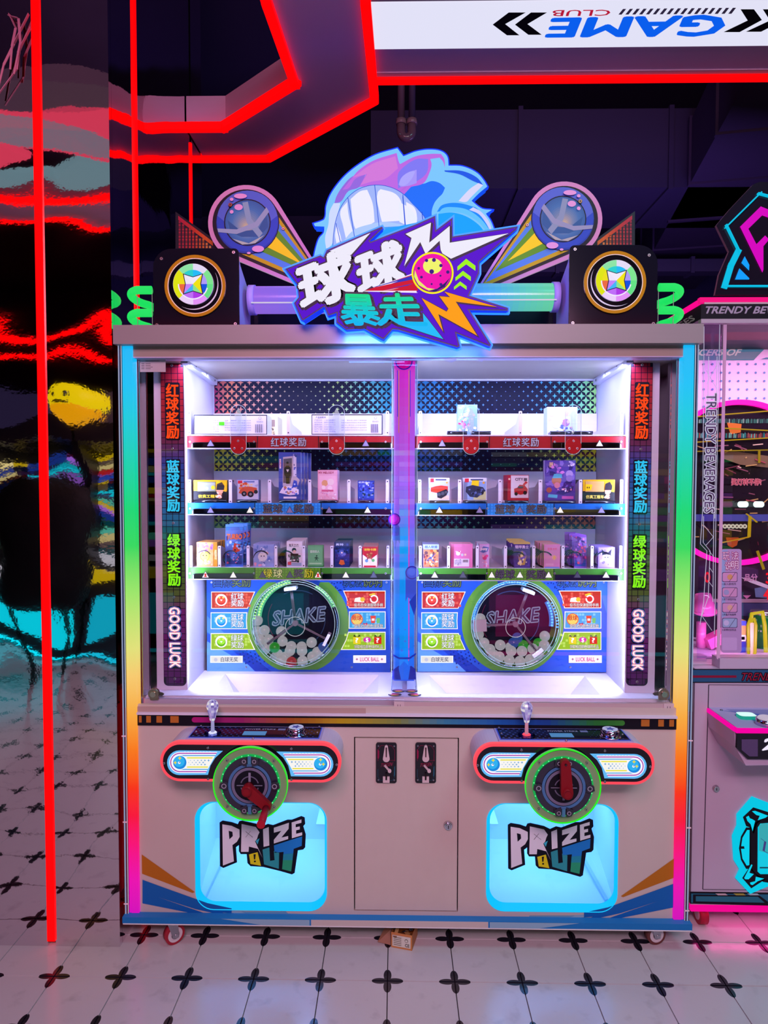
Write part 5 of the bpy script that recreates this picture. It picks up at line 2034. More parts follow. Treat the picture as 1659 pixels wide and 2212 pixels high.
    for rr, yy in ((1.0, YF), (.955, YF), (.985, YF+.03), (.90, YF+.004)):
        m.tube([(c.x+Rd*rr*cos(2*pi*i/64), yy-.001, c.z+Rd*rr*sin(2*pi*i/64)) for i in range(64)], .0013, 6, 'c0e0f4' if side else 'b4c8d0', 'glow' if rr != .955 else 'chrome', closed=True)
    m.build('drum_bowl', pn)
    m = MB()
    angs = (97, 217, -27) if side == 0 else (70, 183, -52)
    for a in angs:
        t = radians(a)
        L = Rd*.80
        p1_ = Vector((c.x+L*cos(t), YF+.014, c.z+L*sin(t)))
        m.tube([(c.x, YF+.014, c.z), p1_], .0055, 8, 'c8ccd8', 'acrylic')
        m.bar((c.x, YF+.014, c.z), p1_, .0095, .006, 'bcbcc8', 'print')
        tt = Vector((-sin(t), 0, cos(t)))
        if not (side == 0 and a == 217):
            m.bar(p1_-tt*.022, p1_+tt*.022, .05, .011, 'd8dcec', 'print')
    m.cyl((c.x, YF+.004, c.z), (c.x, YF+.03, c.z), .0105, .0105, 24, '9a9aac', 'print')
    m.tube([(c.x+.036*cos(2*pi*i/40), YF+.006, c.z-.012+.036*sin(2*pi*i/40)) for i in range(40)], .0012, 6, 'e0e4f4', 'glow', closed=True)
    m.build('drum_spokes', pn)
    # ball-eject bits on the rim
    return c, Rd, YF


dL = drum(0)
dR = drum(1)

# ================================================================== HEADER AND MARQUEE
YH = -.04
ZHa, ZHb = Zp(742, YH), Zp(700.5, YH)
XH = .952
m = MB()
m.box(-XH-.004, XH+.002, YH, .88, ZHa, ZHb, '8a8284', 'paint')
m.box(-XI-.008, XI+.004, 0, .86, ZH0, ZHa, '948c82', 'paint')
m.box(-XI-.008, XI+.004, .0, .06, ZH0-.003, ZH0, 'b8b4d8', 'paint')
hd = m.build('header_beam', pm)
m = MB()
m.box(-XI, XI, -.0012, 0, Zp(745.5, 0), Zp(744, 0), '504850', 'matte')
m.build('header_seam', hd)

S3 = 5.027
MX = 875.3
for side in (0, 1):
    fm = (lambda x: x) if side == 0 else (lambda x: 2*MX-x)
    F_ = lambda pts: [(fm(x), y) for x, y in pts]
    # ---- speaker pod
    x0, x1, z0, z1 = wr(331 if side == 0 else 1229.5, 516.5 if side == 0 else 1420, 537 if side == 0 else 529.5, 699.5 if side == 0 else 693, .02)
    z0 = ZHb+.0005
    pod = MB()
    r4 = [.062, .016, .004, .004] if side == 0 else [.016, .062, .004, .004]
    yb = .215
    pts = wrr(x0+.004, x1-.004, z0, z1-.003, r4, .024)
    pod.prism(pts, (0, .01, 0), 'c8c0e8', 'print')
    # sloped housing behind
    xi = x1-.004 if side == 0 else x0+.004
    xo = x0+.02 if side == 0 else x1-.02
    prof = [(.034, z0), (.034, z1-.02), (.06, z1-.045), (yb, z1-.105), (yb, z0)]
    if side == 0:
        pod.prism([(xi, y, z) for y, z in prof], (-(xi-xo), 0, 0), 'cac4f4', 'print')
    else:
        pod.prism([(xi, y, z) for y, z in prof], ((xo-xi), 0, 0), 'cac4f4', 'print')
    pp = pod.build('speaker_pod', hd)
    m = MB()
    m.prism(wrr(x0, x1, z0, z1, r4, .02), (0, .004, 0), '12121f', 'gloss')
    W_, H_ = x1-x0, z1-z0
    for u, v in (((.1, .875), (.94, .95), (.04, .05), (.955, .06)) if side == 0 else ((.06, .95), (.90, .875), (.045, .06), (.96, .05))):
        screw(m, x0+W_*u, .02, z0+H_*v, .006)
    cc = at(422.6 if side == 0 else 1327, 619 if side == 0 else 611, .02)
    k_ = 2.29/FPX
    C0 = (cc.x, 0, cc.z)
    m.ring(C0, 59*k_, 65.5*k_, .012, .02, 'b8861c', 'gloss', 56)
    m.ring(C0, 57.3*k_, 59*k_, .013, .02, 'f4ecd0', 'print', 56)
    m.disc(C0, 57.3*k_, .018, '0c0b14', 'gloss', 56)
    m.build('pod_face', pp)
    m = MB()
    kc = at(418 if side == 0 else 1330.5, 614.6 if side == 0 else 607, .014)
    C1 = (kc.x, 0, kc.z)
    sgn = 1 if side == 0 else -1
    # crescent highlight
    P_ = []
    for i in range(25):
        a = radians(30-150*i/24)
        P_.append((kc.x+sgn*53*k_*cos(a), .0165, kc.z+53*k_*sin(a)))
    for i in range(25):
        a = radians(-120+150*i/24)
        w__ = 53-3.2*sin(pi*i/24)
        P_.append((kc.x+sgn*w__*k_*cos(a), .0165, kc.z+w__*k_*sin(a)))
    if sgn < 0:
        P_.reverse()
    m.poly(P_[::-1], 'd8e0e8', 'print')
    m.cyl((kc.x, .010, kc.z), (kc.x, .018, kc.z), 43.4*k_, 43.4*k_, 48, 'd0d0e0', 'print')
    outc = ['78e090', 'd4cce8', '7ce09c', 'd8d4ec', 'd6dc18', 'd6dc18', 'e4ccf0', 'e090f0']
    segs = [(0, 45, '7ae08c'), (45, 90, 'dcd6ee'), (90, 135, '88e0a0'), (135, 225, 'd8e010'), (225, 270, 'e4ccf2'), (270, 315, 'dc90f0'), (315, 360, '60dc80')]
    for a0_, a1_, c_ in segs:
        P_ = [(kc.x+43*k_*cos(radians(a0_+(a1_-a0_)*i/8)), .0096, kc.z+43*k_*sin(radians(a0_+(a1_-a0_)*i/8))) for i in range(9)]+[(kc.x, .0096, kc.z)]
        m.poly(P_, c_, 'lit')
    segs = [(0, 50, 'a896f0'), (50, 90, '20b8f0'), (90, 130, '28ccc8'), (130, 180, 'e4dc18'), (180, 225, 'e46840'), (225, 270, 'b86cf0'), (270, 320, 'a838e0'), (320, 360, '1050d8')]
    m.ring(C1, 30*k_, 32.5*k_, .0090, .0094, 'ece4fa', 'lit', 40, radians(180), radians(345))
    for a0_, a1_, c_ in segs:
        P_ = [(kc.x+30*k_*cos(radians(a0_+(a1_-a0_)*i/8)), .0090, kc.z+30*k_*sin(radians(a0_+(a1_-a0_)*i/8))) for i in range(9)]+[(kc.x, .0090, kc.z)]
        m.poly(P_, c_, 'lit')
    star = [(-19.5, 20), (0, 14), (19.5, 20), (15.5, 0), (19.5, -20), (0, -14), (-19.5, -20), (-15.5, 0)]
    so = [(x*1.12, y*1.12) for x, y in star]
    m.poly([(kc.x+x*k_, .0084, kc.z+y*k_) for x, y in so][::-1], '141838', 'print')
    scol = ['e8e4f4', 'e8e4f4', 'e8e010', 'e8e010', '88e088', '40b0f0', 'c080f0', 'e4e0f4']
    for i in range(8):
        a, b = star[i], star[(i+1) % 8]
        m.poly([(kc.x, .0080, kc.z), (kc.x+b[0]*k_, .0080, kc.z+b[1]*k_), (kc.x+a[0]*k_, .0080, kc.z+a[1]*k_)][::-1], scol[i], 'lit')
    m.build('star_badge', pp)

    # ---- glowing cross tube with collar
    yt = .125
    tz = at(900, 647.5 if side == 0 else 643, yt).z
    xa = at(549 if side == 0 else 1195, 640, yt).x
    xe = -.10 if side == 0 else .22
    m = MB()
    N_ = 14
    for i in range(N_):
        t0, t1 = i/N_, (i+1)/N_
        c_ = grad([(0, 'a070f4'), (.5, '8a78ff'), (1, '6a80ff')] if side == 0 else [(0, '70e8b0'), (.35, '66dccc'), (.7, '58c0f0'), (1, '50a8ff')], (t0+t1)/2)
        m.cyl((xa+(xe-xa)*t0, yt, tz), (xa+(xe-xa)*t1, yt, tz), .0465, None, 28, c_, 'glow2', caps=False)
    tb = m.build('light_tube', hd)
    m = MB()
    m.cyl((xa-(.016 if side == 0 else -.016), yt, tz), (xa+(.006 if side == 0 else -.006), yt, tz), .051, .051, 32, 'b0a4f0', 'print')
    m.bar((xa, .074, tz-.022), (xe, .074, tz-.022), .003, .004, 'f0f0ff', 'glow')
    m.build('tube_collar', tb)

    # ---- comet-shaped board with a ball
    Yq_ = .17
    T1 = lambda pts: F_(zm(420, 300, 480)(pts))
    bx, by = 531.4, 481.5 if side == 0 else 474
    dy_ = 0 if side == 0 else -8
    ap = (716, 628+dy_)

    def comet(r, apx, apy):
        # tangent hull of the circle and a point
        dx_, dyy = apx-bx, apy-by
        D = hypot(dx_, dyy)
        th = atan2(dyy, dx_)
        al = math.acos(max(-1, min(1, r/D)))
        P = [(apx, apy)]
        a0_ = th+al
        a1_ = th-al+2*pi
        for i in range(29):
            a = a0_+(a1_-a0_)*i/28
            P.append((bx+r*cos(a), by+r*sin(a)))
        return F_(P)
    m = MB()
    m.px(comet(82, ap[0]+18, ap[1]+26), Yq_, .01, 'c88cb4', 'print', 'e0c0e0', 'glow')
    m.flat(comet(72.5, ap[0]+6, ap[1]+14), Yq_-.0006, '14101c', 'print')
    m.flat(comet(65.5, ap[0]-2, ap[1]+3), Yq_-.0009, 'c0a408', 'print')
    m.flat(comet(57, ap[0]-14, ap[1]-10), Yq_-.0012, '4a88cc', 'print')
    m.flat(comet(43, ap[0]-34, ap[1]-33), Yq_-.0015, '5a9c18', 'print')
    m.flat(comet(26, ap[0]-62, ap[1]-56), Yq_-.0018, 'f4de00', 'print')
    cb = m.build('comet_board', hd)
    m = MB()
    B = lambda ox, oy, r, col, d, mt='print', ry=None: m.flat(F_(circ(bx+ox, by+oy, r, 36, ry=ry)), Yq_-.002-d*.0004, col, mt)
    B(3, -1, 69, '12102c', 0)
    B(3, -1, 67, '1e3c9c', 1)
    B(3, -4, 66, '2848b4', 2)
    m.flat(F_([(bx+3+66*cos(radians(a)), by-4+66*sin(radians(a))) for a in range(190, 351, 10)]+[(bx+45, by+2), (bx+3, by-20), (bx-40, by+2)]), Yq_-.0032, '5068c0', 'print')
    B(3, -1, 50.5, '10102c', 4)
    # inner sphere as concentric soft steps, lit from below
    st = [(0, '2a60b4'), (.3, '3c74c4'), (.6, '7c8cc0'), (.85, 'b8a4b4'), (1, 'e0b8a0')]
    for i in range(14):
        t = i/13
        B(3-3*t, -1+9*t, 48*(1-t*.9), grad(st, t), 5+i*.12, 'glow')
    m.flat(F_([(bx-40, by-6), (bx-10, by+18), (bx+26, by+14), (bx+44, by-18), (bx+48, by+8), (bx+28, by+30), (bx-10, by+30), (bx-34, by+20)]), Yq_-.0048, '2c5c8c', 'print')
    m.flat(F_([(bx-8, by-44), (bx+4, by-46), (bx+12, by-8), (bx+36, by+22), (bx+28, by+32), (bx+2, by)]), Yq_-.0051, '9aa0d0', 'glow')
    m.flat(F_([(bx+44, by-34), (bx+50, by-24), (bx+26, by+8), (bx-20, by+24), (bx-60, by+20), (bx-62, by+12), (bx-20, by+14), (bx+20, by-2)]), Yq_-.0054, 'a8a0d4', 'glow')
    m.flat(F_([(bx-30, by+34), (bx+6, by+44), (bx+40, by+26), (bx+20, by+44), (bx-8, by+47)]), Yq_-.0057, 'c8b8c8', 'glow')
    for ox, oy, rx_, ry_ in ((-12, -58, 14, 5.5), (-31, -51, 4, 3.5), (-16, -34, 9, 6.5), (-31, -24, 4, 4), (26, 56, 13, 7), (6, 65, 4, 2.5)):
        B(ox, oy, rx_, 'dca0cc', 22, 'print', ry_)
    q = at(*F_([(bx-32, by-36)])[0], Yq_)
    screw(m, q.x, Yq_-.011, q.z, .008, 'a06848')
    for p in ((612, 495+dy_),):
        q = at(*F_([p])[0], Yq_)
        screw(m, q.x, Yq_-.002, q.z, .006, 'a08080')
    m.build('ball_emblem', cb)

    # ---- equaliser wing board
    Yw_ = .23
    m = MB()
    wy = 0 if side == 0 else -1
    P_ = [(379, 457+wy), (478, 528+wy), (478, 541+wy), (379, 541+wy)]
    m.px(F_(P_), Yw_, .006, '181422', 'print', '7a5a80', 'print')
    for i in range(10):
        a, b = i/10, (i+1)/10
        xA, xB = 385+75*a, 385+75*b
        f = lambda x: 466+(x-385)*(528-466)/(462-385)*.93+wy
        m.flat(F_([(xA, f(xA)), (xB, f(xB)), (xB, f(xB)+9), (xA, f(xA)+9)]), Yw_-.0006, grad([(0, 'a01838'), (.4, 'b03020'), (1, 'c86818')], a), 'print')
    for i in range(11):
        xA = 386+7.3*i
        top = 482+5.4*i
        y = 536
        j = 0
        while y > top+wy:
            hgt = 5 if j % 3 != 2 else 1.5
            m.flat(F_([(xA, y+wy), (xA+4.2, y+wy), (xA+4.2, y-hgt+wy), (xA, y-hgt+wy)]), Yw_-.0006, grad([(0, '8c1c34'), (.4, 'a83028'), (.75, 'b86420'), (1, 'c0a060')], i/10), 'print')
            y -= hgt+1.4
            j += 1
    for i in range(5):
        q = 0
    wb = m.build('equaliser_board', hd)

    # ---- green light coils on the header ends
    m = MB()
    for j, py_ in enumerate((629.5, 678.5)):
        fy = 0 if side == 0 else -6
        q = at(fm(300), py_+fy, .05)
        zc_ = q.z
        xo_ = at(fm(331), py_, .05).x
        dd = -1 if side == 0 else 1
        rr = .052
        xc_ = xo_+dd*.050
        pts = [(xo_, .035, zc_), (xo_+dd*.02, .035, zc_)]
        for i in range(0, 13):
            t = pi*i/12
            pts.append((xc_+dd*.034*sin(t), .035+rr-rr*cos(t), zc_-.022*i/12))
        pts += [(xo_+dd*.02, .139, zc_-.036), (xo_-dd*.03, .139, zc_-.062)]
        m.tube(pts, .0135, 14, '1ce864', 'net')
    gc = m.build('green_coil', hd)
    m = MB()
    xo_ = at(fm(331), 640, .05).x
    dd = -1 if side == 0 else 1
    for a, b in (((0, .04, ZHb+.004), (0, .04, ZHb+.14)), ((0, .04, ZHb+.14), (dd*.05, .04, ZHb+.14)), ((dd*.05, .04, ZHb+.14), (dd*.05, .04, ZHb+.0))):
        m.bar((xo_+a[0], a[1], a[2]), (xo_+b[0], b[1], b[2]), .002, .002, '90a090', 'print')
    m.build('coil_bracket', gc)

# ------------------------------------------------------------------ round grinning marquee
YM = .10
T1 = zm(420, 300, 480)
T2 = zm(860, 300, 480)
outl = T1([(890, 890), (905, 820), (932, 740), (965, 700), (970, 655), (900, 652), (890, 632), (955, 610), (970, 600), (985, 500), (1012, 425), (1060, 350), (1130, 270), (1230, 190), (1350, 120), (1515, 70), (1560, 130)]) + \
    T2([(60, 122), (130, 95), (240, 80), (330, 96), (366, 130), (376, 200), (480, 205), (590, 255), (640, 310), (666, 355), (605, 405), (548, 462), (600, 505), (630, 522), (700, 530), (655, 558), (690, 610), (722, 690), (600, 820), (300, 900)]) + [(760, 560)]


def smooth(P, lim=52, k=5):
    """round an outline through its points, keeping the sharp corners"""
    n = len(P)
    tan_ = []
    for i in range(n):
        a, b, c = P[i-1], P[i], P[(i+1) % n]
        v1 = (b[0]-a[0], b[1]-a[1])
        v2 = (c[0]-b[0], c[1]-b[1])
        l1, l2 = hypot(*v1) or 1, hypot(*v2) or 1
        cs = (v1[0]*v2[0]+v1[1]*v2[1])/(l1*l2)
        if cs < cos(radians(lim)):
            tan_.append(None)
        else:
            tx, ty = v1[0]/l1+v2[0]/l2, v1[1]/l1+v2[1]/l2
            l = hypot(tx, ty) or 1
            tan_.append((tx/l, ty/l))
    out = []
    for i in range(n):
        a, b = P[i], P[(i+1) % n]
        d = hypot(b[0]-a[0], b[1]-a[1])
        out.append(a)
        if tan_[i] is None and tan_[(i+1) % n] is None or d < 2:
            continue
        u = ((b[0]-a[0])/(d or 1), (b[1]-a[1])/(d or 1))
        t0, t1 = tan_[i] or u, tan_[(i+1) % n] or u
        for j in range(1, k):
            t = j/k
            h0, h1 = 2*t**3-3*t*t+1, -2*t**3+3*t*t
            g0, g1 = (t**3-2*t*t+t)*d, (t**3-t*t)*d
            out.append((a[0]*h0+b[0]*h1+t0[0]*g0+t1[0]*g1, a[1]*h0+b[1]*h1+t0[1]*g0+t1[1]*g1))
    return out


outl = smooth(outl)
m = MB()
m.px(outl, YM, .05, '78c4f4', 'lit', '1450f0', 'lit')
mq = m.build('grin_marquee', hd)
m = MB()
m.px(offset(outl, 2.6), YM+.02, .02, '1038ff', 'lit', '1038ff', 'led')
m.build('blue_halo', mq)
m = MB()
L = lambda pts, col, d, mt='lit': m.flat(smooth(pts), YM-.0006-d*.0004, col, mt) if len(pts) > 2 else None
# blue lower mass and lighter cap
L(T2([(0, 380), (60, 330), (190, 335), (250, 315), (310, 330), (350, 365), (330, 410), (300, 440), (270, 480), (250, 560), (300, 700), (420, 760), (0, 800)])+T1([(1500, 600), (1480, 420), (1600, 380)]), '1f6ef0', 1)
L(T1([(1045, 480), (1060, 430), (1110, 350), (1180, 280), (1280, 260), (1230, 360), (1150, 390), (1090, 470)]), '9068d8', 1)
cap = T1([(1105, 380), (1170, 300), (1220, 240), (1330, 165), (1510, 105), (1530, 180)])+T2([(15, 188), (130, 130), (240, 112), (320, 112), (345, 150), (350, 215), (335, 170), (310, 140), (240, 150), (250, 190), (235, 250), (190, 330), (90, 360), (0, 400)])+T1([(1560, 420), (1480, 370), (1360, 350), (1230, 360), (1280, 265), (1200, 300), (1150, 370)])
L(cap, 'b868dc', 2)
L(T1([(1180, 290), (1330, 185), (1500, 130), (1520, 220), (1420, 300), (1320, 320), (1240, 345), (1290, 262)]), 'cc78d4', 3)
L(T2([(20, 230), (140, 150), (225, 150), (215, 250), (150, 310), (60, 340), (0, 370), (0, 260)]), '7c78ec', 3)
L(T1([(1524, 340), (1540, 300), (1600, 250), (1659, 230), (1659, 330), (1600, 350), (1540, 358)])+T2([(0, 350), (60, 320), (120, 262), (125, 235), (60, 250), (10, 280)])[:0], 'a094f0', 4)
L(T2([(8, 345), (45, 350), (100, 300), (128, 245), (110, 240), (55, 262), (18, 300)]), 'a8a4f4', 5)
L(T1([(1000, 640), (1010, 540), (1040, 480), (1090, 480), (1060, 600), (1030, 780), (985, 830), (975, 740)]), 'c8d8f8', 2)
# teeth dome
dome = [(709+ (760-709)*0, 0)]
dome = T1([(1035, 800), (1040, 720), (1055, 620), (1090, 520), (1150, 435), (1230, 375), (1350, 346), (1470, 365), (1560, 415), (1620, 470), (1659, 520)])+T2([(40, 430), (110, 490), (170, 545), (200, 600), (210, 640), (100, 700)])
dome = T1([(1035, 800), (1040, 720), (1055, 620), (1090, 520), (1150, 435), (1230, 375), (1350, 346), (1470, 365), (1560, 415), (1640, 500)])+T2([(90, 470), (150, 530), (200, 600), (180, 680), (60, 720)])+T1([(1500, 700), (1300, 760)])
L(offset(dome, 1.2), '1c50d0', 6)
L(dome, '9cb4f0', 7)
L(T1([(1090, 540), (1140, 470), (1150, 560), (1190, 720), (1130, 740), (1110, 650)]), 'e4e8fa', 8)
L(T1([(1062, 640), (1090, 720), (1098, 760), (1060, 780), (1050, 720)]), 'e4e8fa', 8)
L(T1([(1165, 450), (1240, 390), (1290, 380), (1330, 480), (1345, 620), (1215, 700), (1190, 640)]), 'e8eaf8', 8)
L(T1([(1368, 400), (1390, 375), (1500, 410), (1540, 460), (1565, 610), (1400, 620), (1385, 560)]), 'e8eaf8', 8)
L(T1([(1580, 470), (1640, 510), (1659, 560), (1659, 660), (1590, 640)])+T2([(80, 520), (130, 570), (140, 620), (60, 650)])[:0], 'e8eaf8', 8)
L(T2([(6, 470), (90, 520), (140, 580), (140, 620), (60, 640), (10, 620)]), 'e4e8fa', 8)
L(T1([(1100, 780), (1190, 680), (1300, 640), (1420, 620), (1560, 640), (1500, 690), (1330, 690), (1200, 740)]), 'a8c8f8', 9)
L(T1([(1140, 770), (1230, 730), (1400, 700), (1560, 680), (1659, 700), (1659, 720), (1300, 800)]), '38a8f4', 10)
for a, b in (((1145, 435), (1195, 730)), ((1346, 346), (1378, 650)), ((1556, 415), (1576, 650)), ((1057, 630), (1090, 770))):
    pa, pb = [at(*q, YM-.0055) for q in T1([a, b])]
    m.bar(pa, pb, .0022, .0006, '1c50d0', 'lit')
for a, b in (((35, 430), (52, 650)), ((178, 545), (186, 620))):
    pa, pb = [at(*q, YM-.0055) for q in T2([a, b])]
    m.bar(pa, pb, .0026, .0006, '1c50d0', 'lit')
# tuft on the right
L(T2([(345, 235), (480, 240), (590, 290), (635, 345), (560, 315), (460, 265), (350, 245)]), '2058e0', 6)
L(T2([(635, 345), (600, 330), (540, 370), (490, 420), (450, 465), (510, 470), (540, 440), (590, 390)]), 'd4d4f0', 6)
L(T2([(290, 545), (320, 500), (380, 480), (460, 480), (540, 500), (590, 520), (620, 570), (660, 620), (690, 680), (640, 640), (560, 570), (470, 540), (380, 530)]), '1888f4', 6)
L(T2([(300, 560), (400, 550), (500, 575), (600, 640), (650, 700), (560, 720), (410, 740), (300, 680)]), '12a0f8', 7)
L(T2([(300, 560), (400, 545), (500, 560), (600, 620), (670, 690), (690, 690), (620, 600), (520, 530), (420, 510), (330, 520)]), '60c0fa', 8)
L(T2([(560, 510), (620, 545), (680, 620), (700, 680), (690, 690), (650, 620), (600, 560), (530, 530)]), 'c8ccf4', 9)
m.build('marquee_print', mq)

# ------------------------------------------------------------------ jagged name sign
YL = -.125
sign = [(616.8, 580.7), (692, 551.7), (699, 556), (706.5, 540), (776, 510), (825, 489.5), (827, 493), (799, 520), (801, 522), (900, 484), (939.6, 466.4), (942, 497), (977, 470.7), (977.5, 511), (1118, 489), (1116, 495), (1035, 566), (1035, 590), (1013, 638.5),
        (1097, 665), (1097, 671), (1014, 670), (1060, 744), (1058, 748), (986, 720), (993, 748), (988, 750), (860, 712), (848, 711), (829, 732.5), (824, 731), (786, 709), (748, 712), (727, 696), (727, 676), (709, 682), (701, 662), (655, 692), (651, 690), (635.6, 654.5), (645.7, 642), (643, 615)]
m = MB()
m.px(sign, YL, .05, '16104a', 'glow', '1438f0', 'lit')
sg = m.build('name_sign', hd)
m = MB()
m.px(offset([(x, y+1.2) for x, y in sign], 4.6), YL+.03, .022, '2484ff', 'led', '1450ff', 'hot')
m.px(offset([(x, y+1.2) for x, y in sign], 1.6), YL+.022, .006, '1030ff', 'led')
m.build('blue_halo', sg)
m = MB()
L = lambda pts, col, d, mt='lit': m.flat(pts, YL-.0006-d*.0004, col, mt)
L(offset(sign, -2.6), '5410c8', 1)


def ctext(txt, tl, tr, br, bl, col, bold, d, mt='lit'):
    m.text(txt, quad(tl, tr, br, bl, YL-.0006-d*.0004), col, mt, bold)


def shadowed(txt, q, col, b, thick=.05):
    for ox, oy in ((3, 3), (1.5, 1.5), (0, 0)):
        ctext(txt, *[(x+ox, y+oy) for x, y in q], '120a34', thick, 3, 'print')
    ctext(txt, *q, col, b, 5)


# two large white characters
shadowed('球', ((641, 578), (752, 534), (766, 636), (655, 672)), 'e6e8f4', .045, .075)
shadowed('球', ((768, 552), (864, 514), (872, 610), (778, 640)), 'e6e8f4', .045, .075)
for P_ in ([(742, 548), (712, 534+8), (800, 503), (768, 540), (758, 551)], [(640, 580), (688, 568), (688, 580), (650, 590)]):
    L([(x+2.5, y+2.5) for x, y in P_], '120a34', 4, 'print')
    L(P_, 'e6e8f4', 6)
zig = T2([(55, 710), (245, 625), (232, 775), (385, 650), (385, 775), (825, 705), (395, 895), (330, 855), (318, 830), (310, 760), (205, 860), (165, 770), (45, 950), (100, 740)])
L([(x+3, y+3) for x, y in offset(zig, 1.8)], '120a34', 4, 'print')
L(offset(zig, 1.6), '120a34', 5, 'print')
L(zig, 'e6e8f4', 6)
# teal characters
for c_, q in (('暴', ((738, 636), (806, 638), (824, 704), (738, 700))), ('走', ((822, 636), (894, 634), (924, 704), (816, 702)))):
    for ox, oy in ((3, 3), (0, 0)):
        ctext(c_, *[(x+ox, y+oy) for x, y in q], '0e0a34', .085, 7, 'print')
    vs, fs, (gw, gh) = glyphs(c_)
    fn = quad(*q, YL-.0006-9*.0004)
    for k in range(9):
        dx, dy = ((.028*cos(2*pi*k/8)/gw, .028*sin(2*pi*k/8)/gh) if k < 8 else (0, 0))
        n = m.add([fn(u+dx, v+dy) for u, v in vs])
        for f in fs:
            vm = sum(vs[i][1] for i in f)/len(f)
            m.face([n+i for i in f], grad([(0, '18b4f0'), (.4, '14c4d8'), (1, '20d888')], max(0, min(1, vm))), 'lit')
L(T2([(0, 1385), (0, 1330), (60, 1370), (190, 1372), (185, 1300), (338, 1495)]), '1cb8f4', 9)
L(offset(T2([(0, 1385), (0, 1330), (60, 1370), (190, 1372), (185, 1300), (338, 1495)]), 2.0), '0e0a34', 8, 'print')
# orange bolt
bolt = T2([(175, 1188), (362, 1290), (376, 1268), (308, 1175), (388, 1182), (345, 1140), (740, 1255), (430, 1215), (592, 1470), (300, 1308), (336, 1438)])
L([(x+2.5, y+2.5) for x, y in offset(bolt, 1.6)], '120a34', 8, 'print')
L(offset(bolt, 1.6), '120a34', 9, 'print')
L(bolt, 'fc9c0c', 10)
# red and blue speed streaks
L(T1([(1262, 1140), (1640, 1000), (1660, 1150)])+[(903, 632)], 'e8e0f4', 7)
L([(787, 628), (895, 592), (903, 628)], 'c81430', 8)
L([(800, 622), (893, 595), (895, 603)], '2c34b8', 9)
L([(812, 620), (860, 607), (845, 613)], 'f0e8f8', 10)
L([(830, 626), (893, 612), (880, 617)], '2c34b8', 9)
L([(822, 629), (862, 622), (850, 625)], 'f0e8f8', 10)
# magenta ball
bx, by = 934.4, 589.6
Bc = lambda ox, oy, r, col, d, ry=None: L(circ(bx+ox, by+oy, r, 40, ry=ry), col, d)
Bc(0, 0, 45.5, 'f0e818', 11)
Bc(0, 0, 41.5, '38187c', 12)
Bc(0, -1, 40.5, 'e80ca8', 13)
L([(bx-38, by-6), (bx-30, by+16), (bx-12, by+32), (bx+10, by+36), (bx-8, by+38), (bx-30, by+26), (bx-40, by+8)], 'e0e868', 14)
L([(bx+38, by+10), (bx+26, by+30), (bx+6, by+40), (bx-8, by+38), (bx+10, by+34), (bx+26, by+22)], '28146c', 14)
Bc(0, -15, 20.5, 'e8f068', 14, 17)
for ox, oy, r in ((-13, -27, 3.5), (3, -28, 4.2), (18, -16, 3.6), (-2, -3, 5), (33, -2, 3.6), (17, 6, 2.2), (-24, 9, 3), (-2, 24, 2.2), (18, 25, 3.4), (-30, -10, 3)):
    Bc(ox, oy, r, '38187c', 15)
for (x, y, s_) in ((1007, 572, 1.0), (1000, 596, .85), (994, 617, .7)):
    L([(x-19*s_, y+4*s_), (x, y-13*s_), (x+20*s_, y+2*s_), (x+20*s_, y+13*s_), (x, y-1*s_), (x-19*s_, y+13*s_)], '9cf018', 11)
m.build('sign_print', sg)
m = MB()
for x in (-.2, .1):
    m.box(x-.01, x+.01, YL+.05, YM+.005, ZHb+.10, ZHb+.12, '303040', 'matte')
    m.box(x-.012, x+.012, YM+.045, YM+.06, ZHb, ZHb+.3, '303040', 'matte')
m.build('sign_bracket', sg)
# low rear fascia behind the tubes
m = MB()
m.box(at(549, 690, .25).x, at(1195, 690, .25).x, .25, .26, ZHb, ZHb+.15, '14122c', 'print')
m.build('rear_fascia', hd)

# ================================================================== BALLS
def ball_set(pts, zf, c, side):
    name = 'left' if side == 0 else 'right'
    proto_ = {}
    info = {'w': ('f4f2fc', 'white plastic ball heaped in the %s drum' % name, 'white balls in the %s drum' % name),
            'r': ('d8141c', 'single red plastic ball at the bottom of the left drum', None)}
    for (x, y, k, lay) in pts:
        if k == 'g' or k == 'b':
            pass
        px_, py_ = zf([(x, y)])[0]
        Yb_ = (.268, .303)[lay]
        q = at(px_, py_, Yb_)
        col = {'w': 'f4f2fc', 'r': 'd8101c', 'g': '38c838', 'b': '3c68d0'}[k]
        if k not in proto_:
            m = MB()
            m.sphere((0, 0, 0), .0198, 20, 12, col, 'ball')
            o = m.build('plastic_ball', None, loc=(0, 0, 0))
            proto_[k] = o
        else:
            o = proto_[k].copy()
            COL.objects.link(o)
            for kk in ('label', 'group'):
                if kk in o:
                    del o[kk]
        o.location = q
        yield o, k, (x, y)


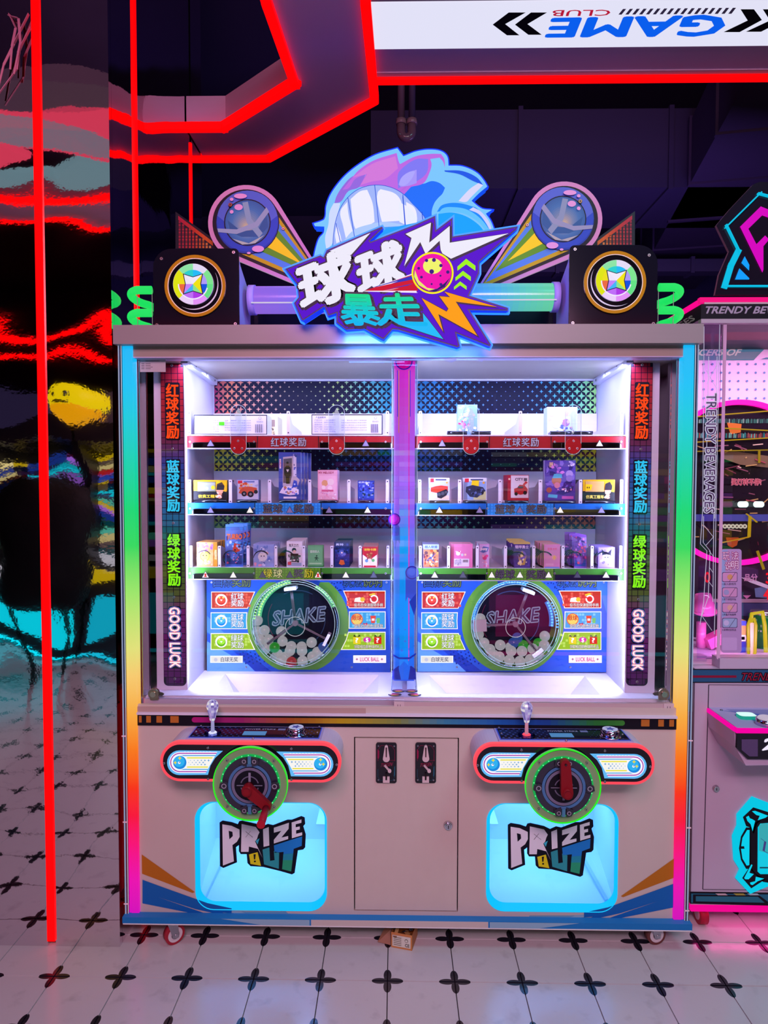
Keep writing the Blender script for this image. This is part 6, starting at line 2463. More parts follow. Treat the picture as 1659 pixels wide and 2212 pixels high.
BL = [(488, 388, 'w', 1), (487, 478, 'w', 1), (545, 470, 'w', 0), (510, 552, 'w', 0), (580, 545, 'w', 1), (560, 612, 'w', 1), (685, 478, 'w', 1), (695, 560, 'w', 1), (630, 612, 'g', 0), (768, 602, 'w', 1), (757, 640, 'w', 0),
      (855, 606, 'w', 1), (858, 640, 'w', 0), (938, 570, 'w', 0), (1035, 610, 'b', 1), (985, 650, 'w', 1), (655, 668, 'w', 1), (683, 716, 'w', 0), (770, 733, 'r', 0), (862, 724, 'w', 0), (945, 688, 'w', 0), (720, 690, 'w', 1)]
def ball_labels(items, name):
    whites = [(o, p) for o, k, p in items if k == 'w']
    ys = sorted(p[1] for o, p in whites)
    t1, t2 = ys[len(ys)//3], ys[2*len(ys)//3]
    layers = {'top': [], 'middle': [], 'bottom': []}
    for o, p in whites:
        layers['top' if p[1] < t1 else 'middle' if p[1] < t2 else 'bottom'].append((p[0], o))
    for ln_, L_ in layers.items():
        L_.sort(key=lambda q: q[0])
        for i, (_, o) in enumerate(L_):
            nth = 'leftmost' if i == 0 else ('rightmost' if i == len(L_)-1 else (['', 'second', 'third', 'fourth', 'fifth', 'sixth', 'seventh', 'eighth'][i]+' from the left'))
            tag(o, 'white plastic ball, %s in the %s layer of the %s drum' % (nth, ln_, name), 'ball', 'white balls in the %s drum' % name)


items = list(ball_set(BL, zm(430, 1240, 430), dL, 0))
ball_labels(items, 'left')
for o, k, p in items:
    if k != 'w':
        tag(o, {'r': 'red plastic ball at the bottom of the left drum',
                'g': 'green plastic ball among the white ones in the left drum', 'b': 'blue plastic ball at the right edge of the left drum'}[k], 'ball')
BR = [(622, 855, 'w', 0), (590, 922, 'w', 1), (608, 988, 'w', 1), (655, 1062, 'w', 1), (705, 1117, 'w', 0), (792, 1080, 'w', 0), (785, 1180, 'w', 0), (740, 1165, 'w', 1), (885, 1130, 'w', 0), (880, 1098, 'w', 1), (870, 1208, 'w', 0),
      (938, 1018, 'b', 1), (905, 1062, 'b', 1), (988, 1082, 'g', 1), (978, 1132, 'w', 0), (960, 1218, 'w', 0), (1048, 1202, 'w', 0), (1070, 1112, 'w', 0), (1118, 1066, 'g', 1), (1172, 1004, 'w', 1), (1168, 1082, 'w', 0), (1118, 1158, 'w', 1), (1172, 1142, 'g', 1)]
seen = {}
items = list(ball_set(BR, zm(880, 1120, 420), dR, 1))
ball_labels(items, 'right')
for o, k, p in items:
    i = seen.get(k, 0)
    seen[k] = i+1
    if k == 'b':
        tag(o, ('topmost blue plastic ball in the right drum', 'lower blue plastic ball half behind white ones in the right drum')[i], 'ball')
    elif k == 'g':
        tag(o, ('green plastic ball left of centre in the right drum pile', 'green plastic ball resting below the right spoke of the right drum', 'green plastic ball lowest at the right edge of the right drum')[i], 'ball')


# ================================================================== PRIZES
def prize(name, label, cat, rect, row, side, depth, body, art, Y=None, skew=0.0, n=0, gap=.012, group=None, tilt=0.0, bag=False, stand=True, jitter=.002, lean=0.0, z_base=None, dx=0.0):
    """a boxed or bagged prize; art is drawn in unit coordinates of its front"""
    px0, px1, py0, py1 = rect
    Y = YS+.012 if Y is None else Y
    x0, x1, z0, z1 = wr(px0, px1, py0, py1, Y)
    base = SZ[(side, row)]+(.012 if (row == 1 and stand) else .0006)
    if z_base is not None:
        base = z_base
    h = z1-base
    w = x1-x0
    xc = (x0+x1)/2
    m = MB()

    def U(u, v, d=0.0):
        # bag fronts bulge in the middle
        b_ = .0035*sin(pi*u)*sin(pi*v) if bag else 0
        return Vector((xc-w/2+w*u, Y-d-b_+lean*v, base+h*v+tilt*w*(u-.5)*0))
    if bag:
        nu, nv = 6, 8
        f = [[U(i/nu, j/nv) for i in range(nu+1)] for j in range(nv+1)]
        n0 = m.add([p for r_ in f for p in r_])
        n1 = m.add([p+Vector((0, depth*sin(pi*min(1, max(0, i/nu)))*sin(pi*j/nv)+.0012, 0)) for j, r_ in enumerate(f) for i, p in enumerate(r_)])
        for j in range(nv):
            for i in range(nu):
                a = n0+j*(nu+1)+i
                m.face((a, a+1, a+nu+2, a+nu+1), body, 'foil', True)
                a = n1+j*(nu+1)+i
                m.face((a, a+nu+1, a+nu+2, a+1), body, 'foil', True)
    else:
        m.prism([U(0, 0), U(1, 0), U(1, 1), U(0, 1)], (0, depth, 0), body[0] if isinstance(body, tuple) else body, 'print', body[1] if isinstance(body, tuple) else None)
    d = .0004
    for a in art:
        k = a[0]
        d += .00012
        if k == 'r':
            _, u0, v0, u1, v1, c = a
            m.poly([U(u0, v0, d), U(u1, v0, d), U(u1, v1, d), U(u0, v1, d)], c, 'print')
        elif k == 'c':
            _, u, v, r, c = a
            rv = r*w/h
            m.poly([U(u+r*cos(t), v+rv*sin(t), d) for t in [2*pi*i/14 for i in range(14)]], c, 'print')
        elif k == 'p':
            m.poly([U(u, v, d) for u, v in a[1]], a[2], 'print')
        elif k == 't':
            _, txt, u0, v0, u1, v1, c = a[:7]
            m.text(txt, lambda u, v: U(u0+(u1-u0)*u, v0+(v1-v0)*v, d), c, 'print', a[7] if len(a) > 7 else .02)
        elif k == 'n':   # scatter of small shapes
            _, seed, cnt_, u0, v0, u1, v1, cs, sz = a
            r_ = random.Random(seed)
            for i in range(cnt_):
                u, v = r_.uniform(u0, u1), r_.uniform(v0, v1)
                s1, s2 = sz*r_.uniform(.5, 1.4), sz*r_.uniform(.5, 1.4)*w/h
                an = r_.uniform(0, pi)
                dd_ = d+i*.00001
                pts_ = []
                for q in range(5):
                    t = an+2*pi*q/5
                    rr_ = r_.uniform(.5, 1)
                    pts_.append((min(.98, max(.02, u+s1*rr_*cos(t))), min(.98, max(.02, v+s2*rr_*sin(t)))))
                m.poly([U(p, q, dd_) for p, q in pts_], r_.choice(cs), 'print')
    o = m.build(name, None, label, cat, group if n else None)
    if tilt:
        o.rotation_euler = (0, tilt, 0)
    if skew:
        o.rotation_euler = (0, 0, skew)
    r_ = random.Random(int(px0*7+row))
    for i in range(n):
        c = o.copy()
        COL.objects.link(c)
        c.location = o.location+Vector((r_.uniform(-jitter, jitter)+dx*(i+1), (i+1)*gap, 0))
        c['label'] = '%s from the front in the line of %s' % (ORD[i], group)
        if group:
            c['group'] = group
        c.rotation_euler = (0, o.rotation_euler.y*.5+r_.uniform(-.01, .01), o.rotation_euler.z*.5)
    if row == 1 and stand:
        mm = MB()
        mm.box(x0+w*.05, x1-w*.02, Y-.006, Y+.06, SZ[(side, row)]+.0004, SZ[(side, row)]+.011, '181620', 'gloss')
        mm.tube([(x0+w*.04, Y-.007, SZ[(side, row)]+.007), (x1-w*.01, Y-.007, SZ[(side, row)]+.007)], .0052, 8, '14121a', 'gloss')
        mm.build('pusher_tray', shelf_of[(side, row)])
    return o


ORD = ['second', 'third', 'fourth', 'fifth', 'sixth', 'seventh', 'eighth', 'ninth', 'tenth', 'eleventh']


shelf_of = {}
names = [o for o in pm.children if o.name.startswith('shelf')]
names.sort(key=lambda o: o.name)
k = 0
for row in range(3):
    for side in range(2):
        shelf_of[(side, row)] = names[k]
        k += 1

# ---- top shelves
long_art = [('r', .01, .04, .99, .95, 'd8d4e8'), ('t', '产品说明书', .06, .80, .20, .90, '505868', .02)]
for i in range(6):
    long_art.append(('t', ('产品名称：儿童玩具套装', '执行标准：国家玩具安全', '适用年龄：三岁以上儿童', '生产日期：见包装盒上方', '生产厂家：玩具有限公司', '地址：广东省汕头市澄海')[i], .04, .68-.11*i, .34, .745-.11*i, '606070', 0))
    if i < 5:
        long_art.append(('t', ('注意：请在成人看护下使用玩具', '包装袋请及时丢弃以免发生危险', '请勿将小零件放入口中避免窒息', '使用前请仔细阅读本产品的说明', '本产品图片仅供参考以实物为准')[i], .42, .68-.12*i, .78, .735-.12*i, '606070', 0))
for i in range(12):
    long_art.append(('r', .84+.009*i, .10, .84+.009*i+(.003 if i % 3 else .006), .52, '303038'))
long_art += [('t', '安全标志', .86, .60, .95, .68, '505868', 0), ('c', .905, .83, .02, '606878'), ('c', .905, .83, .016, 'd8d4e8')]
prize('long_box', 'long white box lying flat on the upper left shelf with a small green sticker', 'box', (419, 577, 896, 936), 0, 0, .09, ('20202c', 'c8c8d4'), long_art+[('r', .345, .46, .42, .64, '50d820')], Y=YS+.01)
prize('cream_box', 'cream coloured box standing behind the long box with the green sticker', 'box', (570, 600, 900, 938), 0, 0, .10, ('e0d8a8', 'd0c898'), [('r', .2, .5, .8, .85, '98887c'), ('n', 5, 12, .2, .1, .9, .45, ['706858', 'a09070'], .08)], Y=YS+.11)
prize('long_box', 'long white box without a sticker lying flat beside the centre pillar', 'box', (673, 826, 895, 936), 0, 0, .09, ('20202c', 'c8c8d4'), long_art, Y=YS+.01)
holo = ['a8d8f0', 'd8c8f0', 'f0c8e0', 'c0f0e8', 'ffffff']
prize('acrylic_box', 'tall pale blue box with pink blossom print on the upper right shelf', 'box', (989, 1031, 874, 934), 0, 1, .05, ('90b8e4', 'a8c8ec'), [('n', 11, 40, .05, .05, .95, .95, holo, .10), ('n', 12, 14, .08, .2, .6, .5, ['e080b0', 'f0a8c8', 'c83870'], .09)], Y=YS+.05)
prize('gift_box', 'square white box with pastel balloons print on the upper right shelf', 'box', (1182, 1247, 879, 934), 0, 1, .06, ('d4ecf4', 'b8c8f0'), [('n', 21, 26, .05, .45, .95, .95, ['c0e8f0', 'f0c8dc', 'e4f0f8', 'd8c0f0'], .09), ('c', .62, .45, .13, 'b080d8'), ('c', .30, .40, .14, 'f0f0fa'), ('r', .05, .05, .95, .16, 'f0e8c8'), ('n', 22, 12, .3, .1, .9, .4, ['6070c0', 'e07090', 'f0d060'], .06)], Y=YS+.05)
for (a, b) in ((966, 1009), (1018, 1060), (1188, 1234), (1238, 1280)):
    x0, x1, z0, z1 = wr(a, b, 932, 941, YS+.012)
    mm = MB()
    mm.box(x0, x1, YS+.010, YS+.045, SZ[(1, 0)]+.0004, SZ[(1, 0)]+.010, '1a1826', 'gloss')
    mm.tube([(x0, YS+.010, SZ[(1, 0)]+.008), (x1, YS+.010, SZ[(1, 0)]+.008)], .006, 8, '14121c', 'gloss')
    mm.build('pusher_tray', shelf_of[(1, 0)])

# ---- middle shelves
truck = [('r', .0, .0, 1, .45, '1c1a20'), ('p', [(.12, .42), (.66, .42), (.66, .92), (.12, .92)], '6c6c50'), ('r', .14, .46, .64, .88, '8a9088'),
         ('t', '仿真工程车', .14, .10, .74, .26, 'e8c828', .02), ('p', [(.68, .5), (.98, .4), (.98, .95), (.68, .95)], 'e0b018')]


def toy(c1, c2):
    return [('c', .24, .58, .06, '283028'), ('c', .40, .58, .06, '283028'), ('r', .2, .6, .58, .70, c1), ('r', .22, .70, .36, .82, c2)]


mascot = [('c', .78, .45, .10, 'd89878'), ('p', [(.68, .5), (.70, .8), (.84, .9), (.92, .7), (.90, .5)], '282028'), ('c', .78, .2, .08, 'c88868'), ('n', 31, 6, .7, .1, .88, .4, ['e8d0c0', 'f0f0f0', '402830'], .05)]
prize('toy_truck_box', 'yellow and black window box with a toy truck on the left middle shelf', 'box', (418, 491, 1037, 1083), 1, 0, .10, ('c8a018', '2a2820'), truck+[('c', .26, .58, .045, 'a8d8d0'), ('c', .40, .58, .045, 'a8d8d0'), ('c', .58, .62, .06, 'e0c020')]+mascot)
car = lambda c: [('r', .03, .03, .97, .97, 'c8d4f0'), ('r', .05, .80, .25, .95, 'd03048'), ('r', .3, .86, .8, .93, '5878c0'), ('n', 41, 10, .2, .5, .9, .8, ['a8b8e0', '90a8d8', 'e8d0a0'], .10),
                 ('p', [(.08, .34), (.2, .62), (.55, .66), (.9, .6), (.92, .4), (.5, .2)], c), ('c', .33, .30, .12, '181820'), ('c', .62, .28, .14, '181820'), ('c', .86, .40, .09, '181820'), ('c', .33, .30, .05, '808088'), ('c', .62, .28, .06, '808088'), ('n', 42, 8, .1, .55, .5, .8, [c, 'e07030'], .08)]
prize('brick_car_box', 'small blue box with an orange toy racer, left middle shelf', 'box', (510, 557, 1036, 1075), 1, 0, .07, ('7088c8', '90a0d8'), car('c85030'), skew=.10)
fig = [('r', .02, .02, .98, .98, '3c54b0'), ('p', [(.18, .30), (.2, .9), (.64, .92), (.68, .55), (.95, .42), (.8, .22), (.5, .16)], 'b8b4c8'), ('p', [(.20, .36), (.22, .86), (.60, .88), (.60, .52), (.52, .34)], '585464'),
       ('c', .40, .78, .055, '141c18'), ('p', [(.25, .66), (.34, .72), (.47, .72), (.56, .64), (.54, .5), (.50, .50), (.47, .34), (.34, .34), (.31, .5), (.26, .52)], '18221c'), ('p', [(.34, .64), (.47, .64), (.41, .58)], 'd8dcd8'),
       ('r', .04, .66, .11, .86, 'e8e0f0'), ('t', '声光', .05, .7, .10, .84, 'c02040', .02), ('r', .66, .5, .80, .96, 'd0d4f0'), ('n', 51, 8, .67, .52, .79, .95, ['2848c0', '304890'], .05),
       ('p', [(.03, .15), (.2, .28), (.5, .30), (.9, .22), (.9, .12), (.5, .10)], 'e4e0f8'), ('n', 52, 16, .2, .12, .8, .26, ['a060c8', '4870d8', 'ffffff', 'c08858'], .07), ('p', [(.60, .26), (.68, .42), (.82, .40), (.86, .28)], '2c4cc0'), ('c', .72, .33, .04, 'a8c8f0'), ('r', .22, .03, .8, .07, 'e8e8f4')]
prize('action_figure_pack', 'tall blue window pack with a dark hero figure, left middle shelf', 'toy pack', (602, 650, 977, 1076), 1, 0, .018, ('4058b8', 'c8d0f0'), fig, n=3, gap=.024, group='figure packs on the left middle shelf', jitter=.0, dx=.009)
mel = [('r', .02, .02, .98, .98, 'e8b4cc'), ('t', 'MY MELODY', .05, .87, .82, .94, 'a01c48', .03), ('r', .08, .16, .92, .80, 'f0c0d4'), ('c', .36, .56, .16, 'e0a878'), ('c', .66, .60, .17, 'f0d8d8'), ('c', .30, .42, .10, 'fae8ea'), ('c', .62, .40, .12, 'f8e0e8'), ('n', 61, 14, .1, .1, .9, .34, ['f4ecf4', 'e090b0', 'd8a0c8'], .06), ('r', .2, .28, .8, .34, 'd86890'), ('n', 62, 8, .1, .03, .9, .14, ['f0f0f8', 'e8a0b8'], .05)]
prize('pink_box', 'tall pink box with a MY MELODY heading, left middle shelf', 'box', (687, 730, 1015, 1075), 1, 0, .05, ('d890b0', 'e8b8d0'), mel, skew=-.06)
prize('blue_robot_box', 'small dark blue box with robot print next to the centre pillar', 'box', (772, 808, 1038, 1075), 1, 0, .05, ('28388c', '4050a0'), [('r', .03, .03, .97, .97, '2c3ca0'), ('n', 71, 34, .05, .05, .95, .9, ['101c50', '8898d8', '5068c0', 'c8d0f0', '181830'], .09), ('t', '机甲战士', .05, .86, .75, .95, 'd0d8f0', .02)], skew=.05)
prize('brick_car_box', 'white box with a red tracked vehicle, first from the centre pillar', 'box', (926, 971, 1032, 1075), 1, 1, .06, ('d0d8ec', 'b0b8d8'), [('r', .03, .03, .97, .97, 'a8b8e0'), ('r', .03, .03, .97, .22, 'c8b49c'), ('r', .0, .84, 1, 1, 'e4e4f0'), ('r', .08, .80, .25, .97, 'd02840'), ('r', .32, .88, .85, .94, '303868'), ('p', [(.1, .38), (.1, .56), (.3, .62), (.6, .66), (.92, .62), (.92, .4), (.5, .3)], 'c83420'), ('p', [(.42, .12), (.40, .34), (.85, .50), (.94, .38), (.85, .22), (.6, .08)], '181c28'), ('c', .50, .26, .08, '484c58'), ('c', .68, .30, .08, '484c58'), ('c', .84, .36, .06, '484c58'), ('t', '六合一', .01, .2, .07, .7, '303868', 0), ('c', .87, .78, .05, 'e0a830')])
prize('brick_car_box', 'white box with a yellow-cabbed tractor, second from the centre pillar', 'box', (1001, 1052, 1032, 1075), 1, 1, .06, ('c8d4ec', 'a8b4d8'), [('r', .03, .03, .97, .97, '88a8d8'), ('r', .45, .03, .97, .4, 'c0c890'), ('r', .0, .84, 1, 1, 'd8e0f0'), ('r', .08, .80, .25, .97, 'd02840'), ('r', .32, .88, .85, .94, '303868'), ('p', [(.35, .66), (.38, .88), (.68, .88), (.66, .62)], 'e8d018'), ('p', [(.12, .38), (.14, .60), (.4, .68), (.85, .58), (.95, .42), (.6, .12), (.3, .16)], '283048'), ('n', 81, 12, .2, .2, .85, .5, ['101828', '5868a0', '384878'], .08), ('c', .87, .78, .05, 'e0a830')], skew=-.05)
prize('red_city_box', 'red and white CITY box with a red toy jeep, right middle shelf', 'box', (1094, 1141, 1026, 1075), 1, 1, .055, ('a82438', 'b83048'), [('r', .0, .0, .14, 1, 'a82438'), ('r', .15, .10, .98, .98, 'd8d0dc'), ('t', 'CITY', .35, .78, .72, .88, '302838', .03), ('r', .76, .76, .92, .88, '58505c'), ('p', [(.32, .30), (.30, .46), (.45, .50), (.56, .62), (.8, .60), (.95, .44), (.92, .28), (.6, .22)], 'b01c28'), ('c', .40, .26, .08, '181418'), ('c', .82, .30, .09, '181418'), ('p', [(.7, .62), (.85, .76), (.95, .7), (.8, .60)], 'c02030'), ('r', .48, .48, .72, .56, '384048'), ('r', .0, .0, 1, .09, 'a82438'), ('c', .07, .84, .05, 'e0c8b0')], skew=.12)
prize('purple_album', 'large purple blind-box album with a cartoon fox print, right middle shelf', 'box', (1177, 1243, 994, 1076), 1, 1, .03, ('4c3ca0', 'b8a8e0'), [('r', .02, .02, .98, .98, '5444a8'), ('n', 91, 20, .05, .3, .95, .95, ['6858c0', '3c2c88', '8070d0', '302470'], .12), ('c', .80, .66, .12, 'a898d8'), ('c', .80, .55, .11, '8878c8'), ('c', .38, .50, .16, 'b87860'), ('p', [(.24, .55), (.30, .66), (.55, .66), (.56, .56)], '50b0d0'), ('c', .40, .38, .10, 'c88098'), ('c', .14, .26, .09, 'a05848'), ('p', [(.35, .18), (.6, .32), (.95, .36), (.9, .24), (.6, .14)], '302c70'), ('n', 92, 10, .4, .2, .9, .34, ['e8a0c0', 'd8d0f0', '6098e0'], .04), ('p', [(.10, .08), (.12, .16), (.42, .14), (.40, .06)], '58b8d8'), ('r', .56, .04, .94, .11, 'c060b8'), ('t', '萌宠奇遇', .14, .82, .26, .95, 'e8c8a0', .03), ('n', 93, 10, .72, .86, .96, .96, ['d8d0f0', 'b0a0e0'], .05), ('n', 94, 8, .2, .7, .6, .92, ['d080d8', '9060c8'], .07)])
prize('toy_truck_box', 'yellow and black window box with a toy truck, far right middle shelf', 'box', (1259, 1328, 1036, 1083), 1, 1, .10, ('c8a018', '2a2820'), [('r', .0, .0, 1, .45, '1c1a20'), ('r', .08, .42, .66, .92, 'c0985c'), ('p', [(.68, .5), (.98, .4), (.98, .95), (.68, .95)], 'e0b018'), ('p', [(.08, .46), (.08, .78), (.30, .76), (.26, .5)], 'e8c010'), ('r', .12, .58, .15, .66, '302818'), ('r', .18, .58, .21, .66, '302818'), ('t', '仿真工程车', .10, .10, .66, .26, 'e8d860', .02)]+mascot)

# ---- bottom shelves: packs in rows
prize('gold_card_pack', 'gold card pack with a round yellow face at the left end of the bottom shelf', 'card pack', (425, 469, 1171, 1223), 2, 0, .010, ('c89858', 'a87840'), [('r', .03, .03, .80, .97, 'd8a868'), ('n', 101, 20, .05, .6, .75, .95, ['a878b8', 'e8d098', '9860a0'], .09), ('c', .40, .42, .24, 'd8c030'), ('c', .40, .42, .20, 'e8dc60'), ('c', .32, .46, .03, '403018'), ('c', .48, .46, .03, '403018'), ('n', 102, 14, .05, .05, .75, .25, ['c8a8a0', 'e8c8a0'], .08), ('r', .82, .0, 1, 1, 'c08828'), ('t', '惊喜', .86, .3, .97, .7, 'f0e0a0', .02)], n=6, gap=.016, group='gold card packs', skew=.05)
prize('blue_racer_bag', 'tall blue foil bag with a racing car print on the left bottom shelf', 'bag', (486, 525, 1133, 1225), 2, 0, .010, '2c60c0', [('r', .04, .84, .96, .93, '4088e0'), ('p', [(.05, .72), (.95, .80), (.95, .64), (.06, .62)], '202858'), ('t', 'TURBO', .08, .65, .92, .77, 'e87838', .04), ('n', 111, 16, .1, .4, .9, .62, ['4898e8', '90b8f0', '1c2c60', 'c0d0f0'], .1), ('p', [(.42, .40), (.5, .56), (.85, .52), (.82, .38), (.6, .34)], 'c04030'), ('c', .55, .40, .05, '181828'), ('r', .08, .06, .92, .32, '283878'), ('n', 112, 20, .1, .08, .9, .3, ['8098e0', 'c06080', '182048'], .07), ('r', .0, .94, 1, 1, '60a0f0')], bag=True, n=2, gap=.055, group='blue racer bags', lean=.012, jitter=.001, dx=.001)
wh = lambda s, c1, c2: [('r', .04, .04, .96, .96, c1), ('n', s, 16, .06, .4, .94, .95, c2, .1), ('c', .45, .45, .22, 'e0ecf8'), ('c', .39, .48, .03, '283858'), ('c', .52, .48, .03, '283858'), ('n', s+1, 12, .06, .05, .94, .35, c2, .09)]
prize('clear_figure_pack', 'clear pack with a pale blue cartoon print, third slot of the left bottom shelf', 'card pack', (547, 592, 1176, 1223), 2, 0, .008, ('98a8e0', 'b8c0e8'), wh(121, '90a8e0', ['c8d8f8', '6888d0', 'e0a0b8', '5070c0']), n=7, gap=.02, group='clear figure packs', jitter=.003)
prize('white_anime_pack', 'white pack with a dark-haired cartoon swordsman on the left bottom shelf', 'card pack', (619, 653, 1169, 1223), 2, 0, .008, ('e0e4f4', 'c0a0a0'), [('r', .05, .66, .95, .95, 'e8ecf8'), ('t', '鬼灭之刃', .15, .78, .75, .90, '403858', .02), ('c', .48, .66, .14, '201c30'), ('c', .50, .60, .10, 'e8c8c0'), ('p', [(.2, .2), (.25, .52), (.75, .52), (.8, .2)], '20242c'), ('n', 131, 16, .15, .2, .85, .5, ['306050', '181820', 'e8e8f0', '508878'], .1), ('r', .05, .04, .95, .17, '98b0d0'), ('r', .08, .08, .3, .2, 'd05060')], n=8, gap=.02, group='white swordsman packs')
prize('green_card_pack', 'pale green card pack with a small gymnast figure on the left bottom shelf', 'card pack', (665, 698, 1178, 1224), 2, 0, .006, ('68b078', '50a060'), [('r', .05, .08, .95, .92, '70b880'), ('r', .0, .0, 1, .07, '388848'), ('t', '运动达人', .15, .66, .75, .78, 'd8f0d8', .02), ('c', .58, .52, .05, '285038'), ('p', [(.4, .42), (.56, .48), (.75, .40), (.6, .40), (.70, .25), (.56, .36), (.45, .26), (.52, .40)], '285038'), ('r', .1, .14, .9, .2, 'a8d8a8')], n=1, gap=.012, group='green card packs')
prize('dark_blue_cards', 'dark blue card box with a glowing galaxy print on the left bottom shelf', 'card box', (722, 755, 1171, 1223), 2, 0, .012, ('1c2860', '20306c'), [('r', .03, .03, .97, .97, '1c2c68'), ('c', .5, .58, .30, '28408c'), ('c', .5, .58, .18, '5868b0'), ('c', .5, .58, .06, 'f0d8c8'), ('n', 141, 20, .05, .3, .95, .95, ['304898', '101840', '6878c0'], .1), ('p', [(.3, .14), (.4, .3), (.62, .28), (.7, .12), (.5, .08)], 'c86028'), ('t', '奥特', .1, .86, .6, .95, 'c0d0f0', .02)], n=8, gap=.02, group='dark blue card boxes')
prize('red_card_box', 'red and white card box with cartoon animals beside the centre pillar', 'card box', (783, 815, 1181, 1223), 2, 0, .012, ('b82430', 'e0d4d8'), [('p', [(.02, .02), (.98, .02), (.98, .62), (.62, .42), (.38, .42), (.02, .62)], 'f0e8ec'), ('t', '宠物卡牌', .1, .80, .92, .92, 'e8c838', .03), ('c', .5, .52, .12, 'a86838'), ('c', .28, .32, .11, '6098d8'), ('c', .72, .34, .11, '60b868'), ('c', .5, .24, .10, 'e8e0e8'), ('n', 151, 10, .3, .4, .7, .72, ['8a4828', 'c08850'], .08), ('r', .1, .0, .9, .09, 'c02838')], n=8, gap=.02, group='red card boxes')
prize('battle_card_box', 'card box with fighting heroes print, first of the right bottom shelf', 'card box', (914, 948, 1176, 1223), 2, 1, .012, ('6878b0', '7868a0'), [('r', .0, .80, 1, 1, '98b0d8'), ('t', '超人联盟', .1, .84, .9, .95, '305088', .03), ('r', .02, .02, .98, .78, 'c07850'), ('n', 161, 34, .04, .04, .96, .78, ['d89858', '304070', 'a04828', 'e8d0a8', '503040'], .12), ('p', [(.2, .3), (.5, .5), (.85, .66), (.6, .44), (.8, .2), (.45, .38)], '384c80')], n=6, gap=.018, group='battle card boxes')
prize('pink_sticker_box', 'wide pink sticker box with a white barcode label, right bottom shelf', 'box', (974, 1021, 1175, 1222), 2, 1, .010, ('d878a8', 'e8b0c8'), [('r', .02, .02, .98, .98, 'd878ac'), ('c', .33, .60, .10, 'f4ecf4'), ('c', .24, .68, .03, 'f4ecf4'), ('c', .42, .68, .03, 'f4ecf4'), ('c', .52, .54, .06, 'c8d0f0'), ('c', .66, .55, .05, 'e8c8a8'), ('c', .38, .68, .03, 'c02850'), ('r', .14, .05, .84, .38, 'e4dcec'), ('n', 171, 12, .18, .1, .5, .34, ['a098b0', 'b8b0c0'], .03)]+[('r', .55+.025*i, .22, .55+.025*i+.012, .34, '403848') for i in range(10)]+[('r', .16, .3-.05*i, .48, .315-.05*i, '8880a0') for i in range(4)], n=5, gap=.016, group='pink sticker boxes')
prize('pony_card_box', 'narrow pink and lilac card box with a curly-maned pony shape', 'card box', (1035, 1057, 1175, 1223), 2, 1, .012, ('c890c8', 'b8d8d8'), [('r', .03, .03, .97, .97, 'c8a8dc'), ('p', [(.05, .68), (.4, .9), (.95, .86), (.8, .68), (.4, .62)], '5870b8'), ('t', 'pony', .15, .70, .8, .82, 'f4f0fa', .04), ('c', .55, .42, .22, 'd84888'), ('c', .40, .50, .13, 'f0a0c8'), ('c', .62, .24, .16, 'e0a0cc'), ('c', .75, .5, .14, 'e05098'), ('n', 181, 8, .1, .05, .9, .3, ['e878b0', 'f0d0e8'], .1)], n=6, gap=.018, group='pony card boxes')
prize('black_gold_bag', 'black and purple foil pack with a gold armoured hero on the right bottom shelf', 'bag', (1110, 1146, 1172, 1225), 2, 1, .006, '3c2880', [('r', .06, .06, .94, .92, '4c3898'), ('t', '铠甲勇士', .1, .76, .9, .88, 'd8c8f0', .03), ('c', .5, .5, .26, '7868c0'), ('p', [(.35, .1), (.28, .4), (.42, .56), (.5, .68), (.58, .56), (.76, .46), (.66, .12)], 'b8a050'), ('n', 191, 16, .2, .1, .8, .6, ['e8d898', '403020', 'f0e8c0', '605090'], .09), ('r', .0, .93, 1, 1, 'c0b060')], bag=True, n=9, gap=.02, group='black and gold packs', lean=.01, jitter=.004)
prize('pink_blossom_cards', 'pink card pack with a hexagon emblem in the middle of the right bottom shelf', 'card pack', (1175, 1210, 1176, 1223), 2, 1, .008, ('d890c8', 'c8c860'), [('r', .04, .04, .96, .96, 'd898cc'), ('t', '百变卡片', .22, .76, .8, .86, 'e85890', .02), ('c', .64, .44, .15, 'e8c8a0'), ('c', .64, .44, .12, 'dca8d0'), ('p', [(.54, .44), (.64, .54), (.74, .44), (.64, .34)], 'e8c878'), ('r', .1, .1, .6, .2, 'e0b0d8'), ('r', .04, .0, .96, .05, '7090d8')], n=9, gap=.018, group='pink hexagon packs')
prize('purple_foil_bag', 'tall purple foil bag with a winged figure on the right bottom shelf', 'bag', (1240, 1268, 1156, 1224), 2, 1, .008, '6838b0', [('n', 201, 40, .05, .3, .95, .95, ['a05ce0', '3c1c78', 'd080e0', '502890', 'c84880'], .12), ('c', .45, .72, .12, 'd89078'), ('c', .5, .5, .14, 'b04080'), ('r', .08, .06, .92, .26, '3050a8'), ('c', .35, .16, .10, 'c04868'), ('r', .0, .94, 1, 1, '7848c0')], bag=True, n=3, gap=.03, group='purple foil bags', lean=.01, jitter=.002, stand=False)
prize('purple_foil_bag', 'purple foil bag leaning beside the winged-figure bag on the right bottom shelf', 'bag', (1222, 1246, 1150, 1222), 2, 1, .008, '5c30a8', [('n', 202, 40, .05, .1, .95, .95, ['a05ce0', '3c1c78', 'd080e0', '502890', '2c3c98'], .12)], Y=YS+.075, bag=True, lean=.02)
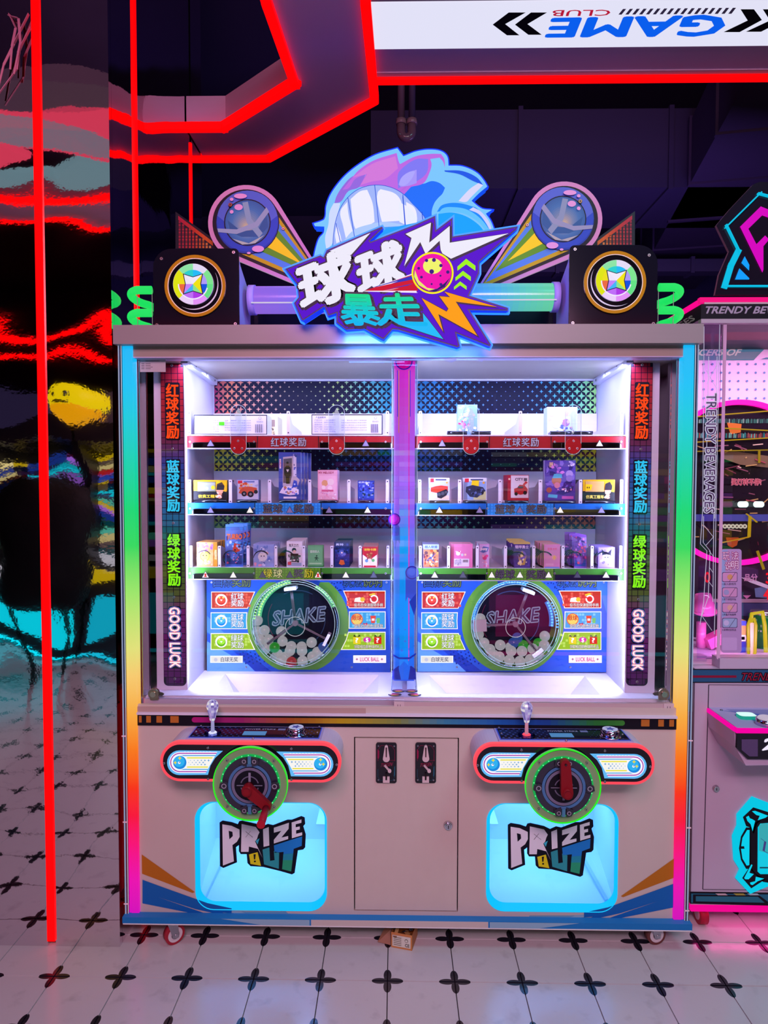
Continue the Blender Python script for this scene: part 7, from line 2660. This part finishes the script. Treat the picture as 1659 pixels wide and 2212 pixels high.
prize('lilac_charm_pack', 'lilac pack with a dark-eared cartoon head at the right end of the bottom shelf', 'card pack', (1292, 1328, 1182, 1223), 2, 1, .008, ('8c78c8', '8070b8'), [('r', .05, .05, .95, .95, 'a090d8'), ('n', 211, 20, .06, .06, .94, .94, ['c8b8f0', '7060b0', 'e0c8f0'], .09), ('c', .5, .52, .24, 'f0ecfa'), ('p', [(.25, .62), (.2, .92), (.42, .74), (.58, .74), (.8, .92), (.75, .62), (.5, .66)], '28203c'), ('c', .42, .52, .04, '28203c'), ('c', .58, .52, .04, '28203c')], n=6, gap=.02, group='lilac charm packs')

# ---- black spiral feeders on the bottom shelves
for side, pxs in ((0, (441, 499, 565, 619)), (1, (1117, 1176, 1241, 1304))):
    for i, px_ in enumerate(pxs):
        q = at(px_, 1205, YS+.012)
        if side == 0 and px_ == 441:
            q = at(441, 1205, YS+.012)
        m = MB()
        rr = .0285
        zc_ = SZ[(side, 2)]+rr+.002
        pts = []
        turns = 7
        for j in range(turns*26+1):
            t = 2*pi*j/26
            pts.append((q.x+rr*cos(t+.6), YS+.005+.022*t/(2*pi)+.0, zc_+rr*sin(t+.6)))
        m.tube(pts, .0019, 5, '14121c', 'gloss')
        m.build('feed_spiral', shelf_of[(side, 2)])

# ================================================================== NEIGHBOUR MACHINE ON THE RIGHT
Y2 = .10
xl = at(1497, 1700, Y2).x
xr = xl+1.25
bm = thing('beverage_machine', 'pink neon beverage prize machine at the right edge with a cyan emblem', 'arcade machine', (xl+.3, Y2+.4, 0))
zt1, zt0 = Zp(1445, Y2, 1580), Zp(1955, Y2, 1580)
m = MB()
m.box(xl, xr, Y2, Y2+.8, zt0, zt1, 'c4b4c8', 'paint')
for a, b in (((1531, 1479), (1518, 1921)), ((1531, 1479), (1800, 1481)), ((1518, 1921), (1800, 1925))):
    m.bar(at(*a, Y2-.0004), at(*b, Y2-.0004), .003, .001, '403848', 'matte')
cb2 = m.build('cabinet_body', bm)
m = MB()
m.flat([(1490, 1447), (1800, 1447), (1800, 1473), (1490, 1473)], Y2-.0012, '2c5a80', 'print')
for y in (1446, 1474):
    m.flat([(1490, y-1), (1800, y-1), (1800, y+1), (1490, y+1)], Y2-.0016, '14101c', 'print')
m.flat([(1490, 1459), (1591, 1459), (1591, 1464), (1490, 1464)], Y2-.0018, '8a1438', 'print')
m.text("TRENDY'S", quad((1604, 1453), (1700, 1453), (1694, 1470), (1598, 1470), Y2-.0016), '180c18', 'print', .08)
m.text("TRENDY'S", quad((1604, 1453), (1700, 1453), (1694, 1470), (1598, 1470), Y2-.002), 'a01c3c', 'print', .0)
m.build('printed_band', cb2)
m = MB()
m.flat([(1490, 1926), (1800, 1930), (1800, 1960), (1490, 1952)], Y2-.0012, '14101c', 'print')
m.flat([(1493, 1930), (1800, 1934), (1800, 1956), (1493, 1950)], Y2-.0016, '26708c', 'print')
m.flat([(1497, 1932), (1640, 1934), (1659, 1948), (1659, 1956), (1497, 1950)], Y2-.002, '14101c', 'print')
m.flat([(1503, 1936), (1637, 1937), (1652, 1950), (1503, 1947)], Y2-.0024, '2a7488', 'print')
for x, c in ((1545, 'c8b0b8'), (1584, 'a8a048'), (1614, 'a8c0c8')):
    m.flat([(x, 1930), (x+22, 1930), (x+27, 1934), (x+6, 1934)], Y2-.0028, c, 'print')
m.build('printed_band', cb2)
m = MB()
q = at(1800, 1960, Y2)
m.box(xl-.002, xr, Y2-.008, Y2+.02, Zp(1967, Y2, 1580), Zp(1957.5, Y2, 1580), 'f00890', 'lit')
m.build('magenta_light_rim', cb2)
area('rim_lamp', ((xl+xr)/2, Y2+.02, zt0-.02), ((xl+xr)/2, Y2-.02, 0), 1.2, .03, 1.1, (1.0, .03, .35))
c = at(1546, 1703, Y2)
m = MB()
m.cyl((c.x, Y2-.008, c.z), (c.x, Y2, c.z), .010, .0125, 20, 'c8c8d0', 'chrome')
m.box(c.x-.001, c.x+.001, Y2-.0088, Y2-.0078, c.z-.004, c.z+.004, '101010', 'matte')
m.build('door_lock', cb2)
# console
m = MB()
yc = -.10
D = Vector((0, Y2-yc, 0))
zc1 = Zp(1583, yc, 1600)
xk = at(1592, 1600, yc).x
m.prism([(xk, yc, zc1), (xk+.9, yc, zc1), (xk+.9, yc, zc1-.085), (xk+.035, yc, zc1-.085), (xk, yc, zc1-.05)], (0, .01, 0), '1a1220', 'gloss')
back = [(xk-.004, yc+.01, zc1), (xk+.9, yc+.01, zc1), (xk+.9, yc+.01, zc1-.085), (xk+.035, yc+.01, zc1-.11), (xk, yc+.01, zc1-.05)]
m.prism(back, (0, Y2-yc-.01, 0), 'c0acc8', 'print')
m.flat([(1602, 1597), (1637, 1597), (1637, 1634), (1619, 1634), (1602, 1620)], yc-.001, '5a4870', 'print')
m.text('2', quad((1654, 1596), (1675, 1596), (1670, 1616), (1648, 1620), yc-.001), 'f0e8ff', 'lit', .05)
con2 = m.build('control_console', bm)
m = MB()
m.box(xk-.004, xk+.9, yc-.004, yc+.012, zc1, zc1+.016, 'f400a0', 'lit')
m.box(xk-.006, xk+.004, yc+.012, Y2, zc1, zc1+.014, 'f400a0', 'lit')
m.build('magenta_rim', con2)
m = MB()
zk = zc1+.0165
m.box(xk, xk+.9, yc, Y2, zk-.003, zk, 'b8b0dc', 'print')
for pts in ([(.05, .12), (.10, .05), (.30, .03), (.42, .05), (.42, .065), (.30, .045), (.11, .065), (.06, .13)], [(.02, .17), (.2, .09), (.35, .13), (.5, .18), (.5, .19), (.3, .15), (.18, .12)]):
    m.poly([(xk+x, yc+y, zk+.0006) for x, y in pts], '3868c8', 'print')
m.poly([(xk+.10, yc+.06, zk+.0004), (xk+.4, yc+.05, zk+.0004), (xk+.4, yc+.18, zk+.0004), (xk+.05, yc+.18, zk+.0004)], '8890c8', 'print')
for px_ in (.02, .09):
    m.cyl((xk+px_+.01, yc+.03 if px_ > .05 else yc+.17, zk), (xk+px_+.01, yc+.03 if px_ > .05 else yc+.17, zk+.003), .005, .004, 10, '9090a0', 'metal')
m.build('deck_plate', con2)
q = atz(1612, 1544, zk+.01)
m = MB()
P = [(q.x+.028*(abs(cos(t))**.5)*(1 if cos(t) > 0 else -1), q.y+.022*(abs(sin(t))**.5)*(1 if sin(t) > 0 else -1), zk+.012) for t in [2*pi*i/20 for i in range(20)]]
m.prism(P, (0, 0, -.012), 'd8fff8', 'lit', '20c0a8', 'glow')
m.build('square_button', con2)
q = atz(1655, 1552, zk+.02)
m = MB()
m.cyl((q.x, q.y, zk), (q.x, q.y, zk+.02), .033, .030, 28, 'c8b8d8', 'chrome')
m.cyl((q.x, q.y, zk+.02), (q.x, q.y, zk+.026), .026, .022, 28, 'e8d8f0', 'glow')
m.build('push_button', con2)
# cyan emblem
G2 = zm(1480, 1440, 179)
m = MB()
s_ = 1659/179
g2 = lambda pts: [(1480+x/3.5698, 1440+y/3.5698) for x, y in pts]
halo = g2([(525, 1040), (640, 1085), (1000, 1040), (1100, 1200), (1100, 1600), (900, 1720), (640, 1660), (510, 1715), (425, 1625), (455, 1560), (405, 1480), (395, 1310), (430, 1230), (430, 1150)])
m.px(offset(halo, 9), Y2-.006, .003, '06c8e4', 'lit')
em = m.build('lit_emblem', bm)
m = MB()
blk = '161420'
E_ = lambda pts, col, d=0, mt='print': m.flat(g2(pts), Y2-.008-d*.0005, col, mt)
E_([(445, 1160), (525, 1085), (700, 1140), (700, 1180), (590, 1185), (555, 1210), (530, 1290), (500, 1240), (470, 1230)], blk)
E_([(470, 1160), (490, 1150), (500, 1170), (515, 1175), (540, 1190), (520, 1270), (505, 1215), (480, 1190)], '08d0ec', 1, 'lit')
E_([(515, 1115), (540, 1112), (640, 1150), (620, 1165), (560, 1185), (575, 1150), (550, 1145)], '08d0ec', 1, 'lit')
E_([(500, 1240), (560, 1190), (720, 1165), (720, 1200), (580, 1210), (560, 1240), (558, 1580), (580, 1600), (720, 1600), (720, 1680), (600, 1660), (540, 1600), (500, 1560)], blk)
E_([(470, 1240), (505, 1240), (505, 1560), (470, 1560), (430, 1490), (415, 1400), (430, 1310)], blk)
E_([(478, 1260), (497, 1260), (495, 1530), (475, 1535), (442, 1480), (430, 1400), (442, 1320)], '08d0ec', 1, 'lit')
E_([(430, 1385), (455, 1385), (458, 1405), (430, 1405)], blk, 2)
E_([(440, 1630), (500, 1540), (545, 1600), (620, 1640), (510, 1710)], blk)
E_([(455, 1630), (510, 1525), (520, 1530), (495, 1590), (530, 1600), (490, 1640), (465, 1640)], '08d0ec', 1, 'lit')
E_([(500, 1665), (540, 1655), (545, 1620), (610, 1635), (560, 1655), (520, 1685), (505, 1680)], '08d0ec', 1, 'lit')
E_([(570, 1225), (590, 1210), (760, 1210), (760, 1560), (590, 1560), (570, 1540)], '38a8b0', 1, 'lit')
E_([(570, 1420), (640, 1440), (760, 1400), (760, 1560), (590, 1560), (570, 1540)], '18c8e0', 2, 'lit')
for a, b in (((585, 1325), (618, 1350)), ((618, 1350), (605, 1420)), ((605, 1420), (650, 1445)), ((650, 1445), (720, 1400))):
    pa, pb = [at(*q, Y2-.0100) for q in g2([a, b])]
    m.bar(pa, pb, .007, .001, '5c60b0', 'print')
E_([(575, 1545), (720, 1545), (720, 1556), (575, 1556)], '186878', 3)
m.build('emblem_print', em)
# caster
q = at(1508, 1972, Y2+.04)
m = MB()
m.cyl((q.x+.0, Y2+.05, .036), (q.x+.028, Y2+.05, .036), .036, .036, 26, 'b0203c', 'print')
m.cyl((q.x-.001, Y2+.05, .036), (q.x+.03, Y2+.05, .036), .022, .022, 20, 'd8b8c0', 'print')
m.box(q.x-.005, q.x+.034, Y2+.02, Y2+.08, .068, zt0, 'b0a0a8', 'metal')
m.build('caster_wheel', bm)
m = MB()
for (xx, yy) in ((xl+.05, Y2+.7), (xr-.05, Y2+.7), (xr-.05, Y2+.06)):
    m.cyl((xx-.014, yy, .036), (xx+.014, yy, .036), .036, .036, 18, 'b0203c', 'print')
    m.box(xx-.018, xx+.018, yy-.02, yy+.02, .05, zt0, 'b0a0a8', 'metal')
m.build('rear_caster', bm)

# ---- upper case
ZU = Zp(690, Y2, 1590)
m = MB()
m.box(at(1555, 1430, Y2+.0).x, xr, Y2, Y2+.06, zt1, Zp(1423, Y2, 1590), 'c4b4cc', 'paint')
m.box(xl, at(1555, 1430, Y2).x, Y2+.10, Y2+.14, zt1, zt1+.02, 'c4b4cc', 'paint')
uc = m.build('case_sill', bm)
MB().box(xl, xr, Y2+.74, Y2+.8, zt1, ZU, 'a890b0', 'paint').build('case_back', bm)
MB().box(xl, xr, Y2+.141, Y2+.74, zt1, zt1+.004, 'b8a8c4', 'print').build('case_floor', bm)
m = MB()
a, b = at(1514, 690, Y2-.02).x, xr
zf0, zf1 = Zp(689, Y2-.02, 1590), Zp(657, Y2-.02, 1590)
m.box(a, b, Y2-.02, Y2+.80, zf0, zf1, '2a2030', 'print', {0: '17131d'})
m.box(a, b, Y2-.022, Y2-.0, Zp(698, Y2-.02, 1590), zf0, 'a898a8', 'paint')
m.box(a+.01, b, Y2-.022, Y2-.018, zf1, zf1+.006, 'b8a0a8', 'paint')
m.text('TRENDY BEVERAGES', quad((1526, 662), (1762, 662), (1756, 677), (1520, 677), Y2-.0215), '9a8ca0', 'print', .03)
m.text('BEVERAGES', lambda u, v: Vector((a-.0012, Y2+.02+.42*(1-u)+.03*v, zf0+.008+.022*v)), 'b0a4b0', 'print', .03)
hd2 = m.build('case_header', bm)
m = MB()
m.box(a-.004, b, Y2-.02, Y2-.0, zf1+.006, Zp(642, Y2-.02, 1590), 'f0107c', 'lit')
m.box(a-.006, a+.010, Y2, Y2+.78, zf1+.004, zf1+.018, 'ff0890', 'lit')
m.build('magenta_neon', hd2)
m = MB()
S5 = lambda pts: [(1540+x/6.916, 380+y/6.916) for x, y in pts]
Ys = Y2+.02
m.px(S5([(50, 740), (250, 500), (600, 130), (690, 90), (900, 90), (1700, 90), (1700, 1780), (30, 1780), (90, 1480), (240, 1130)]), Ys, .012, '191320', 'gloss', '8a6880', 'print')
bd = m.build('neon_sign_board', hd2)
m = MB()
def outline(pts, w, col, d=0):
    for i in range(len(pts)-1):
        a_, b_ = at(*S5([pts[i]])[0], Ys-.003-d*.0005), at(*S5([pts[i+1]])[0], Ys-.003-d*.0005)
        u = (b_-a_).normalized()
        m.bar(a_-u*w*.35, b_+u*w*.35, w, .004, col, 'lit')
outline([(900, 330), (690, 275), (200, 760), (378, 1122), (270, 1340), (175, 1650), (1000, 1650)], .020, '08bce0')
E5 = lambda pts, col, d=0: m.flat(S5(pts), Ys-.004-d*.0005, col, 'lit')
E5([(405, 760), (715, 455), (900, 530), (900, 650), (735, 590), (530, 790), (650, 1020), (780, 890), (840, 950), (755, 1050), (755, 1400), (738, 1445)], 'd000b8')
E5([(475, 1200), (545, 1330), (540, 1415), (425, 1300)], '109cf8')
E5([(395, 1380), (545, 1530), (540, 1548), (330, 1548)], '109cf8')
m.build('neon_lines', bd)

# interior backdrop
Yi = Y2+.5
m = MB()
m.box(xl+.0, xr, Yi+.001, Yi+.02, zt1, ZU, 'd8b8dc', 'print')
m.flat([(1480, 702), (1750, 702), (1750, 746), (1480, 746)], Yi-.001, 'b4aab8', 'print')
m.flat([(1480, 746), (1659, 746), (1628, 778), (1480, 778)], Yi-.002, '3a7ca0', 'glow')
m.text('FENCERS OF', quad((1474, 754), (1603, 754), (1596, 768), (1467, 768), Yi-.0026), 'd8c0d8', 'glow', .03)
m.flat([(1655, 772), (1700, 772), (1700, 776), (1644, 776)], Yi-.002, '3a7ca0', 'print')
for j, y in enumerate((786.5, 805, 823, 860, 878, 841)):
    if j > 3 and False:
        continue
    for i in range(12):
        m.flat(circ(1483+i*18.7, y, 2.5, 10), Yi-.002, '5878a8', 'print')
bk = m.build('dotted_backdrop', bm)
c = at(1592, 1043, Yi-.03)
s_ = (2.27+Yi-.03)/FPX
m = MB()
m.disc((c.x, 0, c.z), 172*s_, Yi-.028, '1c1420', 'gloss', 64)
m.build('wheel_disc', bm)
m = MB()
m.ring((c.x, 0, c.z), 166*s_, 176*s_, Yi-.05, Yi-.03, 'fc10a8', 'led', 72)
m.build('magenta_neon_ring', bm)
rr = random.Random(12)
m = MB()
W2 = lambda a_, b_, w, col, d=0, mt='print': m.bar(at(*a_, Yi-.055-d), at(*b_, Yi-.055-d), w, .004, col, mt)
for (a_, b_, w, col) in (((1505, 900), (1659, 888), .012, 'd8b010'), ((1505, 955), (1659, 946), .012, 'd8b010'), ((1565, 925), (1659, 930), .012, 'c8a818'), ((1507, 975), (1659, 972), .010, 'b89818'),
                         ((1612, 1110), (1635, 1128), .010, 'd8b010'), ((1620, 1115), (1618, 1160), .012, 'd8b010'), ((1618, 1160), (1560, 1172), .009, 'd8a010'), ((1636, 1190), (1650, 1230), .010, 'b89818'), ((1640, 972), (1640, 1000), .008, 'b89818')):
    W2(a_, b_, w, col, .006, 'glow')
for i in range(46):
    x = 1507+i*3.4
    m.flat([(x, 905+rr.uniform(-2, 2)), (x+1.8, 905), (x+1.2, 914), (x-.6, 914)], Yi-.058, rr.choice(['58a8a0', '80d0c8', '406870', 'c8e0e0']), 'glow')
    m.flat([(x, 936+rr.uniform(-3, 3)), (x+1.8, 936), (x+1.2, 946), (x-.6, 946)], Yi-.058, rr.choice(['30b0b8', 'a0e8e0', '604858', 'e06868']), 'glow')
m.flat([(1570, 912), (1602, 916), (1600, 934), (1578, 938)], Yi-.057, 'e87038', 'lit')
for i in range(40):
    a_ = (rr.uniform(1507, 1659), rr.uniform(950, 1180))
    b_ = (a_[0]+rr.uniform(-40, 40), a_[1]+rr.uniform(-12, 12))
    W2(a_, b_, .0018, rr.choice(['a04858', 'b8a060', '805060', 'c8b8a0', '6a3040']), rr.uniform(0, .004))
m.flat([(1553, 970), (1659, 985), (1659, 1010), (1600, 1004), (1560, 990)], Yi-.056, '6c5c44', 'print')
m.text('奖灯转不停!', quad((1580, 1034), (1644, 1034), (1644, 1048), (1580, 1048), Yi-.062), 'd89098', 'print', .07)
m.text('奖灯转不停!', quad((1580, 1034), (1644, 1034), (1644, 1048), (1580, 1048), Yi-.0626), '8c2030', 'print', .0)
for x, on in ((1572, 0), (1606, 1), (1640, 1)):
    m.flat(rrect(x-13, x+11, 1083, 1096, 6), Yi-.062, 'd8fcf8' if on else '585058', 'led' if on else 'print')
m.flat([(1500, 1111), (1659, 1111), (1659, 1126), (1500, 1126)], Yi-.060, '4858a0', 'print')
for i in range(6):
    m.flat(circ(1566+i*8.6, 1137, 5, 14), Yi-.062, 'f0e8d0', 'glow')
    m.flat(circ(1566+i*8.6, 1137, 2, 8), Yi-.063, '504838', 'print')
m.flat([(1568, 1161), (1596, 1161), (1592, 1178), (1582, 1183), (1572, 1178)], Yi-.062, 'c85020', 'glow')
m.build('wheel_artwork', bm)
m = MB()
m.flat([(1500, 1180), (1690, 1180), (1690, 1440), (1500, 1440)], Yi-.02, '3c3048', 'print')
m.build('lower_backdrop', bm)
m = MB()
Yd = Y2+.39
for (x0, x1, y0, y1, c_) in ((1500, 1700, 1296, 1302, 'a890a8'), (1500, 1700, 1302, 1330, '46487c')):
    p, q = at(x0, y1, Yd), at(x1, y0, Yd)
    m.box(p.x, q.x, Yd, Yd+.02, p.z, q.z, c_, 'print')
for t, x, y, c_ in (('品分', 1608, 1240, 'b890b0'), ('0', 1522, 1236, 'f01020'), ('4', 1650, 1273, 'f02030'), ('3', 1655, 1238, 'f01020')):
    h = 15 if t == '品分' else 22
    w = 28 if t == '品分' else 12
    m.text(t, quad((x, y), (x+w, y), (x+w, y+h), (x, y+h), Yd-.012), c_, 'print' if t == '品分' else 'lit', .03)
m.flat([(1600, 1247), (1625, 1251), (1659, 1264), (1659, 1272), (1620, 1258)], Yd-.010, 'c8ccd8', 'print')
m.flat([(1630, 1271), (1645, 1268), (1662, 1272), (1662, 1292), (1632, 1290)], Yd-.008, '6078a0', 'print')
m.flat([(1605, 1286), (1622, 1286), (1613, 1294)], Yd-.008, 'b878a8', 'print')
m.build('score_shelf', bm)

# front panes, etched strip, instruction sticker
m = MB()
xg = at(1559, 1000, Y2+.02).x
m.box(xg, xr, Y2+.02, Y2+.024, Zp(1424, Y2, 1590), zf0, 'ffffff', 'glass')
m.build('glass_pane', uc)
m = MB()
pa, pb = at(1561.5, 1430, Y2+.01), at(1561.5, 700, Y2+.01)
m.box(xg-.004, xg+.004, Y2+.012, Y2+.02, Zp(1426, Y2, 1590), zf0-.004, 'e0a0d8', 'glow')
m.build('corner_strip', uc)
m = MB()
xs0, xs1 = at(1514, 1000, Y2+.06).x, at(1553, 1000, Y2+.06).x
m.box(xs0, xs1, Y2+.06, Y2+.063, zt1+.02, zf0, 'f4eaff', 'acrylic')
ep = m.build('etched_side_panel', uc)
m = MB()
Ye = Y2+.0585
ln = lambda a_, b_, w=.0018, col='e4e0ff': m.bar(at(*a_, Ye), at(*b_, Ye), w, .001, col, 'glow')
for path in ([(1521, 705), (1518, 1100), (1513, 1175), (1527, 1190), (1520, 1300), (1512, 1350)], [(1555, 700), (1546, 1140), (1545, 1300), (1543, 1370)], [(1531, 770), (1524, 1090)], [(1549, 770), (1544, 1120)],
             [(1520, 1115), (1519, 1172), (1534, 1190), (1530, 1290), (1516, 1330), (1538, 1362)], [(1542, 1110), (1540, 1300)], [(1521, 1135), (1541, 1160)], [(1541, 1160), (1525, 1178)],
             [(1532, 1190), (1541, 1202)], [(1532, 1225), (1541, 1238)], [(1530, 1255), (1540, 1268)], [(1526, 800), (1548, 840)], [(1526, 830), (1548, 790)]):
    for i in range(len(path)-1):
        ln(path[i], path[i+1])
Pq = [at(*p, Ye) for p in ((1548, 850), (1543, 1108), (1521, 1108), (1526, 850))]
fnv = lambda u, v: (Pq[3]*(1-u)+Pq[2]*u)*(1-v)+(Pq[0]*(1-u)+Pq[1]*u)*v
m.text('TRENDY BEVERAGES', fnv, 'e4e0ff', 'glow', .07)
fn2 = lambda u, v: fnv(u, v)-Vector((0, .0006, 0))
m.text('TRENDY BEVERAGES', fn2, '54406c', 'print', .0)
m.build('etched_lettering', ep)
m = MB()
Yk = Y2+.018
m.px(rrect(1558, 1602, 1186, 1410, 6), Yk, .0015, 'b898cc', 'print')
m.flat([(1559, 1188), (1572, 1188), (1565, 1250), (1568, 1330), (1559, 1335)], Yk-.0004, '94a8d8', 'print')
for k, (c_, x, y) in enumerate((('玩', 1561, 1193), ('法', 1580, 1192), ('说', 1566, 1214), ('明', 1580, 1212))):
    for b_, cc, dd in ((.06, 'a83078', .0008), (.0, 'f0e4f8', .0012)):
        m.text(c_, quad((x, y), (x+15, y), (x+15, y+17), (x, y+17), Yk-dd), cc, 'print', b_)
for i, y in enumerate((1236, 1269, 1302, 1335)):
    m.flat(rrect(1560, 1593, y, y+21, 3), Yk-.0006, '403060', 'print')
    m.flat(rrect(1561, 1592, y+1, y+20, 3), Yk-.0010, 'd098c8' if i != 3 else '9cb0d8', 'print')
    m.flat(circ(1577 if i % 2 == 0 else 1569, y+10.5, 6, 14), Yk-.0014, ('d8a070', 'a0a0d0', 'e0b0a0', 'c8c0e8')[i], 'print')
    m.flat([(1575, y+20), (1588, y+1), (1589, y+1), (1576, y+20)], Yk-.0016, '403060', 'print')
    m.text(('1.投入游戏币', '2.按下按钮开始', '3.转盘开始旋转', '4.获得对应奖品')[i], quad((1560, y+23), (1590, y+23), (1590, y+28), (1560, y+28), Yk-.001), '302848', 'print', 0)
m.flat(rrect(1560, 1592, 1377, 1405, 3), Yk-.0006, 'c8a8dc', 'print')
m.build('instruction_sticker', uc)
area('case_lamp', ((xl+xr)/2, Y2+.2, ZU-.02), ((xl+xr)/2, Y2+.45, 1.0), 1.0, .1, 9, (1.0, .62, .92))
area('case_lamp', (xl+.25, Y2+.12, zt1+.06), (xl+.3, Y2+.5, 1.1), .4, .04, .8, (1.0, .45, .85))

# prizes in the beverage machine
zfl = zt1+.0045
q = at(1514, 1400, Y2+.30)
m = MB()
m.tube([(q.x, Y2+.30, zfl), (q.x, Y2+.30, zfl+.10)], .018, 12, 'f48cc8', 'gloss')
m.cyl((q.x+.012, Y2+.30, zfl+.14), (q.x+.004, Y2+.30, zfl+.21), .045, .028, 20, 'f078c4', 'gloss')
m.sphere((q.x+.012, Y2+.30, zfl+.14), .045, 18, 8, 'f078c4', 'gloss', .4)
m.bar((q.x+.01, Y2+.28, zfl+.02), (q.x+.10, Y2+.29, zfl+.06), .05, .04, 'f070b8', 'gloss')
m.sphere((q.x+.10, Y2+.27, zfl+.08), .022, 14, 8, 'f43ca0', 'gloss')
m.build('pink_toy_lamp', None, 'glossy pink toy lamp at the left end inside the beverage machine', 'toy')
q = at(1643, 1400, Y2+.32)
m = MB()
m.cyl((q.x, Y2+.32, zfl), (q.x, Y2+.32, zfl+.13), .045, .045, 28, '187038', 'gloss')
m.cyl((q.x, Y2+.32, zfl+.13), (q.x, Y2+.32, zfl+.142), .045, .038, 28, 'c0c8c8', 'metal')
m.build('green_can', None, 'green drink can behind the yellow frame in the beverage machine', 'can')
p, r_ = at(1597, 1424, Y2+.22), at(1612, 1341, Y2+.22)
m = MB()
m.box(p.x, r_.x, Y2+.22, Y2+.26, zfl, r_.z, 'c8a060', 'print')
for (u0, v0, u1, v1, c_) in ((0, .85, 1, 1, '4858d8'), (0, .0, 1, .35, '3038a0'), (0, .36, 1, .55, 'e8e0e8'), (.1, .40, .8, .5, 'e02040')):
    m.box(p.x+(r_.x-p.x)*u0, p.x+(r_.x-p.x)*u1, Y2+.219, Y2+.22, zfl+(r_.z-zfl)*v0, zfl+(r_.z-zfl)*v1, c_, 'print')
m.build('snack_box', None, 'small tan and blue snack box beside the instruction sticker', 'box')
m = MB()
Yv = Y2+.20
pts = [at(x, y, Yv) for x, y in ((1617, 1420), (1616, 1350), (1621, 1336), (1629, 1336), (1633, 1350), (1631, 1410), (1626, 1420))]
m.tube(pts, .0055, 8, 'e8d010', 'glow', closed=True)
m.tube([at(x, y, Yv+.03) for x, y in ((1622, 1345), (1624, 1326), (1647, 1322), (1652, 1350), (1655, 1424))], .0075, 8, 'f0dc10', 'glow')
m.flat([(1620, 1345), (1629, 1345), (1628, 1412), (1621, 1412)], Yv+.004, 'c8b898', 'print')
m.build('yellow_clip_frame', None, 'bright yellow bent plastic frame standing in the beverage machine', 'frame')

# ------------------------------------------------------------------ crushed carton under the machine
m = MB()
q0, q1 = atz(845, 2046, 0), atz(886, 2056, 0)
x0, y0 = q0.x, q0.y
F = Vector((cos(-.25), sin(-.25), 0))
S_ = Vector((-F.y, F.x, 0))
o = Vector((x0, y0, .0005))
L1, D1, H1 = .072, .085, .052


def C(u, v, w):
    return o+F*(L1*u)+S_*(D1*v)+Vector((0, 0, H1*w))


m.prism([C(0, 0, 0), C(1, 0, 0), C(1, 0, 1), C(0, 0, 1)], S_*.002, 'c88850', 'print')
for pts in ([C(0, 0, 0), C(0, 1, 0), C(0, 1, .9), C(0, 0, 1)], [C(1, 0, 0), C(1, 1, 0), C(1, 1, .9), C(1, 0, 1)], [C(0, 1, 0), C(1, 1, 0), C(1, 1, .9), C(0, 1, .9)]):
    m.prism(pts, (0.0012, 0.0012, 0), 'b8763c', 'print')
m.poly([C(0, 0, .02), C(1, 0, .02), C(1, 1, .02), C(0, 1, .02)], 'a87048', 'print')
m.poly([C(.06, -.01, .12), C(.94, -.01, .12), C(.94, -.01, .86), C(.06, -.01, .86)], 'd8d8c8', 'print')
for i in range(5):
    m.poly([C(.12, -.02, .22+.12*i), C(.5, -.02, .22+.12*i), C(.5, -.02, .26+.12*i), C(.12, -.02, .26+.12*i)], '787868', 'print')
m.text('CE', lambda u, v: C(.68+.2*u, -.02, .2+.2*v), '303030', 'print', .02)
m.poly([C(.74+.08*cos(t), -.02, .6+.12*sin(t)) for t in [2*pi*i/12 for i in range(12)]], '505048', 'print')
m.poly([C(.74+.06*cos(t), -.03, .6+.09*sin(t)) for t in [2*pi*i/12 for i in range(12)]], 'd8d8c8', 'print')
r2 = random.Random(4)
for i in range(14):
    a = C(r2.uniform(.1, .9), r2.uniform(.1, .9), r2.uniform(.7, 1.0))
    b = a+Vector((r2.uniform(-.02, .02), r2.uniform(-.02, .02), r2.uniform(-.01, .01)))
    m.bar(a, b, .012, .002, r2.choice(['304858', 'c8a068', '806040', '203040']), 'foil')
ct = m.build('torn_carton', None, 'small torn cardboard carton lying open on the floor under the machine', 'carton')
m = MB()
f0 = C(-.05, .1, .0)
m.prism([f0, f0+Vector((-.045, .01, .004)), f0+Vector((-.02, .05, .03)), f0+Vector((.0, .03, .035))], (0, .0015, 0.001), '9a7058', 'print')
m.build('carton_flap', ct)
